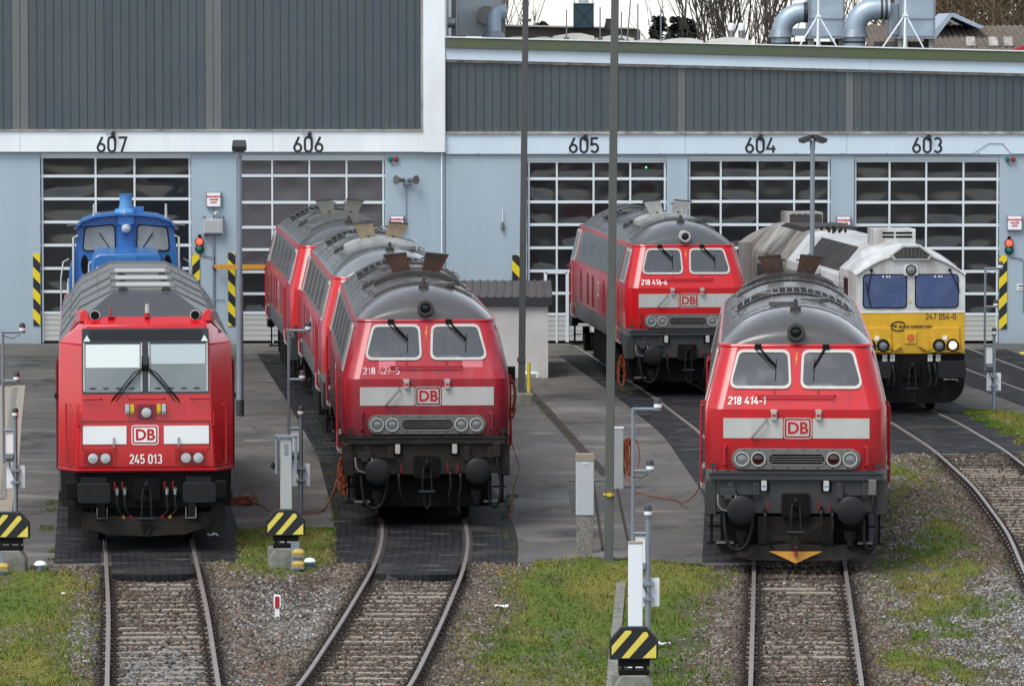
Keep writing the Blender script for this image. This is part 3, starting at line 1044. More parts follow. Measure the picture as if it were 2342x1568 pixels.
# ---- asphalt yard
def asphalt_material():
    m = bpy.data.materials.new('worn_asphalt')
    n, l, b = nt(m)
    tc = n.new("ShaderNodeTexCoord")

    def noise(sc, st, det=6):
        mp = n.new("ShaderNodeMapping")
        mp.inputs["Scale"].default_value = st
        l.new(tc.outputs["Object"], mp.inputs["Vector"])
        t = n.new("ShaderNodeTexNoise")
        t.inputs["Scale"].default_value = sc
        t.inputs["Detail"].default_value = det
        t.inputs["Roughness"].default_value = .62
        l.new(mp.outputs[0], t.inputs["Vector"])
        return t.outputs[0]

    def step(src, lo, hi, top=1.0):
        r = n.new("ShaderNodeMapRange")
        r.inputs[1].default_value, r.inputs[2].default_value, r.inputs[4].default_value = lo, hi, top
        l.new(src, r.inputs[0])
        return r.outputs[0]

    def mix(prev, fac, col):
        mx = n.new("ShaderNodeMix")
        mx.data_type = 'RGBA'
        l.new(fac, mx.inputs[0])
        if isinstance(prev, tuple):
            mx.inputs[6].default_value = (*prev, 1)
        else:
            l.new(prev, mx.inputs[6])
        mx.inputs[7].default_value = (*col, 1)
        return mx.outputs[2]
    wet = noise(.16, (1, .7, 1), 5)
    c = mix((.115, .108, .097), step(wet, .42, .58, .8), (.064, .060, .054))
    c = mix(c, step(noise(.55, (.5, .33, 1), 7), .56, .72, .8), (.21, .20, .182))
    c = mix(c, step(noise(.35, (1, .5, 1), 7), .56, .66, .9), (.022, .0205, .019))
    c = mix(c, step(noise(.9, (.22, .8, 1), 6), .57, .70, .55), (.30, .288, .266))
    c = mix(c, step(noise(1.6, (.35, .8, 1), 7), .55, .75, .5), (.24, .230, .212))
    c = mix(c, step(noise(.22, (.8, .5, 1), 8), .54, .64, .6), (.075, .071, .066))
    vo = n.new('ShaderNodeTexVoronoi')
    vo.feature = 'DISTANCE_TO_EDGE'
    vo.inputs['Scale'].default_value = .22
    vm = n.new('ShaderNodeMapping')
    vm.inputs['Scale'].default_value = (1, .55, 1)
    wob = n.new('ShaderNodeMix')
    wob.data_type = 'RGBA'
    wob.inputs[0].default_value = .12
    wn_ = n.new('ShaderNodeTexNoise')
    wn_.inputs['Scale'].default_value = .9
    wn_.inputs['Detail'].default_value = 5
    l.new(tc.outputs['Object'], wn_.inputs['Vector'])
    l.new(tc.outputs['Object'], vm.inputs['Vector'])
    wv = n.new('ShaderNodeVectorMath')
    wv.operation = 'MULTIPLY_ADD'
    l.new(wn_.outputs['Color'], wv.inputs[0])
    wv.inputs[1].default_value = (1.6, 1.6, 0)
    l.new(vm.outputs[0], wv.inputs[2])
    l.new(wv.outputs[0], vo.inputs['Vector'])
    n.remove(wob)
    cr_ = n.new('ShaderNodeMapRange')
    cr_.inputs[1].default_value, cr_.inputs[2].default_value = .004, .012
    cr_.inputs[3].default_value, cr_.inputs[4].default_value = .4, 0
    l.new(vo.outputs['Distance'], cr_.inputs[0])
    c = mix(c, cr_.outputs[0], (.022, .021, .016))
    c = mix(c, step(noise(40, (1, 1, 1), 3), .58, .68, .5), (.20, .19, .18))
    c = mix(c, step(noise(26, (1, 1, 1), 3), .60, .68, .5), (.05, .047, .044))
    l.new(c, b.inputs["Base Color"])
    l.new(step(wet, .40, .62, 1), (rr := n.new("ShaderNodeMapRange")).inputs[0])
    rr.inputs[3].default_value, rr.inputs[4].default_value = .85, .5
    b.inputs["Specular IOR Level"].default_value = .3
    l.new(rr.outputs[0], b.inputs["Roughness"])
    bp = n.new("ShaderNodeBump")
    bp.inputs["Strength"].default_value = .25
    bp.inputs["Distance"].default_value = .01
    l.new(noise(90, (1, 1, 1), 3), bp.inputs["Height"])
    l.new(bp.outputs[0], b.inputs["Normal"])
    return m


from mathutils.geometry import tessellate_polygon
AV = [Vector((p[0], p[1], -.020)) for p in ASPH]
g = MB()
tri = tessellate_polygon([AV])
nA = len(AV)
g.add(AV, tri)
low_ = [Vector((p.x, p.y, -.30)) for p in AV]
g.add(list(AV) + low_, [(i, (i + 1) % nA, nA + (i + 1) % nA, nA + i) for i in range(nA)])
tag(g.build('asphalt_yard', asphalt_material()), kind='structure')


def mat_material():
    m = bpy.data.materials.new('rubber_crossing_mat')
    n, l, b = nt(m)
    uv = n.new("ShaderNodeUVMap")
    uv.uv_map = 'UVMap'
    br = n.new("ShaderNodeTexBrick")
    br.offset = .5
    br.inputs["Color1"].default_value = (.0135, .014, .0175, 1)
    br.inputs["Color2"].default_value = (.0095, .010, .0125, 1)
    br.inputs["Mortar"].default_value = (.003, .003, .0035, 1)
    br.inputs["Scale"].default_value = 1
    br.inputs["Mortar Size"].default_value = .013
    br.inputs["Brick Width"].default_value = 1.25
    br.inputs["Row Height"].default_value = .125
    l.new(uv.outputs[0], br.inputs["Vector"])
    tc = n.new("ShaderNodeTexCoord")

    def noise(sc, st, lo, hi, top):
        mp = n.new("ShaderNodeMapping")
        mp.inputs["Scale"].default_value = st
        l.new(tc.outputs["Object"], mp.inputs["Vector"])
        t = n.new("ShaderNodeTexNoise")
        t.inputs["Scale"].default_value = sc
        t.inputs["Detail"].default_value = 7
        l.new(mp.outputs[0], t.inputs["Vector"])
        r = n.new("ShaderNodeMapRange")
        r.inputs[1].default_value, r.inputs[2].default_value, r.inputs[4].default_value = lo, hi, top
        l.new(t.outputs[0], r.inputs[0])
        return r.outputs[0]
    prev = br.outputs["Color"]
    for fac, col in ((noise(1.1, (.6, .8, 1), .56, .70, .45), (.060, .057, .052)), (noise(2.3, (.5, 2.2, 1), .58, .72, .7), (.19, .182, .168)), (noise(.6, (1, 1, 1), .55, .68, .6), (.035, .033, .030))):
        mx = n.new("ShaderNodeMix")
        mx.data_type = 'RGBA'
        l.new(fac, mx.inputs[0])
        l.new(prev, mx.inputs[6])
        mx.inputs[7].default_value = (*col, 1)
        prev = mx.outputs[2]
    l.new(prev, b.inputs["Base Color"])
    b.inputs["Roughness"].default_value = .72
    b.inputs["Specular IOR Level"].default_value = .22
    bp = n.new("ShaderNodeBump")
    bp.inputs["Strength"].default_value = .5
    bp.inputs["Distance"].default_value = .012
    bp.invert = True
    l.new(br.outputs["Fac"], bp.inputs["Height"])
    l.new(bp.outputs[0], b.inputs["Normal"])
    return m


MAT_RUBBER = mat_material()


def strip(k, d0, d1, la, lb, z, m, name, bow=0.0, thick=.0):
    ys = np.arange(DY(d0), DY(d1) + .01, .5)
    P, U = [], []
    cols = 7
    for i, y in enumerate(ys):
        for j in range(cols):
            u = j / (cols - 1)
            t = la + (lb - la) * u
            yy = y - (bow * math.sin(math.pi * u) if i == 0 else 0)
            x0, y0, s = tpos(k, yy, t)
            P.append((x0, y0, z))
            U.append((yy, t))
    n = len(ys)
    F = [(i * cols + j, i * cols + j + 1, (i + 1) * cols + j + 1, (i + 1) * cols + j) for i in range(n - 1) for j in range(cols - 1)]
    if thick:
        o_ = len(P)
        for j in range(cols):
            P.append((P[j][0], P[j][1], z - thick))
            U.append(U[j])
        F += [(j, o_ + j, o_ + j + 1, j + 1) for j in range(cols - 1)]
        for side in (0, cols - 1):
            o_ = len(P)
            for i in range(n):
                q = P[i * cols + side]
                P.append((q[0], q[1], z - thick))
                U.append(U[i * cols + side])
            F += [(i * cols + side, (i + 1) * cols + side, o_ + i + 1, o_ + i) for i in range(n - 1)]
    me = bpy.data.meshes.new(name)
    me.from_pydata(P, [], F)
    uv = me.uv_layers.new(name='UVMap')
    li = np.zeros(len(me.loops), np.int32)
    me.loops.foreach_get('vertex_index', li)
    uv.data.foreach_set('uv', np.array(U, np.float32)[li].ravel())
    me.materials.append(m)
    o = bpy.data.objects.new(name, me)
    COL.objects.link(o)
    return tag(o, kind='structure')


for k, dc, ds, de in ((1, 82.7, 84.6, 141), (2, 82.7, 84.5, 141), (3, 86, 84.6, 141), (4, 107.2, 107.0, 143), (5, 104, 104, 143)):
    strip(k, dc, de, -.665, .665, -.004, MAT_RUBBER, 'paving_mat', bow=.18, thick=.16 if k < 4 else .02)
    w = 1.62 if k < 4 else 1.75
    strip(k, ds, de, -w, -.84, -.008, MAT_RUBBER, 'paving_mat', thick=.16 if k < 4 else .012)
    strip(k, ds, de, .84, w, -.008, MAT_RUBBER, 'paving_mat', thick=.16 if k < 4 else .012)
    strip(k, ds + .2, de, -.84, -.665, -.014, M['clip'], 'paving_groove')
    strip(k, ds + .2, de, .665, .84, -.014, M['clip'], 'paving_groove')

# ---- rails and sleepers
HEAD = [(-.0335, -.012), (-.028, 0), (.028, 0), (.0335, -.012), (.0335, -.04), (.010, -.055), (.010, -.148), (.062, -.160), (.062, -.172), (-.062, -.172), (-.062, -.160), (-.010, -.148), (-.010, -.055), (-.0335, -.04)]


def rail(k, side, root, y0, y1):
    mb = MB()
    rings = []
    for y in np.arange(y0, y1, .8):
        rg = []
        for lx, lz in HEAD:
            x_, yy, s = tpos(k, y, side * .7525 + lx)
            rg.append((x_, yy, lz + .003))
        rings.append(rg)
    nH = len(HEAD)
    for r_ in range(len(rings) - 1):
        o_ = len(mb.v)
        mb.v += rings[r_] + rings[r_ + 1]
        for i in range(nH):
            j = (i + 1) % nH
            mb.f.append([o_ + i, o_ + j, o_ + nH + j, o_ + nH + i])
            mb.mi.append(0 if i in (0, 1, 2) else 1)
    mb.build('rail', ['rail_top', 'rail_side'], root)


sl = MB()
sl.box(-1.22, 1.22, -.075, .075, -.20, -.118, 0)
for s in (-1, 1):
    for q in (-1, 1):
        sl.box(s * .7525 + q * .10 - .055, s * .7525 + q * .10 + .055, -.07, .07, -.118, -.085, 1)
        sl.cyl((s * .7525 + q * .10, 0, -.085), (s * .7525 + q * .10, 0, -.045), .022, n=6, m=1)
TLAB = {1: 'rails running under the grey-roofed red locomotive with faceted nose', 2: 'rails curving in under the string of three red locomotives', 3: 'rails leading to the red locomotive with the orange plough mark',
        4: 'curved rails leading up to the yellow and white locomotive', 5: 'rails beside the rightmost hall door running out of view'}
first_sl = None
for k in (1, 2, 3, 4, 5):
    root = thing('railway_track', TLAB[k], 'railway track', group='tracks leading into the hall')
    ya, yb = TRACKS[k][0, 1], DY(145.5)
    rail(k, -1, root, ya, yb)
    rail(k, 1, root, ya, yb)
    if k == 5:
        continue
    d0, d1 = {1: (64, 83), 2: (64, 83), 3: (64, 86.5), 4: (78, 107.4)}[k]
    for y in np.arange(math.ceil(DY(d0) / .6) * .6 + .12, DY(d1), .6):
        if first_sl is None:
            first_sl = sl.build('sleeper', ['sleeper', 'clip'], root, bevel=.01)
            c = first_sl
        else:
            c = first_sl.copy()
            COL.objects.link(c)
            c.parent = root
        x_, yy, s = tpos(k, y)
        c.location = (x_, y, random.uniform(-.006, .006))
        c.rotation_euler = (0, 0, -math.atan(s) + random.uniform(-.012, .012))

# ================================================================ THE HALLS
XT = fx(1017)                                        # where the tall hall ends
XL, XR = -34.0, 27.0
ZL = fz(347)                                         # underside of the white lintel
GATES = {'607': (92, 437, 355, (218, 307), (403, 455, 508, 561, 614, 667, 716)), '606': (541, 880, 360, (622, 707, 792), (402, 463, 520, 571, 622, 672, 716)),
         '605': (1205, 1524, 365, (1273, 1357, 1441), (409, 462, 514, 567, 620, 671, 719)), '604': (1572, 1899, 362, (1648, 1732, 1816), (408, 461, 514, 567, 620, 672, 719)),
         '603': (1952, 2285, 364, (2034, 2118, 2203), (410, 463, 515, 568, 621, 672, 719))}


def zz(m, x):                                         # roof slope of the low hall
    return m - (x - XT) * .0243


tall = thing('tall_hall', 'tall locomotive hall with dark ribbed upper front above the gates numbered 607 and 606', 'workshop hall', (0, FY, 0))
low = thing('low_hall', 'lower locomotive hall with sloping green edged roof above the gates numbered 605, 604 and 603', 'workshop hall', (0, FY, 0))


def piers(parent, xs, top, name='wall'):
    mb = MB()
    for a, b in xs:
        mb.box(a, b, 0, .35, -.3, top)
    return mb


def gate_bits(num, parent):
    x0, x1, yt, cols, rows = GATES[num]
    X0, X1, ZT = fx(x0), fx(x1), fz(yt)
    zr = [ZT - .05] + [fz(r) for r in rows]
    xc = [X0 + .05] + [fx(c) for c in cols] + [X1 - .05]
    gt = MB()
    bar = .040
    for x in xc:
        gt.box(x - .027, x + .027, .10, .19, .0, ZT)
    for i, z in enumerate(zr):
        gt.box(X0, X1, .105, .185, z - bar, z + bar)
    gt.box(X0 - .03, X1 + .03, .06, .2, ZT - .02, ZT + .06)
    if num == '605':                                  # the wicket door in the wing gate
        a, b = fx(1247), fx(1297)
        for x in (a, b):
            gt.box(x - .045, x + .045, .09, .195, .02, fz(622))
        gt.box(a, b, .09, .195, fz(622) - .05, fz(622) + .05)
    gate = gt.build('gate', 'gate', parent)
    pn = MB()
    n = 5
    h = (zr[-1] - .1) / n
    for i in range(n):
        pn.box(X0 + .05, X1 - .05, .12, .17, .06 + i * h, .06 + (i + 1) * h - .012)
    pn.build('base_panel', 'gate_panel', gate)
    rr = random.Random(int(num))
    rows_n = len(zr) - 1
    for part, sel in (('glazing', lambda r: True),) if num != '606' else (('glazing', lambda r: r >= 5), ('opaque_glazing', lambda r: r < 5)):
        gl = MB()
        for r in range(rows_n):
            if not sel(r):
                continue
            for c in range(len(xc) - 1):
                a, b, t, u = xc[c] + bar, xc[c + 1] - bar, zr[r] - bar, zr[r + 1] + bar
                amp = rr.choice((.004, .010, .018, .028, .045)) * rr.uniform(.8, 1.2)
                sk = rr.uniform(-.4, .4)
                ox_, oy_ = rr.uniform(-.3, .3), rr.uniform(-.3, .3)
                P = []
                n9 = 12
                for i in range(n9 + 1):
                    row = []
                    for j in range(n9 + 1):
                        p, q = 2 * i / n9 - 1, 2 * j / n9 - 1
                        rad_ = min(1.0, math.hypot(p - ox_ * (1 - p * p), q - oy_ * (1 - q * q)) / 1.22 * (1 + sk * p * q))
                        bulge = amp * (1 - rad_ * rad_ * (3 - 2 * rad_))
                        row.append((a + (b - a) * j / n9, .125 + bulge, t + (u - t) * i / n9))
                    P.append(row)
                gl.grid(P)
        gl.build(part, 'pane' if part == 'glazing' else 'pane_lavender', gate, smooth=60)
    return gate


def gate_number(num, vx, vy, parent):
    numerals('gate_number', num, .44, 'black_letter', parent, (fx(vx), -.155 if num in ('607', '606') else -.065, fz(vy)), weight=.15, wide=1.12)


# tall hall
for ab in ((XL, fx(92)), (fx(437), fx(541)), (fx(880), XT)):
    piers(tall, [ab], ZL).build('wall', 'wall', tall)
hd = MB()
hd.box(fx(92), fx(437), .02, .34, fz(355) + .06, ZL)
hd.box(fx(541), fx(880), .02, .34, fz(360) + .06, ZL)
hd.build('gate_header', 'wall', tall)
for num, vx in (('607', 259), ('606', 708)):
    gate_bits(num, tall)
    gate_number(num, vx, 330, tall)
XC = fx(968)
lt = MB()
for a, b in ((XL, fx(48) - .004), (fx(48) + .004, fx(625) - .004), (fx(625) + .004, XC)):
    lt.box(a, b, -.15, .3, ZL, fz(300))
lt.build('lintel', 'white_trim', tall)
cb = MB()
cb.box(XC + .003, XT, -.19, .4, ZL - .01, 16.5)
cb.box(XT, XT + .02, -.17, 40, ZL, 16.5)
cb.build('corner_column', 'white_trim', tall)
sl_ = MB()
sl_.box(XL, XC, -.20, .2, fz(300) + .003, fz(296))
sl_.build('sill', 'clad_edge', tall)
PITCHW = .2418


def cladding(parent, a, b, z0, z1, pale):
    mb = MB()
    n = int((b - a) / PITCHW) + 1
    x = b
    while x > a:
        x0 = max(a, x - PITCHW)
        m = 1 if any(p0 < (x0 + x) / 2 < p1 for p0, p1 in pale) else random.choice((0, 0, 3, 4))
        j = random.uniform(-.004, .004)
        t0, t1 = z1(x0), z1(x)
        yf, xl, xr = .02 + j, x0 + .006, x - .006
        if xr > xl:
            vs = [(xl, yf, z0), (xr, yf, z0), (xr, yf, t1), (xl, yf, t0), (xl, .1, z0), (xr, .1, z0), (xr, .1, t1), (xl, .1, t0)]
            mb.add(vs, [(0, 1, 2, 3), (4, 7, 6, 5), (0, 3, 7, 4), (1, 5, 6, 2)], m)
            mb.box(x - .006, x + .000, .004, .05, z0, min(t0, t1), 2)
        x -= PITCHW
    mb.box(a, b, .08, .16, z0, min(z1(a), z1(b)), 2)
    return mb.build('ribbed_cladding', ['cladding', 'cladding_pale', 'clad_line', 'cladding_dim', 'cladding_grey'], parent)


cladding(tall, XL, XC, fz(296), lambda x: 16.5, [(fx(476), fx(509)), (fx(28), fx(64))])
bd = MB()
bd.box(XL, XT - .05, .36, 40, -.3, 16.4)
bd.build('hall_body', 'clad_line', tall)
eg = MB()
eg.box(XC - .07, XC, -.02, .3, fz(296), 16.5)
eg.build('column_edge', 'clad_edge', tall)

# low hall
TOPF = fz(353)
for ab in ((XT + .02, fx(1205)), (fx(1524), fx(1572)), (fx(1899), fx(1952)), (fx(2285), XR)):
    piers(low, [ab], TOPF).build('wall', 'wall', low)
hd = MB()
for num in ('605', '604', '603'):
    x0, x1, yt = GATES[num][:3]
    hd.box(fx(x0), fx(x1), .02, .34, fz(yt) + .06, TOPF)
hd.build('gate_header', 'wall', low)
for num, vx in (('605', 1337), ('604', 1740), ('603', 2121)):
    gate_bits(num, low)
    gate_number(num, vx, 332, low)
lt = MB()
for a, b in ((XT + .02, fx(1566) - .004), (fx(1566) + .004, fx(1935) - .004), (fx(1935) + .004, XR)):
    lt.box(a, b, -.06, .3, TOPF, fz(307))
lt.build('lintel', 'fascia', low)
sl_ = MB()
sl_.box(XT + .02, XR, -.12, .2, fz(307) + .003, fz(301))
sl_.build('sill', 'clad_edge', low)
ZC, ZF, ZP = fz(143), fz(137), fz(110)
cladding(low, XT + .05, XR, fz(301), lambda x: zz(ZC, x), [(fx(1547), fx(1566)), (fx(1924), fx(1942))])


def sloped(x0, x1, ya, yb, z0, z1, mb=None):
    mb = mb or MB()
    a = [(x0, ya, zz(z0, x0)), (x1, ya, zz(z0, x1)), (x1, ya, zz(z1, x1)), (x0, ya, zz(z1, x0))]
    b = [(p[0], yb, p[2]) for p in a]
    return mb.hexa(a, b)


sloped(XT + .03, XR, -.05, .2, ZC + .004, ZF).build('cream_strip', 'clad_edge', low)
mb = MB()
for a, b in ((XT + .03, fx(1987) - .004), (fx(1987) + .004, XR)):
    sloped(a, b, -.12, .2, ZF + .004, ZP - .004, mb)
mb.build('upper_fascia', 'fascia', low)
sloped(XT + .03, XR, -.22, .25, ZP, fz(87)).build('parapet', 'parapet', low)
sloped(XT + .03, XR, -.25, .30, fz(87) + .003, fz(84)).build('parapet_cap', 'white_trim', low)
sloped(XT + .03, XR, .36, 34, -.3 + 4, fz(90)).build('roof', 'roof', low)
sg = MB()
sg.box(XR, XR + .3, 0, 34, -.3, 8)
sg.box(XT + .02, XR, 30, 34, -.3, 4)
sg.build('hall_body', 'wall', low)
cd = MB()
cd.tube([(XT + .05, -.08, fz(352)), (fx(2220), -.08, fz(352)), (fx(2258), -.08, fz(328)), (fx(2290), -.08, fz(328)), (fx(2310), -.08, fz(352)), (XR, -.08, fz(352))], .010, 5)
for vx in range(1092, 2300, 104):
    cd.box(fx(vx) - .025, fx(vx) + .025, -.10, -.05, fz(352) - .025, fz(352) + .025)
cd.build('conduit', 'galv', low)

# hazard stripes painted on boards at the gate jambs
for vx0, vx1, vt, vb, rev in ((75, 91, 580, 745, 0), (439, 456, 581, 745, 1), (521, 537, 578, 745, 0), (1171, 1189, 583, 745, 0), (2285, 2303, 585, 752, 1)):
    hb = MB()
    hb.box(fx(vx0), fx(vx1), -.03, 0, fz(vb), fz(vt))
    lab = {75: 'striped board on the outer jamb of gate 607', 439: 'striped board on the jamb of gate 607 below the lit red signal', 521: 'striped board on the jamb of gate 606 crossed by the orange arm',
           1171: 'striped board on the jamb of gate 605 above the small shed', 2285: 'striped board on the jamb of gate 603 beside the wall signal'}[vx0]
    o = hb.build('hazard_board', 'hazard_rev' if rev else 'hazard', None, loc=(0, FY, 0))
    tag(o, 'black and yellow ' + lab, 'hazard board', 'striped boards on the gate jambs')


def wall_sign(vx, vy, w, h, lines, label, group='white signs with red lettering on the hall wall'):
    t = thing('wall_sign', label, 'sign', (fx(vx), FY, fz(vy)), 0, group)
    mb = MB()
    mb.box(-w / 2, w / 2, -.12, 0, -h / 2, h / 2)
    mb.build('sign_case', 'galv', t)
    mb = MB()
    mb.box(-w / 2 + .025, w / 2 - .025, -.128, -.11, -h / 2 + .025, h / 2 - .025)
    mb.build('sign_face', 'sign', t)
    for i, s in enumerate(lines):
        text('lettering', s, .062, 'sign_red', t, (0, -.131, (.5 * (len(lines) - 1) - i) * .085), bold=.004)
    return t


BR = ('BRANDMELDE-', 'ANLAGE', 'AKTIV')
wall_sign(489, 456, .43, .44, BR, 'white fire alarm sign above the grey box between gates 607 and 606')
wall_sign(908, 508, .40, .40, BR, 'white fire alarm sign partly hidden behind the exhaust stacks of the red locomotives')
wall_sign(1928, 510, .42, .42, BR, 'white fire alarm sign between gates 604 and 603 behind the white locomotive roof')
wall_sign(2319, 509, .44, .44, BR, 'white fire alarm sign above the lit red signal beside gate 603')
mb = MB()
mb.box(-.14, .2, -.02, 0, -.09, .09)
mb.box(-.10, .18, -.024, -.015, .02, .06, 1)
mb.box(-.10, .12, -.024, -.015, -.05, -.03, 1)
tag(mb.build('wall_sign', ['sign', 'black_letter'], None, loc=(fx(2337), FY, fz(657))), 'small white notice with dark lines on the wall far beside gate 603', 'sign')

# signals
def lens_cyl(x, z, r, m, parent, hood=True):
    mb = MB()
    mb.lathe([(0, -.145), (r * .6, -.14), (r, -.11), (r, -.08)], (x, 0, z), 'y', 14)
    mb.build('lens', m, parent, smooth=40)


def big_signal(vx, vt, vb, label):
    t = thing('wall_signal', label, 'signal light', (fx(vx), FY, fz((vt + vb) / 2)), 0, 'lit red signals on the hall wall')
    mb = MB()
    dz = (vb - vt) / 79 / 2
    for s in (1, -1):
        mb.lathe([(0, -.08), (.125, -.08), (.125, -.03), (0, -.03)], (0, 0, s * dz), 'y', 14)
        mb.tube([(.115 * math.cos(a), -.15, s * dz + .115 * math.sin(a)) for a in [R(q) for q in range(0, 181, 20)]], .012, 4)
    mb.box(-.04, .04, -.06, 0, -dz - .05, dz + .2)
    mb.build('signal_body', 'black', t)
    lens_cyl(0, dz, .095, 'lamp_red_on', t)
    lens_cyl(0, -dz, .095, 'lamp_green', t)
    mb = MB()
    mb.tube([(0, -.03, -dz - .12), (.05, -.03, -dz - .2), (.35, -.03, -dz - .24), (.42, -.03, -dz - .3), (.42, -.03, -1.9)], .013, 5)
    mb.build('conduit', 'galv', t)


big_signal(456, 552, 569, 'round red signal lit above a dark lamp beside gate 607')
big_signal(2307, 556, 572, 'round red signal lit above a dark lamp beside gate 603')
for vx, lab in ((899, 'small green and red lamp pair high up beside gate 606'), (2308.5, 'small green and red lamp pair high up beside gate 603')):
    t = thing('gate_lamp_pair', lab, 'signal light', (fx(vx), FY, fz(364)), 0, 'small lamp pairs above the wall')
    for sx_0, m in ((-.085, 'lamp_green'), (.085, 'lamp_red')):
        mb = MB()
        mb.lathe([(0, -.12), (.055, -.11), (.07, -.07), (.07, 0), (0, 0)], (sx_0, 0, 0), 'y', 12)
        mb.build('lens', m, t, smooth=40)
    mb = MB()
    mb.tube([(-.085, -.03, -.06), (-.05, -.03, -.14), (0, -.03, -.17), (.05, -.03, -.14), (.085, -.03, -.06)], .010, 5)
    mb.build('conduit', 'galv', t)

# lamps over the numbers
for num, vx, vy in (('607', 261, 308), ('606', 709, 309), ('605', 1338, 314), ('604', 1738, 314), ('603', 2122, 314)):
    t = thing('number_lamp', 'small dark spotlight above the number ' + num, 'lamp', (fx(vx), FY - (.15 if num > '605' else .06), fz(vy)), 0, 'small lamps above the gate numbers')
    mb = MB()
    mb.cyl((0, .0, .05), (0, -.18, .02), .055, .06, 10)
    mb.cyl((0, -.06, .0), (0, -.12, -.06), .05, .06, 10)
    mb.build('lamp_body', 'shed_trim', t, smooth=40)
    mb = MB()
    mb.tube([(0, 0, .02), (-.1, -.05, .02), (-.22, -.04, .04)], .012, 5)
    mb.build('lamp_arm', 'galv', t)

# loudspeakers
t = thing('loudspeaker_pair', 'two weathered horn loudspeakers on a conduit beside gate 606', 'loudspeaker', (fx(929), FY, fz(411)))
for s in (-1, 1):
    mb = MB()
    ax = Vector((s * .75, -.62, 0)).normalized()
    p = Vector((s * .06, -.12, 0))
    mb.cyl(p, p + ax * .16, .05, .06, 12)
    mb.cyl(p + ax * .16, p + ax * .30, .06, .14, 14)
    mb.build('horn', 'lampband', t, smooth=40)
    mb = MB()
    mb.cyl(p + ax * .285, p + ax * .292, .115, .115, 14)
    mb.build('horn_mouth', 'black', t)
mb = MB()
mb.box(-.1, .1, -.14, 0, -.14, -.02)
mb.tube([(0, -.02, -.1), (0, -.02, -1.4)], .012, 5)
mb.build('bracket', 'galv', t)

# grey box with floodlight between the gates
t = thing('wall_cabinet', 'grey metal box with small lamp on the wall between gates 607 and 606', 'cabinet', (fx(488), FY, fz(517)))
mb = MB()
mb.box(-.28, .28, -.22, 0, -.21, .21)
mb.build('box', 'cabinet', t, bevel=.012)
mb = MB()
mb.box(-.25, .25, -.232, -.21, -.18, .18)
mb.build('door', 'cabinet_alu', t, bevel=.006)
mb = MB()
for x in (-.27, .27):
    mb.box(x - .02, x + .02, -.2, 0, .21, .30)
    mb.box(x - .02, x + .02, -.2, 0, -.29, -.21)
mb.tube([(0, -.03, .21), (0, -.03, .62)], .014, 5)
mb.tube([(0, -.03, -.21), (0, -.03, -2.4)], .035, 6)
mb.tube([(-.02, -.04, -2.1), (.30, -.04, -2.1)], .012, 5)
mb.build('bracket', 'galv', t)
mb = MB()
mb.cyl((.05, -.05, .37), (.14, -.20, .34), .06, .075, 10)
mb.build('lamp', 'cabinet', t, smooth=40)

# orange arm across the wall
t = thing('barrier_arm', 'orange steel arm held level across the jamb of gate 606', 'barrier', (fx(550), FY, fz(609)))
mb = MB()
a, b = fx(490) - fx(550), fx(609) - fx(550)
mb.box(a, b, -.30, -.24, -.065, .065)
mb.build('arm', 'barrier', t)
mb = MB()
for x in (a + .02, b - .02):
    mb.tube([(x, -.27, -.04), (x, -.27, .30)], .012, 5)
    mb.cyl((x, -.27, -.12), (x, -.27, -.03), .05, .05, 8)
mb.tube([(a, -.24, 0), (a - .05, -.1, 0), (a - .05, 0, 0)], .02, 5)
mb.build('fitting', 'shed_trim', t)

# downpipe and little wall lamp
mb = MB()
mb.tube([(0, -.06, fz(640)), (0, -.06, fz(350))], .022, 6)
for z in (1.2, 2.6, 4.0):
    mb.box(-.03, .03, -.07, 0, z + 1, z + 1.04)
tag(mb.build('downpipe', 'white_trim', None, loc=(fx(1010), FY, 0)), 'thin white downpipe on the wall where the two halls meet', 'pipe')
t = thing('wall_antenna', 'short white rod with a small lamp on the wall beside gate 605', 'antenna', (fx(1149), FY, fz(515)))
mb = MB()
mb.tube([(0, -.06, 0), (0, -.06, .48)], .012, 5)
mb.build('rod', 'white_trim', t)
mb = MB()
mb.lathe([(0, -.14), (.045, -.14), (.05, -.03), (.03, .10), (0, .1)], (0, -.06, 0), 'z', 10)
mb.build('lamp', 'lampband', t, smooth=40)
mb = MB()
mb.lathe([(0, 0), (.026, 0), (.026, .03), (0, .03)], (fx(1477), .02, fz(383)), 'y', 10)
tag(mb.build('indicator_lamp', 'led_green', None, loc=(0, FY, 0)), 'tiny lit green lamp in the top row of gate 605', 'lamp')

# ---- the small shed
sx0, sy0 = gx(1253, 862)
sw, sd, sh = 2.6, 5.6, 2.07
t = thing('shed', 'small pale rendered shed with brown sheet roof between the locomotives', 'shed', (sx0, sy0, 0))
mb = MB()
mb.box(-sw, 0, 0, sd, -.1, sh - .18)
mb.build('wall', 'shed', t)
mb = MB()
mb.box(-sw - .08, .10, -.12, sd + .05, sh - .20, sh + .0)
mb.build('roof_trim', 'shed_trim', t)
mb = MB()
x = -sw - .02
while x < .02:
    mb.box(x, x + .16, -.06, sd, sh + .002, sh + .012)
    mb.box(x + .16, x + .21, -.06, sd, sh + .002, sh + .045)
    x += .21
mb.xf(Matrix.Rotation(R(1.6), 4, 'X'))
mb.build('roof', 'shed_roof', t)
mb = MB()
mb.tube([(-.75, -.14, .10), (-.32, -.14, .10), (-.27, -.14, .07), (-.27, -.14, .0)], .055, 8)
mb.build('drain_pipe', 'white_trim', t, smooth=40)

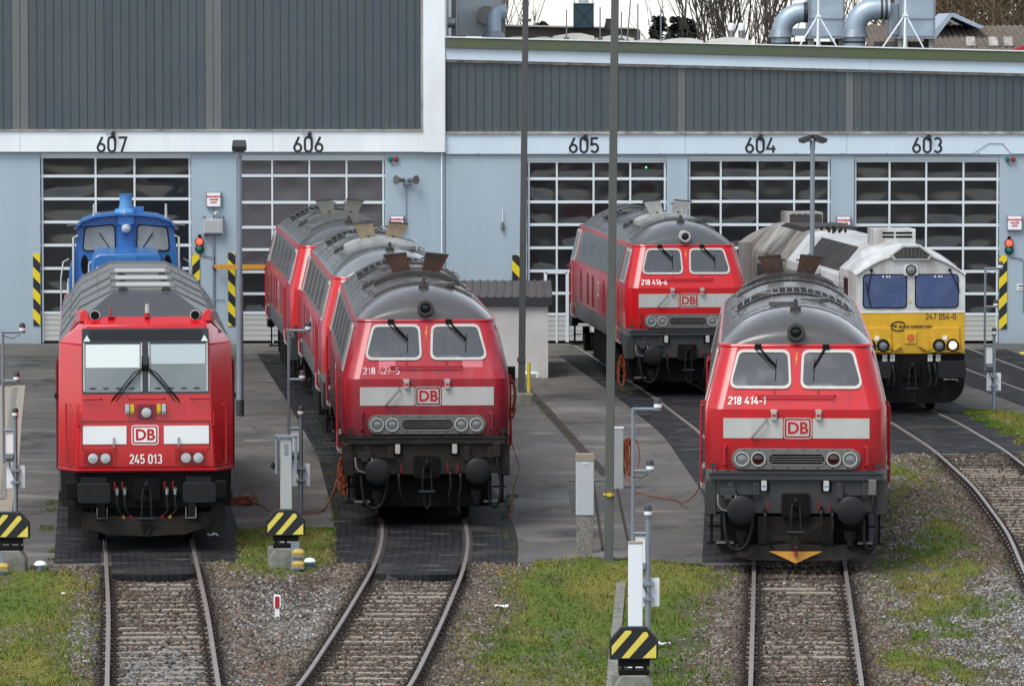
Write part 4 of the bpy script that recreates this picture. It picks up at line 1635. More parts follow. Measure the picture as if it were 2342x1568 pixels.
# ================================================================ LOCOMOTIVES
def plan_ring(w, f, L, rx, ry, z, n=5, zrear=None):
    """horizontal outline of a body: half width w, ends at f and L-f, rounded corners"""
    pts = []
    for cx, cy, a0 in ((w - rx, f + ry, -90), (w - rx, L - f - ry, 0), (-w + rx, L - f - ry, 90), (-w + rx, f + ry, 180)):
        for i in range(n + 1):
            a = R(a0 + 90 * i / n)
            pts.append((cx + rx * math.cos(a), cy + ry * math.sin(a), z))
    return pts


def wheelset(parent, yc, r=.5, name='bogie', axles=(-1.4, 1.4), m='black'):
    mb = MB()
    for s in (-1, 1):
        mb.box(s * 1.02 - .09, s * 1.02 + .09, yc - 2.0, yc + 2.0, .42, .78)
        for a in axles:
            mb.box(s * 1.1 - .14, s * 1.1 + .14, yc + a - .22, yc + a + .22, .32, .78)
            mb.cyl((s * 1.15, yc + a + .35, .45), (s * 1.15, yc + a + .35, .95), .10, .10, 8)
    mb.box(-.9, .9, yc - .4, yc + .4, .4, .9)
    b = mb.build(name, m, parent)
    for a in axles:
        mb = MB()
        for s in (-1, 1):
            mb.lathe([(r - .06, s * .69), (r + .025, s * .69), (r + .02, s * .72), (r, s * .725), (r - .01, s * .82), (r - .1, s * .82), (r - .12, s * .79), (.15, s * .79), (.15, s * .69)], (0, yc + a, r), 'x', 22)
        mb.cyl((-.7, yc + a, r), (.7, yc + a, r), .09, .09, 8)
        mb.build('wheel', 'black', b, smooth=40)


def ribbon_bar(pts, r, name, m, parent, n=6):
    mb = MB()
    mb.tube(pts, r, n)
    return mb.build(name, m, parent, smooth=50)


def round_buffer(parent, x, z, r, y0=0.0):
    mb = MB()
    mb.lathe([(0, y0 - .62), (r * .55, y0 - .617), (r * .9, y0 - .60), (r, y0 - .585), (r, y0 - .555), (r * .86, y0 - .545), (.11, y0 - .52), (.10, y0 - .28), (.14, y0 - .27), (.15, y0 + .06), (0, y0 + .06)], (x, 0, z), 'y', 24)
    mb.box(x - .2, x + .2, y0 - .02, y0 + .05, z - .2, z + .22)
    mb.build('buffer', 'buffer', parent, smooth=40)


def hose(parent, pts, r=.024, m='rubber', name='hose'):
    P = [Vector(p) for p in pts]
    out = []
    k = len(P)
    for i in range(k - 1):
        p0, p1, p2, p3 = P[max(i - 1, 0)], P[i], P[i + 1], P[min(i + 2, k - 1)]
        for j in range(6):
            t = j / 6
            out.append(.5 * ((2 * p1) + (p2 - p0) * t + (2 * p0 - 5 * p1 + 4 * p2 - p3) * t * t + (3 * p1 - p0 - 3 * p2 + p3) * t ** 3))
    out.append(P[-1])
    mb = MB()
    mb.tube(out, r, 7)
    return mb.build(name, m, parent, smooth=60)


def coupling(parent, z=1.03, y0=0.0, drop=.42):
    mb = MB()
    mb.prism(rrect(.46, .40, .04, 2, 0, z), 'y', y0 - .07, y0)
    for sx_ in (-.18, .18):
        for sz_ in (-.15, .15):
            mb.cyl((sx_, y0 - .09, z + sz_), (sx_, y0 - .06, z + sz_), .028, .028, 6)
    c = mb.build('coupler_plate', 'black', parent)
    mb = MB()
    mb.tube([(0, y0 - .05, z), (0, y0 - .26, z), (0, y0 - .34, z + .04), (0, y0 - .36, z + .10), (0, y0 - .30, z + .14)], [.06, .055, .05, .04, .03], 8)
    mb.build('hook', 'buffer', c, smooth=50)
    mb = MB()
    for s in (-1, 1):
        mb.tube([(s * .055, y0 - .30, z + .04), (s * .075, y0 - .33, z - .12), (s * .085, y0 - .30, z - drop)], .019, 6)
        mb.tube([(s * .05, y0 - .30, z - drop - .02), (s * .06, y0 - .27, z - drop - .22), (0, y0 - .27, z - drop - .30)], .02, 6)
    mb.cyl((-.14, y0 - .30, z - drop), (.14, y0 - .30, z - drop), .034, .034, 8)
    mb.build('shackle', 'buffer', c, smooth=50)


def db_logo(parent, x, y, z, w, h, tilt=0.0, front='white', ink='red', rz=0.0):
    """rounded frame with two bold letters"""
    lg = MB()
    out, inn = rrect(w, h, h * .14, 4), rrect(w - .03, h - .03, h * .11, 4)
    n = len(out)
    vs = [(p[0], -.006, p[1]) for p in out] + [(p[0], -.006, p[1]) for p in inn]
    lg.add(vs, [(i, (i + 1) % n, n + (i + 1) % n, n + i) for i in range(n)])
    lg.prism(rrect(w - .085, h - .085, h * .07, 3), 'y', -.006, .002)
    mt = Matrix.Translation((x, y, z)) @ Matrix.Rotation(rz, 4, 'Z')
    lg.xf(mt)
    o = lg.build('logo', front, parent)
    text('letters', 'DB', h * .78, ink, o, mt @ Vector((0, -.0085, -.005)), bold=h * .022, sx=.98, depth=.001, rz=rz)
    return o


LF = 15.2


def fr(z):                                            # where the sloping front of the red body lies
    return .52 * max(0.0, z - 2.66) / 1.02


def hw(z):                                            # half width of the red body
    return 1.5 - .24 * max(0.0, z - 2.66) / 1.02


def locomotive218(number, label, X, d, rz, red='red', roof='roof', grey='grey', greyside='grey_side', redside='red_side', glass='glass_clear', exhaust='rust', stack_y=5.6, flip=False,
                  stripe='white', letter='lettering', plough=False, inner='lens', full=True, patched=False):
    t = thing('diesel_locomotive', label, 'locomotive', (X, DY(d), 0), rz, 'red diesel locomotives with two round-cornered windscreens')
    # -- body shell
    mb = MB()
    mb.loft([plan_ring(1.49, .02, LF, .30, .42, 1.66), plan_ring(1.5, 0, LF, .30, .42, 1.9), plan_ring(1.5, 0, LF, .30, .42, 2.66), plan_ring(hw(3.66), fr(3.66), LF, .30, .42, 3.66),
             plan_ring(hw(3.66) + .02, fr(3.66) - .02, LF, .30, .42, 3.665), plan_ring(hw(3.70) + .02, fr(3.70) - .02, LF, .30, .42, 3.70)])
    nR = 24
    del mb.f[2 * nR + nR - 1], mb.mi[2 * nR + nR - 1]
    for q in range(len(mb.f)):
        c = [sum(mb.v[i][a] for i in mb.f[q]) / len(mb.f[q]) for a in range(3)]
        if 1.2 < c[1] < LF - 1.2 and abs(c[0]) > 1:
            mb.mi[q] = 1
    mb.build('body', [red, redside], t, smooth=24)
    scr = []
    for s in (-1, 1):
        poly = [(s * .07, 2.99), (s * 1.115, 2.99), (s * .955, 3.615), (s * .10, 3.615)]
        scr.append(round_poly(inset(poly if s > 0 else poly[::-1], .03), .11, 5))
    holed_panel('front_panel', [(-1.2, 2.66), (1.2, 2.66), (hw(3.66) - .3, 3.66), (-hw(3.66) + .3, 3.66)], scr, fr, red, t)
    mb = MB()
    mb.box(-1.2, 1.2, 1.75, 1.8, 2.2, 3.62)
    mb.box(-.42, .05, 1.70, 1.76, 2.3, 3.5, 1)
    mb.box(-1.15, 1.15, .42, .85, 2.4, 2.93, 1)
    mb.box(.25, .62, .55, .70, 2.93, 3.04, 2)
    mb.box(-.66, -.36, .55, .70, 2.93, 3.00, 2)
    for x in (-.55, .62):
        mb.box(x - .24, x + .24, 1.25, 1.4, 2.5, 3.25, 1)
        mb.box(x - .13, x + .13, 1.27, 1.37, 3.27, 3.46, 1)
    mb.build('cab_interior', ['cab_wall', 'cab_desk', 'white'], t)
    # -- grey base band and cab aprons
    mb = MB()
    mb.loft([plan_ring(1.46, .06, LF, .26, .35, 1.22), plan_ring(1.48, .04, LF, .26, .35, 1.30), plan_ring(1.487, .03, LF, .28, .4, 1.66)])
    mb.build('side_band', greyside, t, smooth=30)
    for f0 in (0, 1):
        mb = MB()
        prof = [(.03, .92), (.62, .92), (.86, 1.0), (1.0, 1.16), (1.16, 1.24), (1.7, 1.30), (1.7, 1.50), (.03, 1.50)]
        for s in (-1, 1):
            pp = [(y if not f0 else LF - y, z) for y, z in prof]
            mb.prism(pp, 'x', s * 1.30, s * 1.492)
        ya, yb = (.0, .16) if not f0 else (LF - .16, LF)
        mb.prism([(-1.30, .97), (-.55, .94), (.55, .94), (1.30, .97), (1.30, 1.66), (-1.30, 1.66)], 'y', ya, yb)
        mb.build('buffer_beam', grey, t, smooth=20, bevel=.015)
    for ya in (-.07, LF + .02):
        mb = MB()
        mb.prism([(-1.40, 1.52), (-1.36, 1.50), (1.36, 1.50), (1.40, 1.52), (1.44, 1.62), (-1.44, 1.62)], 'y', ya, ya + .05)
        for a, b in ((-1.42, -.42), (-.41, .58), (.59, 1.42)):
            mb.box(a, b, ya - .02 if ya < 0 else ya, ya + .07, 1.60, 1.625)
        mb.build('ledge', grey, t, bevel=.006)
    # -- roof
    zE, W0 = 3.70, 1.245
    P = []
    ny_, nx_ = 44, 21
    ys = [.535 + .022 * i * i for i in range(9)]
    ys += list(np.linspace(2.2, LF - 2.2, ny_ - 18)) + [LF - q for q in reversed(ys)]
    for y in ys:
        tt = min(y - .535, LF - .535 - y) / 1.75
        hh = (1 - (1 - min(1, tt)) ** 2.6) ** (1 / 2.2) if tt < 1 else 1.0
        row = []
        for j in range(nx_):
            a = math.pi * j / (nx_ - 1)
            cx_ = -math.cos(a)
            e = 1 - abs(cx_) ** 2.25
            wy = W0 - (.16 * (1 - min(1, tt * 2.2)) ** 2)
            row.append((cx_ * wy, y, zE + .56 * hh * e ** .92))
        P.append(row)
    mb = MB()
    mb.grid(P)
    mb.build('roof', roof, t, smooth=50)

    def rz_(x, y=5):
        return zE + .56 * (1 - (abs(x) / W0) ** 2.25) ** .92

    def arch(y, x0=-1.2, x1=1.2, off=.012, n=14):
        return [(x0 + (x1 - x0) * i / n, y, rz_(x0 + (x1 - x0) * i / n) + off) for i in range(n + 1)]

    def fy_(y):
        return LF - y if flip else y
    mb = MB()
    for y in (1.95, 3.1, 6.9, 8.4, 10.2, 12.2, 13.3):
        mb.tube(arch(fy_(y), off=.002), .010, 4)
    for s in (-1, 1):
        for y in (3.1, 6.9, 8.4):
            mb.tube([(s * 1.05, fy_(y), rz_(1.05) + .002), (s * 1.05, fy_(y + 1.5), rz_(1.05) + .002)], .009, 4)
    mb.build('roof_seam', 'roof_dirty', t)
    mb = MB()                                         # raised cross walkway and hatch lids
    pa, pb = arch(fy_(2.0), -.9, .9, .0), arch(fy_(2.32), -.9, .9, .0)
    for i in range(14):
        mb.hexa([pa[i], pa[i + 1], pb[i + 1], pb[i]], [(p[0], p[1], p[2] + .05) for p in (pa[i], pa[i + 1], pb[i + 1], pb[i])])
    mb.build('roof_walkway', roof, t)
    for hx, hy in ((.35, 2.0), (-.05, 2.5), (.0, 7.8), (-.4, 9.2), (.35, 11.2), (-.2, 12.8)):
        mb = MB()
        mb.prism([(hx + .26 * math.cos(R(22.5 + 45 * k)), fy_(hy) + .16 * math.sin(R(22.5 + 45 * k))) for k in range(8)], 'z', rz_(hx) - .02, rz_(hx) + .06)
        mb.build('roof_hatch', roof, t, bevel=.01)
    for s in (-1, 1):
        for y in (2.9, 6.6, 10.6):
            mb = MB()
            x = s * .92
            z = rz_(x)
            mb.tube([(x - .13, fy_(y), z + .06), (x - .11, fy_(y) - .05, z + .11), (x + .06, fy_(y) - .05, z + .07), (x + .12, fy_(y), z - .02)], .009, 5)
            mb.build('roof_handle', 'roof_dirty', t)
            mb = MB()
            mb.tube([(x + .04 * math.cos(R(q)), fy_(y + .7), z + .04 + .04 * math.sin(R(q))) for q in range(0, 360, 40)], .009, 4, closed=True)
            mb.build('lifting_ring', 'roof_dirty', t)
    # cooling grille: dark louvres over the shoulder line
    for gy, gw in ((stack_y + .85, .55), (stack_y + 4.9, 1.6)):
        mb = MB()
        ys0, ys1 = fy_(gy), fy_(gy + gw)
        pa, pb = arch(min(ys0, ys1), -1.0, 1.0, .02, 16), arch(max(ys0, ys1), -1.0, 1.0, .02, 16)
        for i in range(16):
            u = .12
            q = [Vector(pa[i]).lerp(Vector(pa[i + 1]), u), Vector(pa[i]).lerp(Vector(pa[i + 1]), 1 - u), Vector(pb[i]).lerp(Vector(pb[i + 1]), 1 - u), Vector(pb[i]).lerp(Vector(pb[i + 1]), u)]
            mb.hexa(q, [p + Vector((0, 0, .015)) for p in q], 0)
        for A in (pa, pb):
            mb.tube([(p[0], p[1], p[2] + .01) for p in A], .018, 4, m=1)
        for i in range(17):
            mb.tube([Vector(pa[i]) + Vector((0, 0, .02)), Vector(pb[i]) + Vector((0, 0, .02))], .014, 4, m=1)
        mb.build('roof_grille', ['black', 'roof_dirty'], t)
    # exhaust housing and stacks
    sy = fy_(stack_y)
    mb = MB()
    pa, pb = arch(sy - .55, -.80, .80, -.05), arch(sy + .55, -.80, .80, -.05)
    for i in range(14):
        q = [pa[i], pa[i + 1], pb[i + 1], pb[i]]
        mb.hexa(q, [(p[0], p[1], p[2] + .15) for p in q])
    hs = mb.build('exhaust_housing', {'rust': 'soot', 'tan_exhaust': 'alloy_exhaust', 'pale_exhaust': 'lampband', 'alloy_exhaust': 'alloy_exhaust'}[exhaust], t)
    for s in (-1, 1):
        mb = MB()
        bx, tx_ = s * .27, s * .40
        z0, z1 = rz_(bx) + .06, 4.66
        for (wa, wb) in ((1.0, 1.0),):
            a = [(bx - .165, sy - .11, z0), (bx + .165, sy - .11, z0), (bx + .165, sy + .11, z0), (bx - .165, sy + .11, z0)]
            b = [(tx_ - .215, sy - .16, z1 + s * .02), (tx_ + .215, sy - .16, z1 - s * .02), (tx_ + .215, sy + .16, z1 - s * .02), (tx_ - .215, sy + .16, z1 + s * .02)]
            mb.add(a + b, [(0, 1, 5, 4), (1, 2, 6, 5), (2, 3, 7, 6), (3, 0, 4, 7)], 0)
            c = [(p[0] * .97 + tx_ * .03, p[1] * .9 + sy * .1, p[2] - .02) for p in b]
            dd = [(p[0] * .95 + bx * .05, p[1] * .9 + sy * .1, p[2] + .02) for p in a]
            mb.add(c + dd, [(0, 1, 5, 4), (1, 2, 6, 5), (2, 3, 7, 6), (3, 0, 4, 7), (4, 5, 6, 7)], 1)
            mb.add(b + c, [(0, 1, 5, 4), (1, 2, 6, 5), (2, 3, 7, 6), (3, 0, 4, 7)], 1)
        mb.tube([(bx - .17, sy - .12, z0), (bx + .17, sy - .12, z0), (bx + .17, sy + .12, z0), (bx - .17, sy + .12, z0)], .02, 4, m=1, closed=True)
        mb.tube([(p[0] * 1.0, p[1], p[2]) for p in b], .012, 4, m=1, closed=True)
        mb.box(tx_ - s * .25 - .05, tx_ - s * .25 + .05, sy - .02, sy + .02, z1 - .09, z1 - .06, 1)
        mb.box(bx - .025, bx + .025, sy - .15, sy - .11, z0 - .02, z0 + .08, 1)
        mb.build('exhaust_stack', [exhaust, 'soot'], hs)
    # upper lamp, horn
    zl = 3.90
    mb = MB()
    mb.lathe([(0, .48), (.088, .48), (.092, .41), (.135, .41), (.145, .44), (.145, .8), (.085, .8)], (0, 0, zl), 'y', 20)
    lp = mb.build('upper_lamp', 'soot' if roof != 'roof' else 'silver', t, smooth=40)
    mb = MB()
    mb.lathe([(0, .445), (.05, .45), (.089, .465), (0, .475)], (0, 0, zl), 'y', 16)
    mb.build('lens', 'glass_dark', lp, smooth=40)
    mb = MB()
    mb.box(-.09, .09, 1.36, 1.54, 4.20, 4.27)
    mb.cyl((0, 1.45, 4.25), (0, 1.45, 4.40), .045, .03, 8)
    mb.build('horn', 'soot', t)

    # -- windscreens
    for s in (-1, 1):
        poly = [(s * .07, 2.99), (s * 1.115, 2.99), (s * .955, 3.615), (s * .10, 3.615)]
        if s < 0:
            poly = poly[::-1]
        out, inn = round_poly(poly, .13, 5), round_poly(inset(poly, .046), .10, 5)
        mb = MB()
        n = len(out)
        fv = [(p[0], fr(p[1]) - .025, p[1]) for p in out] + [(p[0], fr(p[1]) - .025, p[1]) for p in inn] + [(p[0], fr(p[1]) + .02, p[1]) for p in out] + [(p[0], fr(p[1]) + .02, p[1]) for p in inn]
        fs = []
        for i in range(n):
            j = (i + 1) % n
            fs += [(i, j, n + j, n + i), (i, 2 * n + i, 2 * n + j, j), (n + i, n + j, 3 * n + j, 3 * n + i)]
        mb.add(fv, fs)
        wf = mb.build('window_frame', 'silver', t)
        mb = MB()
        mb.add([(p[0], fr(p[1]) - .008, p[1]) for p in inn], [tuple(range(n))])
        mb.build('window_pane', glass, wf)
        # wiper hanging from the eave
        mb = MB()
        x0, x1 = s * .55 - .05 if s > 0 else s * .62, s * .30 if s > 0 and flip else (s * .42 + .05 if s > 0 else s * .33)
        if s > 0 and not flip:
            x0, x1 = .42, .72
        mb.tube([(x0, fr(3.68) - .05, 3.66), (x1, fr(3.36) - .06, 3.36)], .016, 5)
        mb.tube([(x0 - .05, fr(3.66) - .05, 3.62), (x1 - .02, fr(3.3) - .06, 3.34)], .008, 4)
        mb.tube([(x1 + .01, fr(3.45) - .05, 3.46), (x1 - .01, fr(3.14) - .045, 3.13)], .010, 4)
        mb.box(x0 - .06, x0 + .05, fr(3.66) - .07, fr(3.66), 3.62, 3.70)
        mb.build('wiper', 'black', t)
        if full:
            mb = MB()                                 # things on the desk behind the glass and a little hook below
            mb.tube([(s * .36, fr(2.97) - .04, 3.0), (s * .36, fr(2.93) - .03, 2.93)], .012, 4)
            mb.build('window_catch', 'red_part', t)
    # flash sign between the windscreens
    bz = 3.46
    fl = [(p[0] * .62, p[1] * .85) for p in ((.02, .14), (-.045, -.01), (-.005, -.01), (-.03, -.15), (.045, .035), (.005, .035), (.05, .14))]
    mb = MB()
    mb.prism([(p[0] + .01, p[1] + bz) for p in fl], 'y', -.004, .004)
    mb.v = [(p[0], p[1] + fr(p[2]) - .004, p[2]) for p in mb.v]
    mb.build('flash_sign', 'bolt', t)
    if number:
        numerals('running_number', number, .135, letter, t, (-.80, fr(2.79) - .008, 2.80), tilt=R(27), weight=.15, slant=.10 if plough else .0, wide=.98, skip=(1, 6) if patched else ())
    if patched:
        for x, w in ((-.70, .30), (.83, .36)):
            mb = MB()
            mb.box(x - w / 2, x + w / 2, -.006, .004, 2.86, 2.98)
            mb.v = [(p[0], p[1] + fr(p[2]), p[2]) for p in mb.v]
            mb.build('paint_patch', 'patch', t)
    # handrails, sockets
    ribbon_bar([(-.64, fr(2.88), 2.88), (-.62, fr(2.88) - .07, 2.88), (.62, fr(2.88) - .07, 2.88), (.64, fr(2.88), 2.88)], .017, 'handrail', 'red_part', t)
    for x in (-.36, .37):
        mb = MB()
        mb.prism(rrect(.09, .17, .02, 2, x, 2.575), 'y', -.075, .0)
        mb.box(x - .035, x + .035, -.085, -.07, 2.545, 2.59, 1)
        mb.box(x - .06, x + .06, -.05, 0, 2.62, 2.65)
        mb.build('step_light', ['silver', 'sign_red'], t, bevel=.006)
    # white stripes and logo
    for a, b in ((-1.19, -.215), (.275, 1.205)):
        mb = MB()
        mb.box(a, b, -.006, .01, 2.185, 2.515)
        mb.build('stripe', stripe, t)
    db_logo(t, .03, -.004, 2.35, .46, .345, front=stripe if stripe != 'white' else 'white', ink='red')
    ribbon_bar([(-.49, .0, 2.50), (-.49, -.08, 2.50), (-.52, -.09, 2.44), (-.72, -.06, 2.20), (-.72, .0, 2.18)], .018, 'lamp_handle', 'steel', t)
    # lamp band
    mb = MB()
    mb.prism(rrect(2.12, .345, .17, 8, .005, 1.845), 'y', -.035, .01)
    lb = mb.build('lamp_band', 'lampband', t, bevel=.008)
    mb = MB()
    for q in (1.99, 1.70):
        for x in np.linspace(-.85, .85, 8):
            mb.cyl((x, -.04, q), (x, -.03, q), .012, .012, 6)
    mb.build('rivet', 'black', lb)
    for x in (-.885, -.615, .62, .89):
        outer = abs(x) > .7
        mb = MB()
        mb.lathe([(.098, -.035), (.102, -.075), (.121, -.075), (.124, -.035)], (x, 0, 1.845), 'y', 22)
        nm = 'headlight' if (outer or inner == 'lens') else 'tail_light'
        hl = mb.build(nm, 'silver', t, smooth=40)
        mb = MB()
        mb.lathe([(0, -.062), (.04, -.06), (.075, -.052), (.096, -.04), (.096, -.03), (0, -.03)], (x, 0, 1.845), 'y', 18)
        mb.build('lens', 'lens' if outer else inner, hl, smooth=50)
    mb = MB()
    o1, i1 = rrect(.98, .225, .11, 6, .015, 1.845), rrect(.90, .16, .07, 6, .015, 1.845)
    n = len(o1)
    mb.add([(p[0], -.05, p[1]) for p in o1] + [(p[0], -.05, p[1]) for p in i1] + [(p[0], -.03, p[1]) for p in o1] + [(p[0], -.03, p[1]) for p in i1],
           sum([[(i, (i + 1) % n, n + (i + 1) % n, n + i), (i, 2 * n + i, 2 * n + (i + 1) % n, (i + 1) % n), (n + i, n + (i + 1) % n, 3 * n + (i + 1) % n, 3 * n + i)] for i in range(n)], []))
    vg = mb.build('vent_frame', 'lampband', t)
    mb = MB()
    mb.prism(i1, 'y', -.037, -.034, 0)
    for z in (1.805, 1.845, 1.885):
        mb.box(-.42, .45, -.050, -.038, z - .006, z + .006, 1)
    mb.build('vent', ['black', 'lampband'], vg)
    for s in (-1, 1):
        ribbon_bar([(s * 1.14, 0, 2.06), (s * 1.17, -.08, 2.03), (s * 1.17, -.08, 1.76), (s * 1.14, 0, 1.73)], .024, 'grab_handle', 'red_part' if red != 'red_dirty' else red, t)
        mb = MB()
        mb.box(s * 1.36 - .05, s * 1.36 + .05, -.05, -.02, 1.70, 1.77)
        mb.box(s * 1.36 - .012, s * 1.36 + .012, -.045, -.02, 1.52, 1.72)
        mb.build('lamp_bracket', grey, t)
    # -- buffer beam kit
    for x, mm in ((-.52, 'white'), (.50, 'white')):
        mb = MB()
        mb.box(x - .09, x + .09, -.03, 0, 1.31, 1.47, 1)
        mb.prism(rrect(.09, .17, .02, 2, x, 1.41), 'y', -.08, -.02, 0)
        if red == 'red' and plough:
            mb.box(x - .035, x + .035, -.084, -.075, 1.385, 1.415, 2)
        mb.build('socket', ['white' if red != 'red_dirty' else 'silver', 'black', 'blue_light'], t, bevel=.005)
    for x in (-.89, .90):
        round_buffer(t, x, 1.05, .235)
        mb = MB()
        for dx in (-.18, .24):
            mb.box(x + dx - .055, x + dx + .055, -.05, 0, 1.20, 1.46)
            mb.cyl((x + dx, -.07, 1.42), (x + dx, -.04, 1.42), .02, .02, 6)
        mb.box(x - .05, x + .33, -.09, -.02, 1.26, 1.275)
        mb.build('buffer_bracket', grey, t)
    coupling(t, 1.08)
    mb = MB()
    mb.box(-1.24, -.98, -.12, 0, 1.24, 1.36)
    mb.box(-1.18, -1.04, -.16, 0, 1.18, 1.26)
    hb = mb.build('cable_socket', grey, t, bevel=.012)
    ribbon_bar([(-1.28, -.10, 1.26), (-1.27, -.16, 1.10), (-1.22, -.17, 1.03), (-1.13, -.17, 1.0), (-1.04, -.17, 1.03), (-.99, -.16, 1.10), (-.98, -.10, 1.26)], .016, 'loop', 'lampband', hb)
    hose(t, [(-1.17, -.08, .96), (-1.16, -.14, .72), (-1.10, -.17, .45), (-.95, -.18, .36), (-.80, -.18, .46), (-.72, -.12, .72), (-.70, -.05, .92)], .030)
    mb = MB()
    mb.box(1.19, 1.32, -.10, .0, 1.26, 1.52)
    mb.build('junction_box', 'lampband' if grey != 'grey_dirty' else grey, t, bevel=.012)
    hose(t, [(1.26, -.06, 1.26), (1.28, -.12, 1.05), (1.33, -.16, .75), (1.28, -.18, .45), (1.20, -.18, .38), (1.12, -.12, .52), (1.12, -.05, .85)], .028)
    for x, dz in ((-.50, 0), (.42, .04), (.60, 0)):
        mb = MB()
        mb.cyl((x, -.12, .98 + dz), (x, 0, 1.0 + dz), .035, .035, 8)
        mb.tube([(x, -.06, 1.0 + dz), (x, -.13, .92 + dz)], .024, 6)
        hv = mb.build('air_cock', 'buffer', t)
        ribbon_bar([(x + .04 * (1 if x < 0 else -1), -.09, .98 + dz), (x + .05 * (1 if x < 0 else -1), -.11, 1.13 + dz)], .012, 'lever', 'red_part', hv)
        hose(t, [(x, -.13, .93 + dz), (x + .01, -.15, .75), (x + (.05 if x < 0 else -.02), -.14, .55 + dz), (x + (.12 if x < 0 else .0), -.10, .40 + dz)], .026)
    # -- below
    mb = MB()
    mb.box(-1.15, 1.15, .3, .8, .35, .95)
    mb.box(-.35, .35, 1, LF - 1, .55, 1.25)
    mb.build('frame', 'black', t)
    if plough:
        mb = MB()
        mb.add([(-1.22, -.02, .27), (-.75, -.12, .19), (0, -.16, .18), (.75, -.12, .19), (1.22, -.02, .27), (1.35, .10, .46), (.55, .02, .42), (0, -.04, .46), (-.55, .02, .42), (-1.35, .10, .46)],
               [(0, 1, 8, 9), (1, 2, 7, 8), (2, 3, 6, 7), (3, 4, 5, 6)])
        mb.add([(-.62, .03, .90), (.62, .03, .90), (.62, .03, .42), (0, -.02, .46), (-.62, .03, .42)], [(0, 1, 2, 3, 4)])
        for s in (-1, 1):
            mb.add([(s * .62, .03, .78), (s * .10, -.05, .52), (s * .62, .0, .44)], [(0, 1, 2)])
        pl = mb.build('plough', 'plough', t)
        mb = MB()
        mb.add([(-.44, -.145, .34), (0, -.175, .34), (.44, -.145, .34), (0, -.185, .145), (-.44, -.135, .335), (0, -.16, .335), (.44, -.135, .335), (0, -.17, .14)], [(0, 1, 3), (1, 2, 3), (4, 5, 1, 0), (5, 6, 2, 1)])
        mb.build('plough_mark', 'orange', pl)
        ribbon_bar([(0, -.20, .43), (0, -.21, .26)], .024, 'red_grip', 'red_part', t)
    for s in (-1, 1):
        mb = MB()
        for y in (.35, LF - .7):
            mb = MB()
            mb.box(s * 1.18, s * 1.46, y, y + .22, .40, .43)
            mb.box(s * 1.36, s * 1.40, y + .02, y + .2, .40, 1.0)
            mb.box(s * 1.20, s * 1.44, y + .02, y + .2, .68, .70)
            mb.build('step', 'black', t)
        mb = MB()
        mb.box(s * 1.02, s * 1.30, -.14, .1, .46, .48)
        mb.build('shunter_step', 'lampband', t)
        mb = MB()
        mb.box(s * .80, s * .98, -.06, .2, .52, .66)
        mb.box(s * .84, s * .94, -.08, .15, .42, .56)
        mb.build('sander_bracket', 'black', t)
    wheelset(t, 3.2)
    wheelset(t, LF - 3.2)
    for s in (-1, 1):
        for a, b in ((5.9, 7.4), (7.5, 9.3)):
            mb = MB()
            mb.box(s * .75, s * 1.38, a, b, .38, 1.22)
            mb.build('fuel_tank' if a > 7 else 'battery_box', 'black', t, bevel=.04)

    # -- sides
    for s in (-1, 1):
        def sp(y, z, off=0.0):
            return (s * (hw(z) + off), y, z)

        def panel(y0, y1, z0, z1, o0, o1, mb, m=0):
            a = [sp(y0, z0, o0), sp(y1, z0, o0), sp(y1, z1, o0), sp(y0, z1, o0)]
            b = [sp(y0, z0, o1), sp(y1, z0, o1), sp(y1, z1, o1), sp(y0, z1, o1)]
            mb.hexa(a, b, m)
        for y0 in (.72, LF - 1.55):                   # cab side windows
            mb = MB()
            panel(y0, y0 + .95, 2.74, 3.58, -.02, .022, mb)
            f = mb.build('side_window', 'silver', t, bevel=.02)
            mb = MB()
            panel(y0 + .07, y0 + .88, 2.81, 3.51, -.02, .026, mb, 0)
            panel(y0 + .45, y0 + .49, 2.81, 3.51, .0, .030, mb, 1)
            mb.build('pane', ['glass_dark', 'silver'], f)
        mb = MB()
        panel(2.05, LF - 2.05, 2.80, 3.60, -.02, .012, mb)
        lv = mb.build('louvre_band', 'lampband', t)
        mb = MB()
        y = 2.12
        i = 0
        while y < LF - 2.4:
            w_ = .42 if i % 4 else .60
            panel(y, y + w_, 2.87, 3.54, 0, .018, mb, i % 4 == 0)
            if i % 4:
                panel(y + w_ * .5 - .01, y + w_ * .5 + .01, 2.88, 3.53, .0, .024, mb, 1)
            y += w_ + .07
            i += 1
        mb.build('louvre', ['glass_side', 'lampband'], lv)
        for y0 in (4.2, 5.5, 8.3, 9.7, 11.6):
            mb = MB()
            yy = fy_(y0)
            pts = rrect(.48 if y0 > 6 else .34, .82, .07, 3, yy, 2.18)
            mb.prism(pts, 'x', s * 1.48, s * 1.508)
            mb.build('side_vent', 'red_dark', t)
        for y0 in (1.72, LF - 1.72):
            mb = MB()
            for dy in (-.33, .33):
                mb.box(s * 1.495, s * 1.504, y0 + dy - .008, y0 + dy + .008, 1.62, 2.75)
            mb.box(s * 1.495, s * 1.504, y0 - .33, y0 + .33, 1.62, 1.632)
            dr = mb.build('side_door', 'red_dark', t)
            for dy in (-.42, .42):
                mb = MB()
                mb.tube([(s * 1.5, y0 + dy, 2.66), (s * 1.57, y0 + dy, 2.63), (s * 1.57, y0 + dy, 1.36), (s * 1.49, y0 + dy, 1.32)], .019, 5)
                mb.build('handrail', 'red_part', dr)
            for dy in (-.30, .30):
                mb = MB()
                mb.tube([(s * 1.49, y0 + dy, 1.60), (s * 1.56, y0 + dy, 1.56), (s * 1.56, y0 + dy, 1.26), (s * 1.49, y0 + dy, 1.22)], .02, 5)
                mb.build('grab_handle', 'silver', dr)
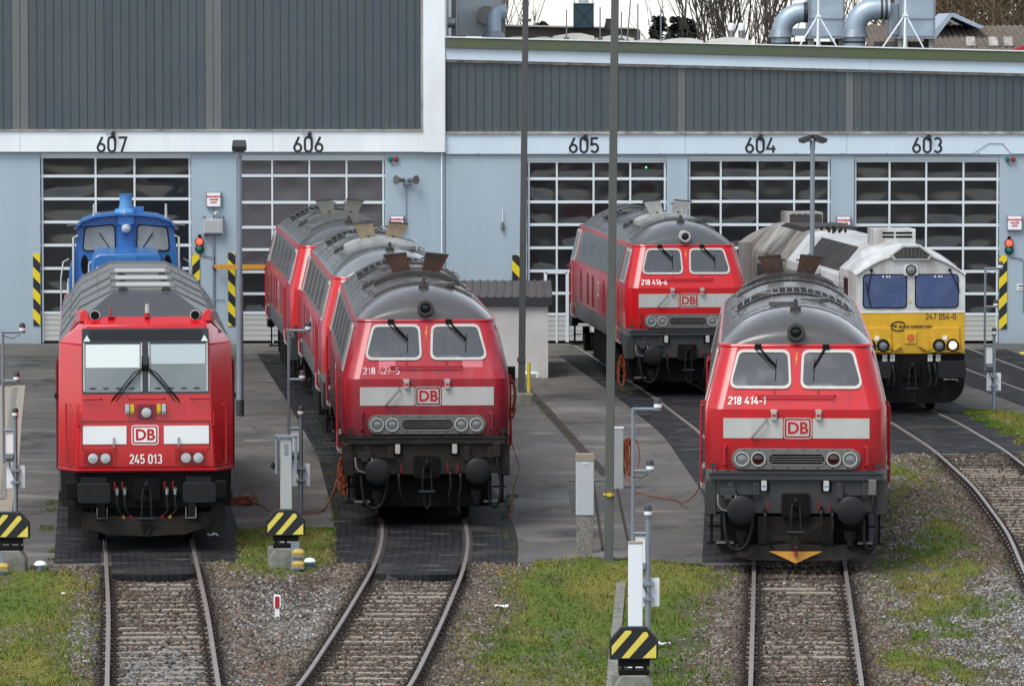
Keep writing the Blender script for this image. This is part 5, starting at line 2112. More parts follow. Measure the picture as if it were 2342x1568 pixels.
        if full:
            y0 = 6.9
            db_logo(t, s * 1.506, fy_(y0), 2.3, .6, .45, front='white', ink='red', rz=R(-90 if s < 0 else 90))
    return t


M['plough'] = mat('dark_plough', (.011, .0098, .0086), .7, c2=(.019, .0165, .0142), amt=.8, scale=3, spec=.15)
M['patch'] = mat('faded_patch', (.50, .13, .155), .45)
locomotive218('218 414-1', 'red locomotive numbered 218 414-1 with the orange triangle on its low plough', 4.66, 83.1, R(-2.7), red='red', roof='roof_dirty', flip=True, stack_y=3.0,
              plough=True, inner='lens_red', exhaust='rust')
locomotive218('218 426-5', 'dirty red locomotive with worn number 218 426-5 leading a string of three', -1.53, 90.6, R(3.0), red='red_dirty', redside='red_dirty', roof='roof_dirty', grey='grey_dirty', greyside='grey_dirty',
              letter='lettering_worn', exhaust='rust', patched=True)
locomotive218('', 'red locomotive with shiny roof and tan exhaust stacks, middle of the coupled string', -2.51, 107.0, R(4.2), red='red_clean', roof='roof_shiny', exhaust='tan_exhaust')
locomotive218('', 'red locomotive with pale exhaust stacks at the rear of the coupled string', -3.90, 123.4, R(5.0), red='red_clean', roof='roof', exhaust='pale_exhaust')
locomotive218('218 416-6', 'clean red locomotive numbered 218 416-6 standing in front of gate 605', 4.29, 124.0, R(4.7), red='red_clean', roof='roof', exhaust='alloy_exhaust', stack_y=4.4, letter='lettering')

# ================================================================ THE FACETED RED LOCOMOTIVE (left)
def locomotive245():
    t = thing('diesel_locomotive', 'red locomotive numbered 245 013 with faceted nose, grey chamfered roof and two half drawn blinds', 'locomotive', (-6.23, DY(86.2), 0), R(4.75))
    L = 18.6

    def ring(z, wf, wb, f, ych):
        """plan with chamfered nose: front half width wf at y=f, widening to wb at y=ych"""
        return [(-wf, f, z), (wf, f, z), (wb, ych, z), (wb, L - ych, z), (wf, L - f, z), (-wf, L - f, z), (-wb, L - ych, z), (-wb, ych, z)]
    mb = MB()
    mb.loft([ring(1.40, 1.16, 1.485, .02, .55), ring(1.46, 1.17, 1.488, 0, .55), ring(2.62, 1.10, 1.488, .02, .62), ring(3.52, 1.09, 1.47, .20, .92)])
    # shoulders of the red hood rise into the roof
    mb.loft([ring(3.52, 1.09, 1.47, .20, .92)[0:3] + [(1.47, 1.0, 3.52), (-1.47, 1.0, 3.52), (-1.47, .92, 3.52)],
             [(-1.03, .32, 3.86), (1.03, .32, 3.86), (1.30, 1.02, 3.72), (1.30, 1.1, 3.72), (-1.30, 1.1, 3.72), (-1.30, 1.02, 3.72)],
             [(-1.02, .62, 3.98), (1.02, .62, 3.98), (1.20, 1.22, 3.90), (1.20, 1.3, 3.90), (-1.20, 1.3, 3.90), (-1.20, 1.22, 3.90)]], True, True)
    for s in (-1, 1):                                 # cheek fins either side of the dark hood
        mb.hexa([(s * .92, .50, 3.90), (s * 1.12, .50, 3.90), (s * 1.22, 1.35, 3.80), (s * .98, 1.35, 3.80)],
                [(s * 1.00, .56, 4.10), (s * 1.12, .56, 4.10), (s * 1.20, 1.30, 4.06), (s * 1.08, 1.30, 4.06)])
    mb.build('body', 'red_clean', t, smooth=18, bevel=.02)
    # roof: rear long section with facets
    sec = [(-1.48, 3.40), (-1.47, 3.50), (-1.12, 3.98), (-.55, 4.27), (.55, 4.27), (1.12, 3.98), (1.47, 3.50), (1.48, 3.40)]
    mb = MB()
    A = [(-1.475, 1.15, 3.45), (-1.47, 1.15, 3.52), (-1.14, .80, 3.90), (-1.12, .76, 3.92), (1.12, .76, 3.92), (1.14, .80, 3.90), (1.47, 1.15, 3.52), (1.475, 1.15, 3.45)]
    B = [(x, 3.3 if abs(x) < .6 else (2.7 if abs(x) < 1.2 else 1.2), z) for x, z in sec]
    B2 = [(x, L - 3.0, z) for x, z in sec]
    mb.loft([A, B], False, False)
    for q in range(len(mb.f)):
        xs = [mb.v[i][0] for i in mb.f[q]]
        mb.mi[q] = 1 if abs(sum(xs) / len(xs)) < .5 else 0
    mb.loft([B, B2], False, False)
    mb.loft([B2, [(x * .9, L - .9, min(z, 3.8)) for x, z in sec]], False, True)
    mb.build('roof', ['roof245', 'hood245'], t)
    # cross beams, hatch, lifting eyes
    for y in (3.55, 6.1, 9.0, 12.0, 14.8):
        mb = MB()
        for (xa, za), (xb, zb) in zip(sec[1:-2], sec[2:-1]):
            mb.hexa([(xa, y, za - .01), (xb, y, zb - .01), (xb, y + .26, zb - .01), (xa, y + .26, za - .01)], [(xa, y, za + .035), (xb, y, zb + .035), (xb, y + .26, zb + .035), (xa, y + .26, za + .035)])
        mb.build('roof_rib', 'roof245', t)
    mb = MB()
    for y in (3.45, 3.9, 6.4, 8.7, 9.3, 12.3):
        for (xa, za), (xb, zb) in zip(sec[1:-2], sec[2:-1]):
            mb.tube([(xa, y, za + .006), (xb, y, zb + .006)], .008, 4)
    for s in (-1, 1):
        for y in (3.9, 6.5, 9.4, 12.4):
            mb.tube([(s * 1.30, y, 3.74), (s * 1.30, y + 1.9, 3.74)], .012, 4)
            mb.tube([(s * .8, y, 4.14), (s * .8, y + 1.9, 4.14)], .010, 4)
    mb.build('roof_seam', 'hood245', t)
    for y0, n in ((4.1, 1), (6.7, 1), (9.6, 1)):
        mb = MB()
        mb.box(-.56, .56, y0, y0 + 1.55, 4.27, 4.33)
        for k in range(9):
            mb.box(-.48, .48, y0 + .12 + k * .15, y0 + .19 + k * .15, 4.33, 4.345, 1)
        mb.box(-.58, .58, y0 - .06, y0 - .0, 4.27, 4.345, 2)
        mb.build('roof_hatch', ['roof245', 'silver', 'roof245'], t, bevel=.01)
    mb = MB()
    for y in (3.42, 6.0, 8.9):
        for x in (-.36, .40):
            mb.prism([(x - .09, 4.27), (x + .09, 4.27), (x + .075, 4.33), (x + .035, 4.36), (x - .035, 4.36), (x - .075, 4.33)], 'y', y, y + .04)
    mb.build('lifting_eye', 'hood245', t)
    # studs along the edge of the roof
    mb = MB()
    for s in (-1, 1):
        for y in np.arange(1.4, L - 3, .16):
            mb.box(s * 1.475 - .012, s * 1.475 + .012, y, y + .07, 3.44, 3.50)
    mb.build('edge_studs', 'galv', t)
    # horns, aerials
    for x in (-.86, .85):
        mb = MB()
        mb.lathe([(.06, .52), (.075, .50), (.088, .50), (.092, .53), (.07, .75), (.04, .95)], (x, 0, 4.01), 'y', 16)
        h = mb.build('horn', 'silver', t, smooth=40)
        mb = MB()
        mb.lathe([(0, .494), (.074, .494), (.074, .52), (0, .52)], (x, 0, 4.01), 'y', 16)
        mb.build('horn_mouth', 'black', h)
    mb = MB()
    mb.cyl((.03, .55, 3.97), (.03, .55, 4.05), .05, .05, 8, 1)
    mb.cyl((.03, .55, 4.03), (.03, .55, 4.20), .04, .03, 8, 0)
    mb.cyl((-.58, .55, 3.97), (-.58, .55, 4.14), .014, .014, 6, 1)
    mb.box(-.64, -.52, .5, .6, 3.97, 4.0, 1)
    mb.build('aerial', ['white', 'red_part'], t)

    def fy(z):
        return .02 + max(0, (z - 2.62)) * .2 if z > 2.62 else (0.0 if z > 1.46 else .01)

    def fq(x0, x1, z0, z1, o, name, m, parent, r=.03, th=.02):
        mb = MB()
        pts = rrect(x1 - x0, z1 - z0, r, 3, (x0 + x1) / 2, (z0 + z1) / 2)
        mb.prism(pts, 'y', -o - th, -o)
        mb.v = [(p[0], p[1] + fy(p[2]), p[2]) for p in mb.v]
        return mb.build(name, m, parent)
    # windscreen block
    ws = fq(-1.085, 1.075, 2.70, 3.80, -.01, 'window_surround', 'surround', t, .03, .02)
    fq(-.96, .96, 3.60, 3.77, .012, 'destination_panel', 'glass_dark', ws, .01, .004)
    for a, b, zb, bm in ((-1.04, -.085, 3.14, 'blind'), (.065, 1.03, 3.20, 'blind_grey')):
        pn = fq(a, b, 2.73, 3.54, .013, 'window_pane', 'glass245', ws, .015, .004)
        fq(a + .02, b - .02, zb, 3.53, .019, 'sun_blind', bm, pn, .005, .004)
        mb = MB()
        for x in (a - .012, b + .012):
            mb.box(x - .012, x + .012, -.028, -.008, 2.74, 3.56)
        mb.v = [(p[0], p[1] + fy(p[2]), p[2]) for p in mb.v]
        mb.build('window_seal', 'silver', pn)
        mb = MB()
        for q in range(4):
            x = a + .14 + q * .22
            mb.prism([(x + .06 * math.cos(R(k)), 2.79 + .018 * math.sin(R(k))) for k in range(0, 360, 45)], 'y', -.020, -.018)
        mb.v = [(p[0], p[1] + fy(p[2]), p[2]) for p in mb.v]
        mb.build('desk_vent', 'surround', pn)
    for x in (-1.0, 1.0):
        mb = MB()
        mb.prism([(x - .06, 3.585), (x + .06, 3.585), (x, 3.69)], 'y', -.020, -.016)
        mb.v = [(p[0], p[1] + fy(p[2]), p[2]) for p in mb.v]
        mb.build('warning_mark', 'blind', ws)
    for s, cx in ((-1, -.01), (1, -.01)):
        mb = MB()
        x0 = cx + s * .03
        mb.tube([(x0, fy(3.15) - .06, 3.14), (x0 + s * .16, fy(3.05) - .08, 3.06), (x0 + s * .54, -.07, 2.60)], .010, 5)
        mb.tube([(x0, fy(3.12) - .06, 3.10), (x0 + s * .14, fy(2.98) - .08, 3.0), (x0 + s * .47, -.07, 2.58)], .009, 5)
        mb.tube([(x0 + s * .02, fy(3.3) - .05, 3.34), (x0 + s * .03, fy(3.15) - .07, 3.12), (x0 + s * .56, -.06, 2.56)], .009, 5)
        mb.box(x0 - .03, x0 + .03, fy(3.15) - .06, fy(3.15), 3.09, 3.19)
        mb.build('wiper', 'black', t)
    # middle lamp, sockets, stripes, logo, number
    fq(-.16, .17, 2.23, 2.52, .002, 'lamp_case', 'red_part', t, .01, .012)
    lm = fq(-.125, .135, 2.27, 2.49, .014, 'lamp_window', mat('lamp_window_tint', (.13, .035, .06), .15), t, .015, .006)
    mb = MB()
    mb.lathe([(0, -.045), (.055, -.04), (.082, -.03), (.085, -.018), (0, -.018)], (.005, 0, 2.38), 'y', 18)
    mb.build('headlight', 'lens_white', lm, smooth=50)
    for x, m in ((-.32, 'cabinet'), (-.235, 'yellow'), (.215, 'yellow'), (.30, 'cabinet')):
        mb = MB()
        mb.prism(rrect(.07, .13, .012, 2, x, 2.46), 'y', -.07, .0)
        mb.box(x - .03, x + .03, -.05, 0, 2.36, 2.40)
        mb.build('socket', m, t, bevel=.006)
    for a, b in ((-1.075, -.335), (.30, 1.065)):
        fq(a, b, 1.845, 2.155, .003, 'stripe', 'white_clean', t, .004, .006)
    db_logo(t, -.02, -.004, 2.0, .46, .335, front='white_clean', ink='red_clean')
    numerals('running_number', '245 013', .155, 'lettering', t, (-.0, -.012, 1.59), weight=.15, wide=.92)
    mb = MB()
    for a, b in (((-1.085, 2.235), (1.075, 2.235)), ((-1.085, 2.235), (-1.085, 1.75)), ((1.075, 2.235), (1.075, 1.75)), ((-1.085, 1.75), (-.51, 1.75)), ((.50, 1.75), (1.075, 1.75)), ((-.51, 1.75), (-.51, 1.42)), ((.50, 1.75), (.50, 1.42)), ((-.51, 1.43), (.50, 1.43))):
        mb.box(min(a[0], b[0]) - .005, max(a[0], b[0]) + .005, -.004, .01, min(a[1], b[1]) - .005, max(a[1], b[1]) + .005)
    mb.build('panel_joint', 'red_dark', t)
    for a, b in ((-1.06, -.76), (-.30, .32), (.76, 1.06)):
        ribbon_bar([(a, .0, 2.62), (a + .02, -.05, 2.62), (b - .02, -.05, 2.62), (b, 0, 2.62)], .016, 'handrail', 'red_part', t)
    for x in (-.55, .55):
        ribbon_bar([(x, 0, 1.95), (x, -.06, 1.95), (x + .0, -.07, 1.80), (x, 0, 1.80)], .014, 'grab_handle', 'steel', t)
    for s in (-1, 1):
        cx = s * .79 - .01
        hc = fq(cx - .22, cx + .22, 1.49, 1.71, .004, 'light_cluster', 'red_dark', t, .02, .012)
        fq(cx - .26, cx + .26, 1.455, 1.745, .0, 'cluster_rim', 'red_clean', hc, .01, .006)
        for dx in (-.105, .105):
            mb = MB()
            mb.lathe([(0, -.04), (.05, -.038), (.084, -.03), (.086, -.016), (0, -.016)], (cx + dx, 0, 1.605), 'y', 18)
            mb.build('headlight', 'lens_white', hc, smooth=50)
        ribbon_bar([(s * 1.135, 0, 2.38), (s * 1.15, -.06, 2.36), (s * 1.15, -.06, 2.16), (s * 1.135, 0, 2.14)], .015, 'grab_handle', 'red_part', t)
        ribbon_bar([(s * 1.28, .14, 2.5), (s * 1.36, .20, 2.53), (s * 1.36, .20, 1.50), (s * 1.30, .18, 1.47)], .018, 'corner_rail', 'red_part', t)
    # lower red lip
    mb = MB()
    mb.loft([ring(1.365, 1.17, 1.48, .0, .55), ring(1.40, 1.19, 1.495, -.03, .55), ring(1.42, 1.17, 1.488, .0, .55)])
    mb.build('red_lip', 'red_part', t)
    # dark lower front
    mb = MB()
    mb.loft([ring(.75, 1.20, 1.44, .12, .5), ring(1.36, 1.22, 1.46, .10, .5)])
    mb.build('front_apron', 'black', t)
    mb = MB()
    for s in (-1, 1):
        mb.prism([(.55, 1.40), (.55, 1.0), (.75, .8), (1.6, .8), (2.2, 1.15), (L - 2.2, 1.15), (L - 1.6, .8), (L - .55, .8), (L - .55, 1.40)], 'x', s * 1.44, s * 1.487)
    mb.build('side_skirt', 'grey_side', t)
    for x in (-.89, .89):
        mb = MB()
        mb.prism(rrect(.56, .345, .05, 4, x, 1.06), 'y', -.60, -.53)
        mb.cyl((x, -.54, 1.06), (x, .12, 1.06), .13, .16, 14)
        mb.box(x - .22, x + .22, .05, .14, .86, 1.28)
        mb.build('buffer', 'buffer', t, smooth=35, bevel=.01)
        mb = MB()
        q = 1 if x > 0 else -1
        mb.box(q * 1.17, q * 1.36, -.18, .05, .92, 1.22)
        mb.build('step_box', 'black', t, bevel=.02)
    coupling(t, 1.06, .12, .48)
    for x, m in ((-.50, 'red_part'), (-.37, 'red_part'), (.35, 'red_part'), (.49, 'red_part')):
        mb = MB()
        mb.cyl((x, -.0, 1.05), (x, .14, 1.07), .035, .035, 8)
        mb.cyl((x, -.03, .98), (x, -.02, 1.06), .028, .03, 8)
        hv = mb.build('air_cock', 'steel', t, smooth=40)
        ribbon_bar([(x - .04, .0, 1.08), (x - .04, -.02, 1.20)], .012, 'lever', m, hv)
        hose(t, [(x, -.03, 1.0), (x, -.06, .85), (x * .98 + .02, -.06, .72), (x * .94 + (.06 if x < 0 else -.04), -.02, .62)], .024)
        mb = MB()
        mb.cyl((x * .94 + (.06 if x < 0 else -.04), -.02, .62), (x * .93 + (.09 if x < 0 else -.07), .0, .57), .03, .03, 7)
        mb.build('hose_end', 'orange' if abs(x) > .4 else 'red_part', t)
    # plough
    mb = MB()
    mb.add([(-1.20, .15, .70), (-.6, .0, .62), (0, -.04, .60), (.6, .0, .62), (1.20, .15, .70), (1.05, .05, .42), (.66, -.10, .31), (0, -.16, .285), (-.66, -.10, .31), (-1.05, .05, .42)],
           [(0, 1, 8, 9), (1, 2, 7, 8), (2, 3, 6, 7), (3, 4, 5, 6)])
    for s in (-1, 1):
        mb.box(s * .78 - .07, s * .78 + .07, .0, .12, .55, .86)
        mb.box(s * 1.22 - .12, s * 1.22 + .12, .12, .3, .40, .80)
    mb.build('plough', 'plough', t)
    for s in (-1, 1):
        ribbon_bar([(s * .67, -.02, .76), (s * .67, -.02, .58), (s * .84, -.02, .58), (s * .84, -.02, .76)], .010, 'step_loop', 'steel', t)
    mb = MB()
    mb.box(-.7, .7, .3, L - .3, .5, 1.3)
    mb.box(-1.2, 1.2, 7, 12, .3, 1.2)
    mb.build('frame', 'black', t)
    wheelset(t, 3.6)
    wheelset(t, L - 3.6)
    # sides: door rails, mirrors
    for s in (-1, 1):
        mb = MB()
        for y in (1.25, 2.05):
            mb.tube([(s * 1.48, y, 3.2), (s * 1.525, y, 3.17), (s * 1.525, y, 1.35), (s * 1.48, y, 1.3)], .016, 5)
        mb.build('handrail', 'red_dark', t)
        mb = MB()
        mb.box(s * 1.485, s * 1.50, 1.3, 2.0, 1.5, 3.2)
        dr = mb.build('side_door', 'red_side', t)
        mb = MB()
        mb.box(s * 1.495, s * 1.505, 1.42, 1.88, 2.5, 3.1)
        mb.build('pane', 'glass_dark', dr)
        mb = MB()
        mb.box(s * 1.49, s * 1.56, 1.12, 1.2, 2.55, 2.64)
        mb.build('marker_lamp', 'lens_red', t)
    return t


locomotive245()


# ================================================================ THE YELLOW AND WHITE LOCOMOTIVE
def locomotive247():
    t = thing('diesel_locomotive', 'white topped locomotive with yellow front numbered 247 054-0 and one lit headlight', 'locomotive', (9.29, DY(118.0), 0), R(5.0))
    L, W = 20.8, 1.285
    arc = lambda x, zs=3.26, rise=.50: zs + rise * (1 - (abs(x) / W) ** 2.0)
    xs = np.linspace(-W, W, 17)

    def section(y, zs, rise, top=None, w=W, z0=2.39):
        pts = [(-w, y, z0)] + [(x * w / W, y, min(arc(x, zs, rise), top or 9)) for x in xs] + [(w, y, z0)]
        return pts
    # cab
    mb = MB()
    mb.loft([section(.0, 3.26, .48), section(.02, 3.26, .48)], True, False)
    mb.loft([section(.02, 3.26, .48), section(.55, 3.32, .62), section(2.5, 3.32, .63), section(2.55, 3.30, .6)], False, True)
    mb.build('cab', 'loco_white', t, smooth=30)
    mb = MB()                                         # visor edge over the windscreen
    mb.tube([(x, -.02, arc(x, 3.26, .48) + .0) for x in xs], .030, 5)
    mb.build('visor', 'loco_white', t, smooth=40)
    mb = MB()
    mb.loft([[(-W, 0, 1.41), (W, 0, 1.41), (W, 2.5, 1.41), (-W, 2.5, 1.41)], [(-W, 0, 2.385), (W, 0, 2.385), (W, 2.5, 2.385), (-W, 2.5, 2.385)]])
    yf = mb.build('nose', 'loco_yellow', t, bevel=.02)
    mb = MB()
    mb.box(-W - .004, W + .004, -.012, .05, 2.375, 2.40)
    mb.build('white_line', 'lettering', t)
    # windscreens
    for a, b in ((-1.13, -.09), (.10, 1.13)):
        mb = MB()
        out = rrect(b - a, .80, .10, 5, (a + b) / 2, 2.88)
        mb.prism(out, 'y', -.022, .01)
        wf = mb.build('window_frame', 'black', t)
        mb = MB()
        mb.prism(rrect(b - a - .05, .75, .09, 5, (a + b) / 2, 2.88), 'y', -.026, -.020)
        wp = mb.build('window_pane', 'blue_blind', wf)
        mb = MB()
        for q in (-.06, .03, .09):
            mb.box((a + b) / 2 + q, (a + b) / 2 + q + .035, -.030, -.024, 3.20, 3.24)
        mb.build('clip', 'lettering', wp)
        mb = MB()
        x0 = (a + b) / 2 - (.32 if a < 0 else -.30)
        if a < 0:
            mb.tube([(x0, -.04, 3.36), (x0 - .09, -.05, 2.86), (x0 - .02, -.05, 2.56)], .011, 5)
            mb.tube([(x0 - .13, -.045, 3.12), (x0 - .02, -.045, 2.52)], .010, 4)
        else:
            mb.tube([(x0, -.04, 3.38), (x0 + .22, -.05, 2.92)], .012, 5)
            mb.tube([(x0 + .05, -.04, 3.3), (x0 + .24, -.045, 2.84)], .009, 4)
        mb.box(x0 - .03, x0 + .03, -.05, 0, 3.34, 3.40)
        mb.build('wiper', 'black', t)
    mb = MB()
    mb.prism([(-.045, 2.60), (.045, 2.60), (0, 2.68)], 'y', -.008, .0)
    mb.build('warning_mark', 'yellow', t)
    # top lamp, grille, air conditioner
    mb = MB()
    mb.prism([(-.17, 3.24), (.17, 3.24), (.17, 3.42), (.12, 3.50), (-.12, 3.50), (-.17, 3.42)], 'y', -.06, .05)
    lp = mb.build('lamp_case', 'loco_white', t, bevel=.01)
    mb = MB()
    mb.lathe([(.095, -.065), (.125, -.07), (.13, -.05)], (0, 0, 3.37), 'y', 18)
    mb.lathe([(0, -.085), (.06, -.08), (.10, -.065), (0, -.06)], (0, 0, 3.37), 'y', 18, 1)
    mb.build('upper_lamp', ['black', 'lens'], lp, smooth=40)
    mb = MB()
    hexg = [(-.50, 3.72), (-.42, 3.60), (.42, 3.60), (.50, 3.72), (.22, 3.96), (-.22, 3.96)]
    mb.prism(hexg, 'y', -.09, .9)
    vg = mb.build('vent_case', 'loco_white', t, bevel=.012)
    mb = MB()
    mb.prism([(x * .86, 3.755 + (z - 3.755) * .74) for x, z in hexg], 'y', -.098, -.088)
    for i in range(-4, 5):
        mb.box(i * .09 - .006, i * .09 + .006, -.105, -.097, 3.65, 3.72 + .18 * (1 - abs(i) / 5), 1)
    for i in range(4):
        mb.box(-.38 + i * .05, .38 - i * .05, -.105, -.097, 3.66 + i * .055, 3.67 + i * .055, 1)
    mb.build('vent_mesh', ['soot', 'lampband'], vg)
    mb = MB()
    mb.box(-.50, .50, 2.3, 3.3, 3.85, 4.24)
    for z in (4.03, 4.12):
        for a, b in ((-.30, -.02), (.02, .42)):
            mb.box(a, b, 2.285, 2.31, z, z + .05, 1)
    mb.build('air_conditioner', ['loco_white', 'black'], t, bevel=.015)
    # lettering on the yellow
    numerals('running_number', '247 054-0', .135, 'black_letter', t, (.72, -.006, 2.285), weight=.13, wide=1.05)
    lg = MB()
    ring = [(-.28 + .18 * math.cos(R(a)), -.006, 2.06 + .105 * math.sin(R(a))) for a in range(35, 325, 10)]
    lg.tube(ring, .016, 5)
    for k in range(3):
        lg.tube([(-.46 + k * .03, -.006, 2.085 - k * .022), (-.32, -.006, 2.085 - k * .022)], .007, 4)
    lo = lg.build('logo', 'black_letter', t)
    text('lettering', 'EURO CARGO RAIL', .088, 'black_letter', lo, (.13, -.012, 2.05), bold=.002, sx=1.05)
    mb = MB()
    mb.box(-.13, .13, -.03, 0, 1.66, 1.92)
    mb.cyl((0, -.04, 1.79), (0, -.03, 1.79), .1, .1, 8, 1)
    mb.build('marker_plate', ['yellow', 'marker_orange'], t, bevel=.01)
    for s in (-1, 1):
        a, b = sorted((s * .46, s * 1.15))
        mb = MB()
        mb.box(a, b, -.05, 0, 1.58, 2.03)
        mb.box(a, b, -.10, 0, 1.52, 1.72)
        bx = mb.build('lamp_box', 'loco_yellow', t, bevel=.012)
        for x in (s * .66, s * .98):
            lit = s > 0 and abs(x) > .8
            mb = MB()
            mb.lathe([(.105, -.10), (.11, -.15), (.145, -.15), (.15, -.10)], (x, 0, 1.62), 'y', 18)
            h = mb.build('headlight', 'black', bx, smooth=40)
            mb = MB()
            mb.lathe([(0, -.135), (.06, -.13), (.108, -.11), (0, -.105)], (x, 0, 1.62), 'y', 18)
            mb.build('lens', 'lens_lit' if lit else 'lens', h, smooth=40)
        mb = MB()
        mb.box(s * .80 - .05, s * .80 + .05, -.10, -.04, 1.74, 1.83)
        mb.build('small_lamp', 'lettering', bx)
    for a, b in ((-1.2, -.45), (.45, 1.2)):
        ribbon_bar([(a, 0, 1.48), (a + .03, -.12, 1.48), (b - .03, -.12, 1.48), (b, 0, 1.48)], .018, 'handrail', 'loco_yellow', t)
    mb = MB()
    for x, a in ((-.62, -.5), (-.32, -.5), (.30, .5), (.56, .4)):
        mb.obox((x, -.04, 1.50 + .06 * (abs(x) < .5)), (.22, .10, .05), Euler((0, a, 0)))
    mb.build('hose_bracket', 'loco_yellow', t)
    # black front plate, rounded lower corners
    mb = MB()
    P = [(W, 1.40), (-W, 1.40), (-W, .62)] + [(-W + .46 - .46 * math.cos(R(a)), .72 - .46 * math.sin(R(a))) for a in range(15, 91, 15)] + [(W - .46 + .46 * math.sin(R(a)), .72 - .46 * math.cos(R(a))) for a in range(0, 91, 15)]
    mb.prism(P, 'y', .03, .45)
    mb.build('front_plate', 'black', t, bevel=.01)
    for x in (-.88, .88):
        mb = MB()
        mb.prism(rrect(.66, .40, .05, 4, x, 1.08), 'y', -.60, -.52)
        mb.cyl((x, -.53, 1.08), (x, .05, 1.08), .14, .17, 14)
        mb.build('buffer', 'buffer', t, smooth=35, bevel=.012)
    coupling(t, 1.06, .03, .45)
    for x in (-.55, -.42, .44, .58):
        hose(t, [(x, -.02, 1.18), (x, -.10, 1.05), (x + .03, -.13, .85), (x - .01, -.12, .66), (x - .04, -.04, .60)], .036)
        mb = MB()
        mb.cyl((x, -.05, 1.10), (x, .05, 1.18), .04, .04, 8)
        mb.build('air_cock', 'buffer', t)
    for x in (-.60, -.42, .47, .66):
        mb = MB()
        mb.box(x - .055, x + .055, .012, .03, 1.24, 1.32)
        mb.box(x - .055, x + .055, .012, .03, 1.335, 1.395)
        tg = mb.build('tag_plate', 'sign', t)
        text('lettering', 'HLL', .06, 'black_letter', tg, (x, .010, 1.365), depth=.001)
        text('lettering', 'CG', .06, 'black_letter', tg, (x, .010, 1.28), depth=.001)
    ribbon_bar([(.80, -.0, .82), (.80, -.12, .82), (1.08, -.13, .82), (1.10, -.13, .77)], .018, 'coupling_lever', 'silver', t)
    # long hood
    w = W
    hood = lambda y, k: [(-w, y, 1.15), (-w, y, 2.95), (-w + .03, y, 3.12), (-.72, y, 3.78), (-.45, y, 3.86), (.45, y, 3.86), (.72, y, 3.78), (w - .03, y, 3.12), (w, y, 2.95), (w, y, 1.15)]
    mb = MB()
    mb.loft([hood(2.75, 0), hood(11.5, 0)], True, False, 0)
    mb.loft([hood(11.5, 0), hood(L - 2.6, 0)], False, True, 1)
    mb.build('engine_hood', ['hood_white', 'loco_white_dirty'], t)
    mb = MB()
    mb.loft([section(L - 2.55, 3.30, .6, z0=1.3), section(L, 3.2, .5, z0=1.3)])
    mb.build('rear_cab', 'loco_white_dirty', t, smooth=30)
    mb = MB()
    mb.box(-.46, .46, L - 3.9, L - 2.4, 3.86, 4.14)
    mb.box(-.43, .43, L - 3.93, L - 3.85, 3.87, 4.09, 1)
    for i in range(5):
        mb.box(-.36 + i * .155, -.28 + i * .155, L - 3.92, L - 3.88, 4.085, 4.11, 1)
    mb.build('exhaust_housing', ['loco_white_dirty', 'soot'], t)
    mb = MB()                                         # dark radiator mesh on the slopes of the hood
    for s in (-1, 1):
        a, b, c, d_ = (s * 1.19, 3.2, 3.225), (s * 1.19, 8.9, 3.225), (s * .74, 8.9, 3.78), (s * .74, 3.2, 3.78)
        n = Vector((s * .777, 0, .63)) * .02
        q = [Vector(p) for p in (a, b, c, d_)]
        mb.hexa([p - n for p in q], [p + n for p in q], 0)
        for i in range(19):
            y = 3.35 + i * .30
            mb.tube([Vector((s * 1.17, y, 3.25)) + n, Vector((s * .76, y, 3.755)) + n], .016, 4, m=1)
    mb.build('radiator_mesh', ['soot', 'hood245'], t)
    mb = MB()
    for y in (10.5, 11.2, 12.5):
        for k in range(3):
            mb.cyl((-.35 + .2 * k, y - .8 + .3 * k, 3.86), (-.35 + .2 * k, y - .8 + .3 * k, 3.95), .035, .03, 6)
    mb.build('roof_bolt', 'black', t)
    mb = MB()
    mb.prism([(12.6, 3.0), (17.6, 3.0), (17.6, 3.7), (15.6, 3.92), (12.6, 3.92)], 'x', -.70, .70)
    mb.build('roof_recess', 'soot', t)
    mb = MB()
    for s in (-1, 1):
        for y in (2.56,):
            mb.box(s * W - .02 * s, s * (W - .5), y, y + .19, 1.3, 3.2)
    mb.build('door_recess', 'soot', t)
    for s in (-1, 1):
        mb = MB()
        mb.box(s * (W - .02), s * (W + .008), 1.1, 1.9, 2.55, 3.2)
        f = mb.build('side_window', 'silver', t, bevel=.01)
        mb = MB()
        mb.box(s * (W - .02), s * (W + .012), 1.17, 1.83, 2.62, 3.13)
        mb.build('pane', 'glass_dark', f)
        mb = MB()
        mb.box(s * (W - .02), s * (W + .010), 4.4, 7.4, 1.7, 2.75)
        mb.box(s * (W - .02), s * (W + .010), 12.6, 17.0, 2.0, 2.8)
        for y0, y1, z0, z1 in ((3.0, 4.2, 1.5, 2.85), (7.7, 9.4, 1.5, 2.8), (9.7, 11.6, 1.9, 2.9)):
            mb.box(s * (W - .02), s * (W + .006), y0, y1, z0, z1, 1)
        mb.build('side_grille', ['soot', 'loco_white_dirty'], t)
        ribbon_bar([(s * W, 2.35, 3.0), (s * (W + .07), 2.35, 2.98), (s * (W + .07), 2.35, 1.4), (s * W, 2.35, 1.35)], .018, 'handrail', 'silver', t)
    mb = MB()
    mb.box(-1.2, 1.2, 3, L - 1, .6, 1.15)
    mb.box(-1.25, 1.25, 8, 12.5, .35, 1.15)
    mb.build('frame', 'black', t)
    wheelset(t, 3.6, .5, axles=(-1.9, 0, 1.9))
    wheelset(t, L - 3.6, .5, axles=(-1.9, 0, 1.9))
    return t


locomotive247()


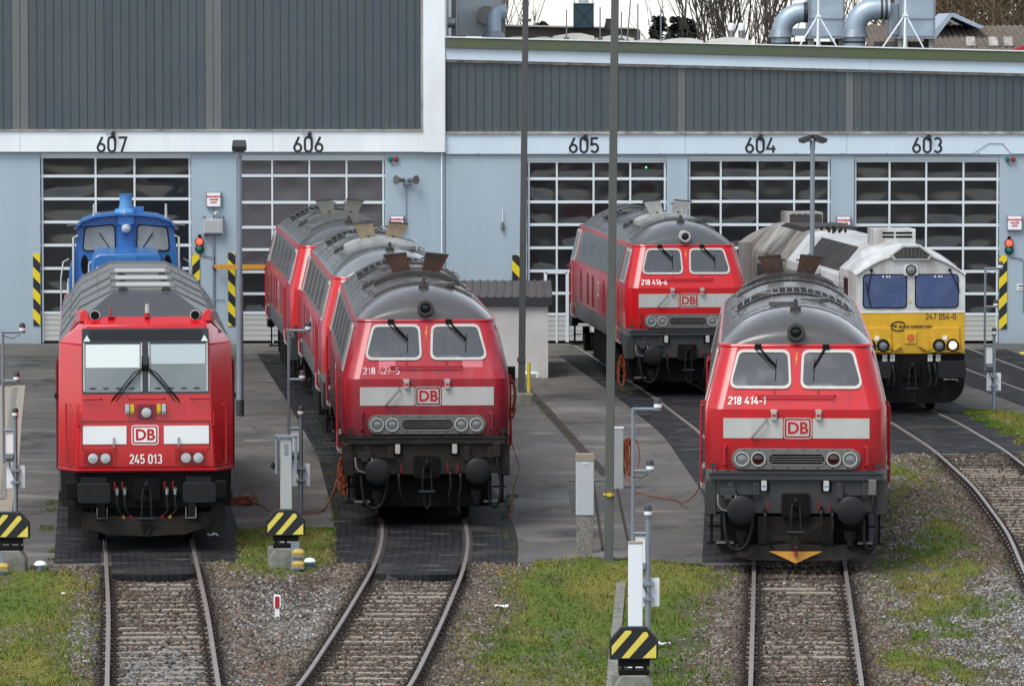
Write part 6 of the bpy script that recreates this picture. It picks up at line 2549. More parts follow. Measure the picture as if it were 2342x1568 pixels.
# ================================================================ THE BLUE SHUNTER
def shunter():
    t = thing('shunting_locomotive', 'blue shunting locomotive with tall chimney and white handrails before gate 607', 'shunting locomotive', (-10.44, DY(137.0), 0), R(4.6))
    # cab: y=0 is the cab front; the upper half leans in
    W0, W = 1.54, 1.29
    mb = MB()
    mb.loft([[(-W0, 0, 1.2), (W0, 0, 1.2), (W0, 2.0, 1.2), (-W0, 2.0, 1.2)], [(-W0, 0, 2.5), (W0, 0, 2.5), (W0, 2.0, 2.5), (-W0, 2.0, 2.5)], [(-1.36, 0, 3.1), (1.36, 0, 3.1), (1.36, 2.0, 3.1), (-1.36, 2.0, 3.1)], [(-W, 0, 3.68), (W, 0, 3.68), (W, 2.0, 3.68), (-W, 2.0, 3.68)]])
    mb.prism([(-W, 3.68), (W, 3.68), (W - .10, 3.80), (W - .45, 3.93), (.25, 3.98), (-.25, 3.98), (-W + .45, 3.93), (-W + .10, 3.80)], 'y', 0, 2.0)
    mb.build('cab', 'blue', t, bevel=.02)
    mb = MB()
    prof = [(-W - .06, 3.66), (-W + .10, 3.86), (-W + .45, 3.985), (-.25, 4.04), (.25, 4.04), (W - .45, 3.985), (W - .10, 3.86), (W + .06, 3.66)]
    mb.prism(prof + [(p[0], p[1] - .05) for p in reversed(prof)], 'y', -.24, 2.2)
    mb.build('roof', 'blue', t)
    for s in (-1, 1):
        poly = [(s * .27, 3.06), (s * 1.19, 3.01), (s * 1.12, 3.68), (s * .29, 3.76)]
        if s < 0:
            poly = poly[::-1]
        mb = MB()
        out, inn = round_poly(poly, .12, 5), round_poly(inset(poly, .035), .10, 5)
        mb.prism(out, 'y', -.03, .02)
        f = mb.build('window_frame', 'black', t)
        mb = MB()
        mb.prism(inn, 'y', -.036, -.028)
        mb.build('window_pane', mat('pale_cab_glass', (.27, .30, .30), .08, c2=(.17, .19, .195), amt=.8, scale=2.5, spec=.6), f)
        ribbon_bar([(s * .45, -.05, 3.12), (s * .72, -.06, 3.52)], .012, 'wiper', 'black', t)
    mb = MB()
    mb.box(-.22, .22, -.18, .0, 3.74, 3.98)
    mb.box(-.14, .14, -.26, -.1, 3.50, 3.78)
    mb.box(-.22, .22, -.06, 0, 2.9, 3.78)
    mb.build('lamp_pillar', 'blue', t, bevel=.02)
    mb = MB()
    mb.lathe([(0, -.33), (.09, -.31), (.115, -.29), (.125, -.24), (0, -.24)], (0, 0, 3.64), 'y', 16)
    mb.build('headlight', 'lens_white', t, smooth=40)
    mb = MB()
    mb.lathe([(0, 0), (.30, 0), (.33, .08), (.28, .17), (.19, .20), (.165, .34), (.17, .54), (.19, .58), (.13, .58), (.12, .4), (0, .4)], (0, .3, 3.98), 'z', 18)
    mb.build('chimney', 'blue_light', t, smooth=35)
    mb = MB()
    mb.box(.15, .48, .1, .5, 3.98, 4.21)
    mb.cyl((.22, .06, 4.12), (.22, .11, 4.12), .05, .05, 8)
    mb.build('roof_box', 'blue', t, bevel=.01)
    for x in (-.86, 1.08):
        mb = MB()
        mb.cyl((x, .05, 3.86), (x, .05, 4.30), .040, .030, 6)
        mb.build('aerial', 'white', t)
    mb = MB()
    mb.cyl((-.04, -.2, 3.98), (-.04, -.2, 4.14), .035, .03, 6)
    mb.build('whistle', 'white', t)
    for s in (-1, 1):
        mb = MB()
        mb.obox((s * 1.44, .0, 3.74), (.30, .30, .03), Euler((0, s * .12, 0)))
        mb.box(s * 1.36 - .05, s * 1.36 + .05, -.1, .1, 3.60, 3.72)
        mb.build('side_shade', 'lampband', t)
    # front hood
    mb = MB()
    hp = [(-.92, 1.2), (-.92, 2.90), (-.86, 3.06), (-.70, 3.13), (.70, 3.13), (.86, 3.06), (.92, 2.90), (.92, 1.2)]
    mb.prism(hp, 'y', -4.2, 0)
    h = mb.build('hood', 'blue', t, bevel=.05, smooth=30)
    mb = MB()
    for k in range(3):
        mb.box(-.25, .25, -4.23, -4.19, 2.92 + k * .05, 2.945 + k * .05)
    mb.build('hood_louvre', 'blue_light', h)
    mb = MB()
    mb.box(-.80, .80, -4.225, -4.2, 2.42, 2.78)
    mb.build('white_panel', 'lettering', h)
    for s in (-1, 1):
        mb = MB()
        mb.prism([(s * 1.12 + .10 * math.cos(R(a)), 2.66 + .27 * math.sin(R(a))) for a in range(0, 360, 30)], 'y', -.015, .0)
        mb.build('porthole', 'glass_dark', t)
        ribbon_bar([(s * 1.48, -.05, 1.3), (s * 1.42, -.08, 1.35), (s * 1.42, -.08, 3.40), (s * 1.30, -.05, 3.44)], .035, 'handrail', 'white', t)
        ribbon_bar([(s * 1.0, -.9, 1.2), (s * 1.0, -.9, 2.68), (s * .98, -.9, 2.76), (s * .92, -.9, 2.76)], .03, 'handrail', 'white', t)
        ribbon_bar([(s * 1.55, -3.6, 1.2), (s * 1.55, -3.6, 2.0), (s * 1.55, -3.4, 2.3), (s * 1.55, -.5, 2.3), (s * 1.55, -.5, 1.2)], .022, 'railing', 'white', t)
        ribbon_bar([(s * 1.76, .2, 1.2), (s * 1.76, .2, 2.30), (s * 1.70, .3, 2.72), (s * 1.55, .4, 2.80)], .022, 'railing', 'white', t)
    mb = MB()
    mb.box(-1.5, 1.5, -4.4, 4.4, 1.05, 1.2)
    mb.box(-1.0, 1.0, 2.0, 4.2, 1.2, 2.2)
    mb.build('running_board', 'blue', t)
    mb = MB()
    mb.box(-.7, .7, -4, 4, .5, 1.05)
    mb.build('frame', 'black', t)
    wheelset(t, -2.4, .55, axles=(-1.2, 1.2))
    wheelset(t, 2.6, .55, axles=(-1.2, 1.2))
    return t


shunter()

# ================================================================ YARD FURNITURE
def base(vx, vy):
    p = gx(vx, vy)
    return p[0], p[1]


# tall masts: slightly leaning, running out of the picture
def mast(vx, vy, w, lean, label, foot, m):
    x, y = base(vx, vy)
    t = thing('lamp_mast', label, 'mast', (x, y, 0), 0, 'tall dark masts in the yard')
    mb = MB()
    H = 13.0
    a = [(-w, -w, -.02), (w, -w, -.02), (w, w, -.02), (-w, w, -.02)]
    b = [(p[0] * .8 + lean * H, p[1] * .8, H) for p in a]
    mb.hexa(a, b)
    mb.build('pole', m, t, bevel=.012)
    mb = MB()
    if foot:
        mb.box(-.26, .26, -.26, .26, -.05, .26)
        mb.build('footing', 'concrete', t, bevel=.04)
        mb = MB()
        mb.box(-w - .02, w + .02, -w - .02, w + .02, 1.0, 1.1)
        mb.box(-w - .015 + lean * 9.3, w + .05 + lean * 9.3, -w, w, 9.15, 9.22)
    else:
        mb.cyl((0, 0, -.05), (0, 0, .03), .14, .12, 10)
    mb.build('collar', 'mast_dark', t)
    return t


mast(1192, 922, .085, .0105, 'dark steel mast on a concrete footing beside the small shed', True, 'mast_dark')
t = mast(1391, 1283, .075, .0105, 'grey green steel mast rising from the grass edge with a small yellow clip', False, 'mast')
mb = MB()
mb.box(-.03, .05, -.12, -.07, 1.10, 1.16)
mb.box(-.09, .09, -.10, .09, 1.12, 1.14)
mb.build('clip', 'yellow', t)

# yard lamps
for vx, Y, H, lab in ((549, base(549, 949)[1], 6.24, 'galvanised yard lamp with twin floodlights and black foot left of the string of locomotives'), (1855, DY(123.6), 6.30, 'galvanised yard lamp with twin floodlights standing beside the white locomotive')):
    x = base(549, 949)[0] if vx == 549 else (vx - VW / 2) / (FPX / 123.6)
    t = thing('yard_lamp', lab, 'street lamp', (x, Y, 0), 0, 'galvanised yard lamps')
    mb = MB()
    mb.cyl((0, 0, 0), (0, 0, 3.2), .085, .080, 12)
    mb.cyl((0, 0, 3.2), (0, 0, H - .1), .062, .055, 12)
    mb.build('pole', 'galv', t, smooth=40)
    mb = MB()
    mb.cyl((0, 0, -.02), (0, 0, .36), .095, .095, 12)
    mb.build('foot', 'shed_trim', t, smooth=40)
    mb = MB()
    mb.cyl((0, 0, H - .25), (0, 0, H - .02), .07, .07, 10)
    if vx == 549:
        mb.box(-.02, .02, -.1, .1, H - .05, H)
    mb.build('bracket', 'galv', t)
    for s in (-1, 1):
        mb = MB()
        if vx == 549:
            mb.obox((0, s * .22, H + .03), (.30, .40, .14), Euler((-s * .35, 0, 0)))
            mb.obox((0, s * .22, H - .055), (.22, .30, .05), Euler((-s * .35, 0, 0)), 1)
        else:
            mb.obox((s * .17, 0, H + .02), (.32, .34, .11), Euler((0, s * .35, s * .2)))
            mb.obox((s * .15, 0, H - .05), (.22, .26, .05), Euler((0, s * .35, s * .2)), 1)
        mb.build('floodlight', ['shed_trim', 'lens'], t, bevel=.015)


# sensor posts: two poles, lantern-like heads, case and blank plate
def sensor_post(vx, vy, label, side=-1):
    x, y = base(vx, vy)
    t = thing('sensor_post', label, 'sensor post', (x, y, 0), 0, 'galvanised sensor posts by the tracks')
    mb = MB()
    mb.cyl((0, 0, -.1), (0, 0, 1.80), .042, .04, 10)
    mb.build('main_pole', 'galv', t, smooth=40)
    q = side * .22
    mb = MB()
    mb.tube([(q, .0, .95), (q, 0, 3.38)], .027, 8)
    mb.tube([(0, 0, 1.0), (q, 0, 1.0)], .028, 6)
    mb.tube([(0, 0, 1.55), (q, 0, 1.55)], .028, 6)
    mb.tube([(q, 0, 3.36), (q + .33, 0, 3.36)], .028, 6)
    mb.tube([(q, 0, 2.46), (q + .22, 0, 2.46)], .028, 6)
    mb.build('tall_pole', 'galv', t, smooth=40)
    mb = MB()
    mb.box(q * .5 - .085, q * .5 + .085, .01, .07, 1.06, 1.50)
    cs = mb.build('case', 'sign', t, bevel=.008)
    mb = MB()
    mb.box(q * .5 - .08, q * .5 + .08, -.05, .06, 1.03, 1.13)
    mb.build('case_foot', 'galv', cs, bevel=.01)
    for hx, hz in ((q + .36, 3.36), (q + .25, 2.46), (0, 1.80)):
        mb = MB()
        mb.lathe([(0, -.02), (.05, -.02), (.055, .0), (.055, .09), (0, .09)], (hx, 0, hz), 'z', 12, 1)
        mb.lathe([(.03, .02), (.058, .03), (.058, .075), (.03, .08)], (hx, 0, hz), 'z', 12, 2)
        mb.lathe([(.06, .09), (.058, .13), (.04, .165), (0, .175)], (hx, 0, hz), 'z', 12, 0)
        mb.build('sensor_head', ['shed_trim', 'galv', 'sign'], t, smooth=40)
    mb = MB()
    mb.tube([(q, -.02, 3.30), (q + .18, -.03, 3.24), (q + .33, -.02, 3.32)], .008, 4)
    mb.tube([(q, -.02, 2.38), (q + .12, -.03, 2.36), (q + .22, -.02, 2.42)], .008, 4)
    mb.tube([(q * .5, 0, 1.03), (q * .45, -.02, .86), (-.02, -.05, .70)], .012, 4)
    mb.build('wire', 'rubber', t)
    mb = MB()
    mb.box(-.17, .17, .055, .068, .48, .90)
    mb.build('plate', 'plate', t, bevel=.01)
    mb = MB()
    for z in (.58, .80):
        mb.box(-.085, .085, -.06, .055, z, z + .04)
    mb.build('clamp', 'galv', t)
    return t


sensor_post(36, 1176, 'sensor post with leaning plate at the edge of the beige paving', -1)
sensor_post(688, 1171, 'sensor post between the two leftmost tracks beside a tall cabinet', -1)
sensor_post(1481, 1462, 'sensor post behind the nearest striped board on the grass', -1)
sensor_post(2272, 940, 'sensor post at the grass patch beside the far curved track', -1)


# derailer boards: black octagon top with yellow slashes on a concrete block, tall cabinet behind
def derail_board(x, y, label, cab_h=2.0, cab=True):
    t = thing('striped_board', label, 'warning board', (x, y, 0), 0, 'black boards with yellow slashes between the tracks')
    w, zb, zt = .315, .50, .93
    P = [(-w, zb), (w, zb), (w, zt - .17), (w - .15, zt), (-w + .15, zt), (-w, zt - .17)]
    mb = MB()
    mb.prism(P, 'y', -.04, .06)
    mb.prism([(p[0] * 1.03, (p[1] - .7) * 1.03 + .7) for p in P], 'y', .0, .05)
    bd = mb.build('board', 'board_black', t, bevel=.008)
    mb = MB()
    for q in ([(-w + .02, zb + .10), (-.02, zt - .035), (-.125, zt - .035), (-w + .14, zt - .05), (-w + .02, zb + .24)],):
        pass
    A = [(-.295, .555), (-.295, .675), (-.115, .885), (-.035, .885), (-.035, .855)]
    Bq = [(-.165, .52), (-.065, .52), (.195, .815), (.175, .865), (.125, .865)]
    Cq = [(.115, .52), (.295, .52), (.295, .70)]
    for pl in (A, Bq, Cq):
        mb.prism(pl, 'y', -.045, -.038)
    mb.build('slash', 'board_yellow', bd)
    mb = MB()
    mb.box(-.21, .21, .0, .06, .40, .50)
    mb.box(-.20, .20, -.12, .2, .30, .36)
    for q in (-.15, 0, .15):
        mb.cyl((q, .02, .30), (q, .02, .50), .022, .022, 6)
    mb.build('bracket', 'black', t)
    mb = MB()
    mb.prism([(-.26, -.25), (.26, -.25), (.26, .16), (.17, .30), (-.17, .30), (-.26, .16)], 'y', -.16, .30)
    mb.box(-.30, -.12, .0, .3, -.25, .30)
    mb.build('plinth', 'concrete', t, bevel=.02)
    return t


def tall_cabinet(x, y, label, kind):
    t = thing('post_cabinet', label, 'cabinet', (x, y, 0), 0)
    if kind == 'alu':
        mb = MB()
        mb.box(-.10, .10, -.1, .1, -.1, 1.95)
        mb.build('post', 'cabinet_alu', t, bevel=.012)
        mb = MB()
        for s in (-1, 1):
            mb.box(s * .165 - .02, s * .165 + .02, -.14, .14, 1.35, 1.98)
        mb.box(-.19, .19, -.14, .14, 1.96, 2.0)
        mb.build('side_plate', 'galv', t)
        mb = MB()
        mb.box(-.03, .03, -.115, -.1, 1.68, 1.86)
        mb.cyl((-.24, -.05, 1.44), (-.19, -.05, 1.52), .04, .05, 8, 1)
        mb.build('lock', ['galv', 'rubber'], t)
    else:
        mb = MB()
        mb.box(-.10, .10, -.10, .10, -.1, 1.72)
        mb.build('cabinet_body', 'plate', t, bevel=.012)
        mb = MB()
        mb.box(-.105, .105, -.105, .105, 1.72, 1.74)
        mb.build('cabinet_cap', 'lichen', t)


bx_, by_ = base(653, 1292)
derail_board(bx_, by_, 'black board with yellow slashes between the two leftmost tracks')
tall_cabinet(base(655, 1262)[0], base(655, 1262)[1], 'tall narrow grey post cabinet behind the board beside the leftmost track', 'alu')
bx2, by2 = (1449 - VW / 2) / 172.0, DY(FPX / 172.0)
derail_board(bx2, by2, 'black board with yellow slashes low in the grass nearest of all')
tall_cabinet((1454 - VW / 2) / 165.0, DY(FPX / 164.0), 'tall plain pale cabinet behind the nearest striped board', 'plain')
bx3, by3 = base(24, 1298)
derail_board(bx3, by3, 'black board with yellow slashes cut off by the picture edge')


def lamp_stack(x, y, n, label):
    t = thing('ground_lamp', label, 'lamp', (x, y, 0))
    mb = MB()
    mb.box(-.12, .02, -.03, .03, -.2, .10 + .17 * n)
    mb.build('bracket', 'galv', t)
    for i in range(n):
        z = .02 + .19 * i
        mb = MB()
        mb.loft([[(p[0], p[1], z) for p in rrect(.19, .15, .03, 3)], [(p[0], p[1], z + .05) for p in rrect(.21, .17, .04, 3)], [(p[0], p[1], z + .06) for p in rrect(.21, .17, .04, 3)], [(p[0], p[1], z + .11) for p in rrect(.13, .09, .03, 3)]])
        c = mb.build('lamp_cap', 'cap_yellow', t, smooth=30)
        mb = MB()
        mb.box(-.10, .10, -.08, .08, z - .03, z)
        mb.build('lamp_foot', 'galv', c)


def mushroom(x, y, m, label):
    t = thing('mushroom_lamp', label, 'lamp', (x, y, 0), 0)
    mb = MB()
    mb.cyl((0, 0, -.25), (0, 0, .06), .06, .06, 10)
    mb.build('stem', m, t, smooth=40)
    mb = MB()
    mb.lathe([(0, .06), (.10, .06), (.105, .08), (.07, .125), (.0, .14)], (0, 0, 0), 'z', 14)
    mb.build('cap', 'white_clean', t, smooth=50)


lamp_stack(*base(682, 1298), 2, 'two stacked yellow lamp caps beside the concrete foot of the striped board')
lamp_stack(*base(6, 1304), 1, 'single yellow lamp cap at the foot of the cut off striped board')
mushroom(*base(708, 1293), 'cap_blue', 'white mushroom cap on a blue socket beside the stacked yellow lamp caps')
mushroom(*base(92, 1300), 'galv', 'white mushroom cap on a grey stem at the edge of the grass')

# marker post in the gravel
t = thing('marker_post', 'little white and red marker post standing in the gravel between the rails', 'marker post', (*base(634, 1390), -.12))
mb = MB()
mb.box(-.035, .035, -.02, .02, -.1, .14)
mb.build('post', 'white_clean', t, bevel=.004)
mb = MB()
mb.prism(round_poly([(-.055, .12), (.055, .12), (.055, .33), (-.055, .33)], .04, 4), 'y', -.03, .03)
hd_ = mb.build('head', 'white_clean', t, bevel=.005)
mb = MB()
mb.prism(round_poly([(-.035, .125), (.035, .125), (.035, .31), (-.035, .31)], .03, 4), 'y', -.036, -.028)
mb.build('red_face', 'red_part', hd_)

# concrete distribution column with number plate
t = thing('cable_column', 'grey concrete column with small white plate reading 6200', 'column', (*base(1337, 1259), 0))
mb = MB()
mb.box(-.145, .145, -.12, .12, -.05, .61)
mb.build('plinth', 'concrete_spot', t, bevel=.01)
mb = MB()
mb.box(-.155, .155, -.13, .13, .62, 1.56)
mb.build('column', 'cabinet', t, bevel=.012)
mb = MB()
mb.prism([(-.165, 1.56), (.165, 1.56), (.165, 1.62), (.15, 1.665), (-.15, 1.665), (-.165, 1.62)], 'y', -.14, .14)
mb.build('cap', 'lichen', t)
mb = MB()
mb.box(-.05, .055, -.136, -.128, 1.46, 1.52)
pl_ = mb.build('number_plate', 'sign', t)
text('lettering', '6200', .052, 'black_letter', pl_, (.003, -.1385, 1.49), depth=.0008)

# power column with the coiled orange cable
px_, py_ = base(1411, 1114)
t = thing('power_column', 'slim grey power column behind the grey green mast', 'column', (px_, py_, 0))
mb = MB()
mb.box(-.12, .12, -.1, .1, -.03, 1.16)
mb.build('column', 'cabinet', t, bevel=.01)
mb = MB()
mb.box(-.125, .125, -.105, .105, 1.16, 1.18)
mb.build('cap', 'sign', t)
mb = MB()
rr = random.Random(4)
for i in range(13):
    dx, dz, ln = rr.uniform(.15, .24), rr.uniform(-.05, .05), rr.uniform(.50, .78)
    pts = []
    for a in range(0, 361, 24):
        pts.append((dx + (.05 + .012 * (i % 4)) * math.cos(R(a)), -.06 + .02 * (i % 3), .95 + dz - ln / 2 + (ln / 2) * math.sin(R(a))))
    mb.tube(pts, .011, 5)
mb.tube([(.30 + .13 * math.cos(R(a)), -.08, .62 + .36 * math.sin(R(a))) for a in range(0, 361, 18)], .011, 5)
o = mb.build('cable_coil', 'cable', None, loc=(px_, py_, 0), smooth=60)
tag(o, 'orange cable coiled on the slim grey power column', 'cable')


def ground_cable(pts, z, r, m, label, name='cable'):
    """pts: (photo x, photo y, height)"""
    P = []
    for vx, vy, h in pts:
        x, y = gx(vx, vy)
        P.append((x, y, h + .0))
    o = hose(None, P, r, m, name)
    return tag(o, label, 'cable')


c0 = Vector((px_ + .2, py_ - .06, .45))
xa, ya = gx(1560, 1140)
o = hose(None, [c0, (px_ + .24, py_ - .2, .15), (*gx(1455, 1124), .0), (*gx(1500, 1135), -.005), (*gx(1545, 1142), .0), (3.22, DY(94.2), .12), (3.42, DY(93.0), .45), (3.56, DY(92.0), 1.05)], .011, 'cable', 'cable')
tag(o, 'orange cable trailing over the asphalt to the nearest red locomotive', 'cable')
# bundle on the step of the string leader and the cable on the ground
lx = base(785, 1150)
mb = MB()
for i in range(16):
    a0 = rr.uniform(-.08, .08)
    ln = rr.uniform(.40, .70)
    pts = [(a0 * .6 + rr.uniform(.03, .08) * math.cos(R(a)) , rr.uniform(-.05, .05), .88 - ln / 2 + ln / 2 * math.sin(R(a)) + rr.uniform(-.03, .03)) for a in range(0, 361, 30)]
    mb.tube(pts, .011, 5)
o = mb.build('cable_coil', 'cable', None, loc=(-3.04, DY(91.4), .30), smooth=60)
tag(o, 'orange cable bundle hanging at the front corner of the dirty red locomotive', 'cable')
ground_cable([(640, 1165, .3), (650, 1172, 0), (672, 1176, 0), (700, 1174, 0), (735, 1168, 0), (755, 1140, .0), (768, 1115, .1), (780, 1095, .35)], 0, .011, 'cable', 'orange cable lying from the tall cabinet towards the hanging cable bundle')
ground_cable([(530, 1143, 0), (560, 1146, 0), (590, 1152, 0), (608, 1160, 0), (612, 1166, 0), (628, 1168, 0), (640, 1165, .25)], 0, .011, 'cable', 'thin red brown cable crossing the asphalt to the tall cabinet')
x0_, y0_ = base(552, 1150)
mb = MB()
for i in range(9):
    ra, rb = rr.uniform(.16, .30), rr.uniform(.25, .5)
    dx, dy = rr.uniform(-.08, .08), rr.uniform(-.1, .1)
    mb.tube([(dx + ra * math.cos(R(a)), dy + rb * math.sin(R(a)), .0 + .012 * i + .01 * math.sin(R(2 * a))) for a in range(0, 361, 20)], .011, 5)
mb.tube([(.1 + .14 * math.cos(R(a)), .1, .12 + .12 * math.sin(R(a))) for a in range(-30, 220, 20)], .010, 5)
o = mb.build('cable_coil', 'cable', None, loc=(x0_, y0_, 0), smooth=60)
tag(o, 'orange cable coil lying on the asphalt beside the faceted red locomotive', 'cable')
mb = MB()
for i in range(10):
    ln = rr.uniform(.5, .8)
    mb.tube([(rr.uniform(.05, .12) * math.cos(R(a)), rr.uniform(-.04, .04), ln / 2 + ln / 2 * math.sin(R(a))) for a in range(0, 361, 30)], .011, 5)
o = mb.build('cable_coil', 'cable', None, loc=(2.72, DY(125.6), .15), smooth=60)
tag(o, 'orange cable bundle below the clean red locomotive at gate 605', 'cable')
mb = MB()
for i in range(12):
    ln = rr.uniform(.5, .85)
    mb.tube([(rr.uniform(.05, .1) * math.cos(R(a)), rr.uniform(-.04, .04), -ln / 2 + ln / 2 * math.sin(R(a))) for a in range(0, 361, 30)], .011, 5)
mb.tube([(.0, 0, -.6), (.02, 0, -1.2), (.12, -.1, -1.5), (.16, -.3, -1.62), (.05, -.6, -1.95), (-.02, -1.0, -2.42)], .009, 5)
mb.box(-.1, .08, .02, .1, -.1, .22, 1)
o = mb.build('cable_coil', ['cable', 'rubber'], None, loc=(-.02, DY(92.3), 2.55), smooth=60)
tag(o, 'orange cable coil hung high on the side of the dirty red locomotive', 'cable')
ground_cable([(690, 1310, -.12), (720, 1314, -.12), (780, 1316, -.12), (830, 1311, -.12), (866, 1310, -.12)], 0, .02, 'cable_black', 'black cable crossing the gravel to the curved rail')

# yellow bollard
t = thing('bollard', 'slim yellow bollard beside the dark mast footing', 'bollard', (*base(1209, 902), 0))
mb = MB()
mb.cyl((0, 0, -.02), (0, 0, .80), .045, .045, 10)
mb.build('post', 'post_yellow', t, smooth=40)
mb = MB()
mb.box(-.10, .10, -.10, .10, -.02, .03)
mb.build('foot_plate', 'post_yellow', t)

# drains, manholes, markings
def ground_strip(pts, w, z, m, name):
    mb = MB()
    P = [gx(*p) for p in pts]
    L_, R_ = [], []
    for i, p in enumerate(P):
        a, b = P[max(i - 1, 0)], P[min(i + 1, len(P) - 1)]
        d = Vector((b[0] - a[0], b[1] - a[1])).normalized()
        L_.append((p[0] - d.y * w, p[1] + d.x * w, z))
        R_.append((p[0] + d.y * w, p[1] - d.x * w, z))
    n = len(P)
    mb.add(L_ + R_, [(i, i + 1, n + i + 1, n + i) for i in range(n - 1)])
    return tag(mb.build(name, m), kind='structure')


ground_strip([(1205, 890), (1240, 925), (1300, 992), (1350, 1048), (1388, 1086)], .11, -.014, 'clip', 'drain_channel')
for vx, vy, rr_ in ((1238, 989, .30), (558, 1188, .36), (590, 1005, .28), (2050, 900, .25)):
    x, y = gx(vx, vy)
    mb = MB()
    mb.lathe([(0, 0), (rr_, 0), (rr_, .008), (0, .008)], (0, 0, 0), 'z', 24)
    mb.lathe([(rr_ + .02, -.002), (rr_ + .05, -.002), (rr_ + .05, .006), (rr_ + .02, .006)], (0, 0, 0), 'z', 24)
    o = mb.build('manhole_cover', 'manhole', None, loc=(x, y, -.019))
    tag(o, {1238: 'round manhole cover beside the drain channel', 558: 'round manhole cover near the orange cable coil', 590: 'round manhole cover between the yard lamp and the faceted locomotive', 2050: 'round manhole cover near the yellow fronted locomotive'}[vx], 'manhole cover', 'manhole covers in the asphalt')
mb = MB()
for vx, vy, w in ((600, 888, .0),):
    pass
for (vx, vy) in ((803 - 20, 880), (1298, 820), (2338, 806), (160, 858)):
    x, y = gx(vx, vy)
    mb.add([(x - .1, y - .5, -.013), (x + .06, y - .5, -.013), (x + .1, y + .5, -.013), (x - .06, y + .5, -.013)], [(0, 1, 2, 3)])
tag(mb.build('yard_marking', 'post_yellow'), kind='structure')
x, y = gx(1390, 1130)
mb = MB()
mb.box(x - .75, x + .45, y - 3.4, y + 2.2, -.022, -.0155)
for i in range(9):
    pass
tag(mb.build('repair_patch', mat('patched_asphalt', (.095, .09, .085), .8, c2=(.06, .057, .055), amt=.8, scale=1.2)), kind='structure')
ground_strip([(1356, 1098), (1366, 1170), (1378, 1255)], .025, -.0105, 'clip', 'duct_joint')
ground_strip([(1408, 1098), (1422, 1170), (1440, 1252)], .025, -.0105, 'clip', 'duct_joint')
ground_strip([(1300, 1098), (1412, 1098)], .05, -.0100, 'clip', 'duct_joint')
ground_strip([(1420, 1318), (1414, 1380), (1408, 1440), (1402, 1500), (1396, 1570)], .075, -.085, 'concrete', 'cable_trough')
ground_strip([(20, 880), (8, 960), (-4, 1060), (-14, 1100), (-30, 1200)], .42, -.010, 'paver', 'footpath')
ground_strip([(34, 885), (24, 960), (14, 1060), (6, 1140)], .06, .0, 'concrete', 'path_edging')
ground_strip([(2275, 946), (2330, 985), (2380, 1020)], .14, -.002, 'paver', 'cable_trough')

# litter
for i, (vx, vy, lab) in enumerate(((486, 1225, 'white scrap lying on the rubber mat beside the leftmost track'), (1146, 1374, 'crumpled white paper on the gravel beside the grass'), (155, 1348, 'small pale scrap at the edge of the left grass'), (1515, 1458, 'white scrap in the grass beside the nearest sensor post'))):
    x, y = gx(vx, vy)
    mb = MB()
    P = []
    for a in range(5):
        P.append([(-.10 + .05 * a + rr.uniform(-.02, .02), -.08 + .05 * b + rr.uniform(-.02, .02), rr.uniform(0, .06)) for b in range(4)])
    mb.grid(P)
    o = mb.build('paper_scrap', 'litter', None, loc=(x, y, -.10 if i else .0))
    tag(o, lab, 'litter')

# ================================================================ BEHIND THE ROOF EDGE
def bg(vx, Y):
    return (vx - VW / 2) / (FPX / (Y + .4))


def bz(vy, Y):
    return 8.69 - (vy - YH) / (FPX / (Y + .4))


# roof lights
for a, b, vt, vb, Y in ((1148, 1212, 85, 95, 149), (1213, 1266, 85, 93, 151), (1264, 1358, 77, 93, 150), (1361, 1448, 82, 97, 151), (1450, 1512, 90, 99, 152), (1516, 1606, 88, 102, 150), (1618, 1716, 86, 104, 150)):
    X0, X1, z0, z1 = bg(a, Y), bg(b, Y), bz(vb + 6, Y), bz(vt, Y)
    c = (X0 + X1) / 2
    h = (X1 - X0) / 2
    t = thing('roof_light', {1148: 'low pale roof light close to the white roof cabinet', 1213: 'flat pale roof light in front of the dark rooftop wall', 1264: 'pale roof light in front of the teal chimney', 1361: 'pale roof light just beyond the grey green mast', 1450: 'lowest pale roof light between the aerial rods',
              1516: 'pale roof light in front of the conifers', 1618: 'widest pale roof light below the two flue pipes'}[a], 'roof light', (c, Y, 0), 0, 'pale roof lights on the low hall')
    mb = MB()
    zm = z0 + (z1 - z0) * .58
    mb.box(-h * .92, h * .92, .1, 1.5, z0 - .2, zm - .03)
    mb.build('kerb', 'skylight', t)
    mb = MB()
    mb.prism([(-h, zm - .10), (h, zm - .10), (h, zm + .03), (h * .35, z1), (-h * .15, z1), (-h, zm + .03)], 'y', 0, 1.6)
    mb.build('lid', 'skylight', t)
# rooftop wall with the sloped end and the teal chimney
Y = 172
mb = MB()
mb.prism([(bg(1140, Y), 4), (bg(1478, Y), 4), (bg(1462, Y), bz(70, Y)), (bg(1452, Y), bz(66, Y)), (bg(1140, Y), bz(60, Y))], 'y', 0, 10)
t = thing('rooftop_house', 'low dark brown rooftop wall with sloped end behind the roof lights', 'rooftop wall', (0, Y, 0))
mb.build('wall', 'brown_roof', t)
mb = MB()
mb.prism([(bg(1140, Y), bz(61, Y)), (bg(1452, Y), bz(67, Y)), (bg(1452, Y), bz(64, Y)), (bg(1140, Y), bz(57, Y))], 'y', -.2, 10)
mb.build('roof_edge', 'skylight', t)
t = thing('chimney', 'dark teal sheet metal chimney box on the rooftop', 'chimney', (bg(1334, 170), 170, 0))
w = bg(1357, 170) - bg(1334, 170)
mb = MB()
mb.box(-w, w, 0, 1.4, bz(66, 170), bz(10, 170))
mb.build('casing', 'chim_teal', t, bevel=.03)
mb = MB()
mb.box(-w - .03, w + .03, -.03, 1.43, bz(10, 170), bz(8, 170))
mb.cyl((0, .7, bz(10, 170)), (0, .7, bz(-20, 170)), .18, .16, 12)
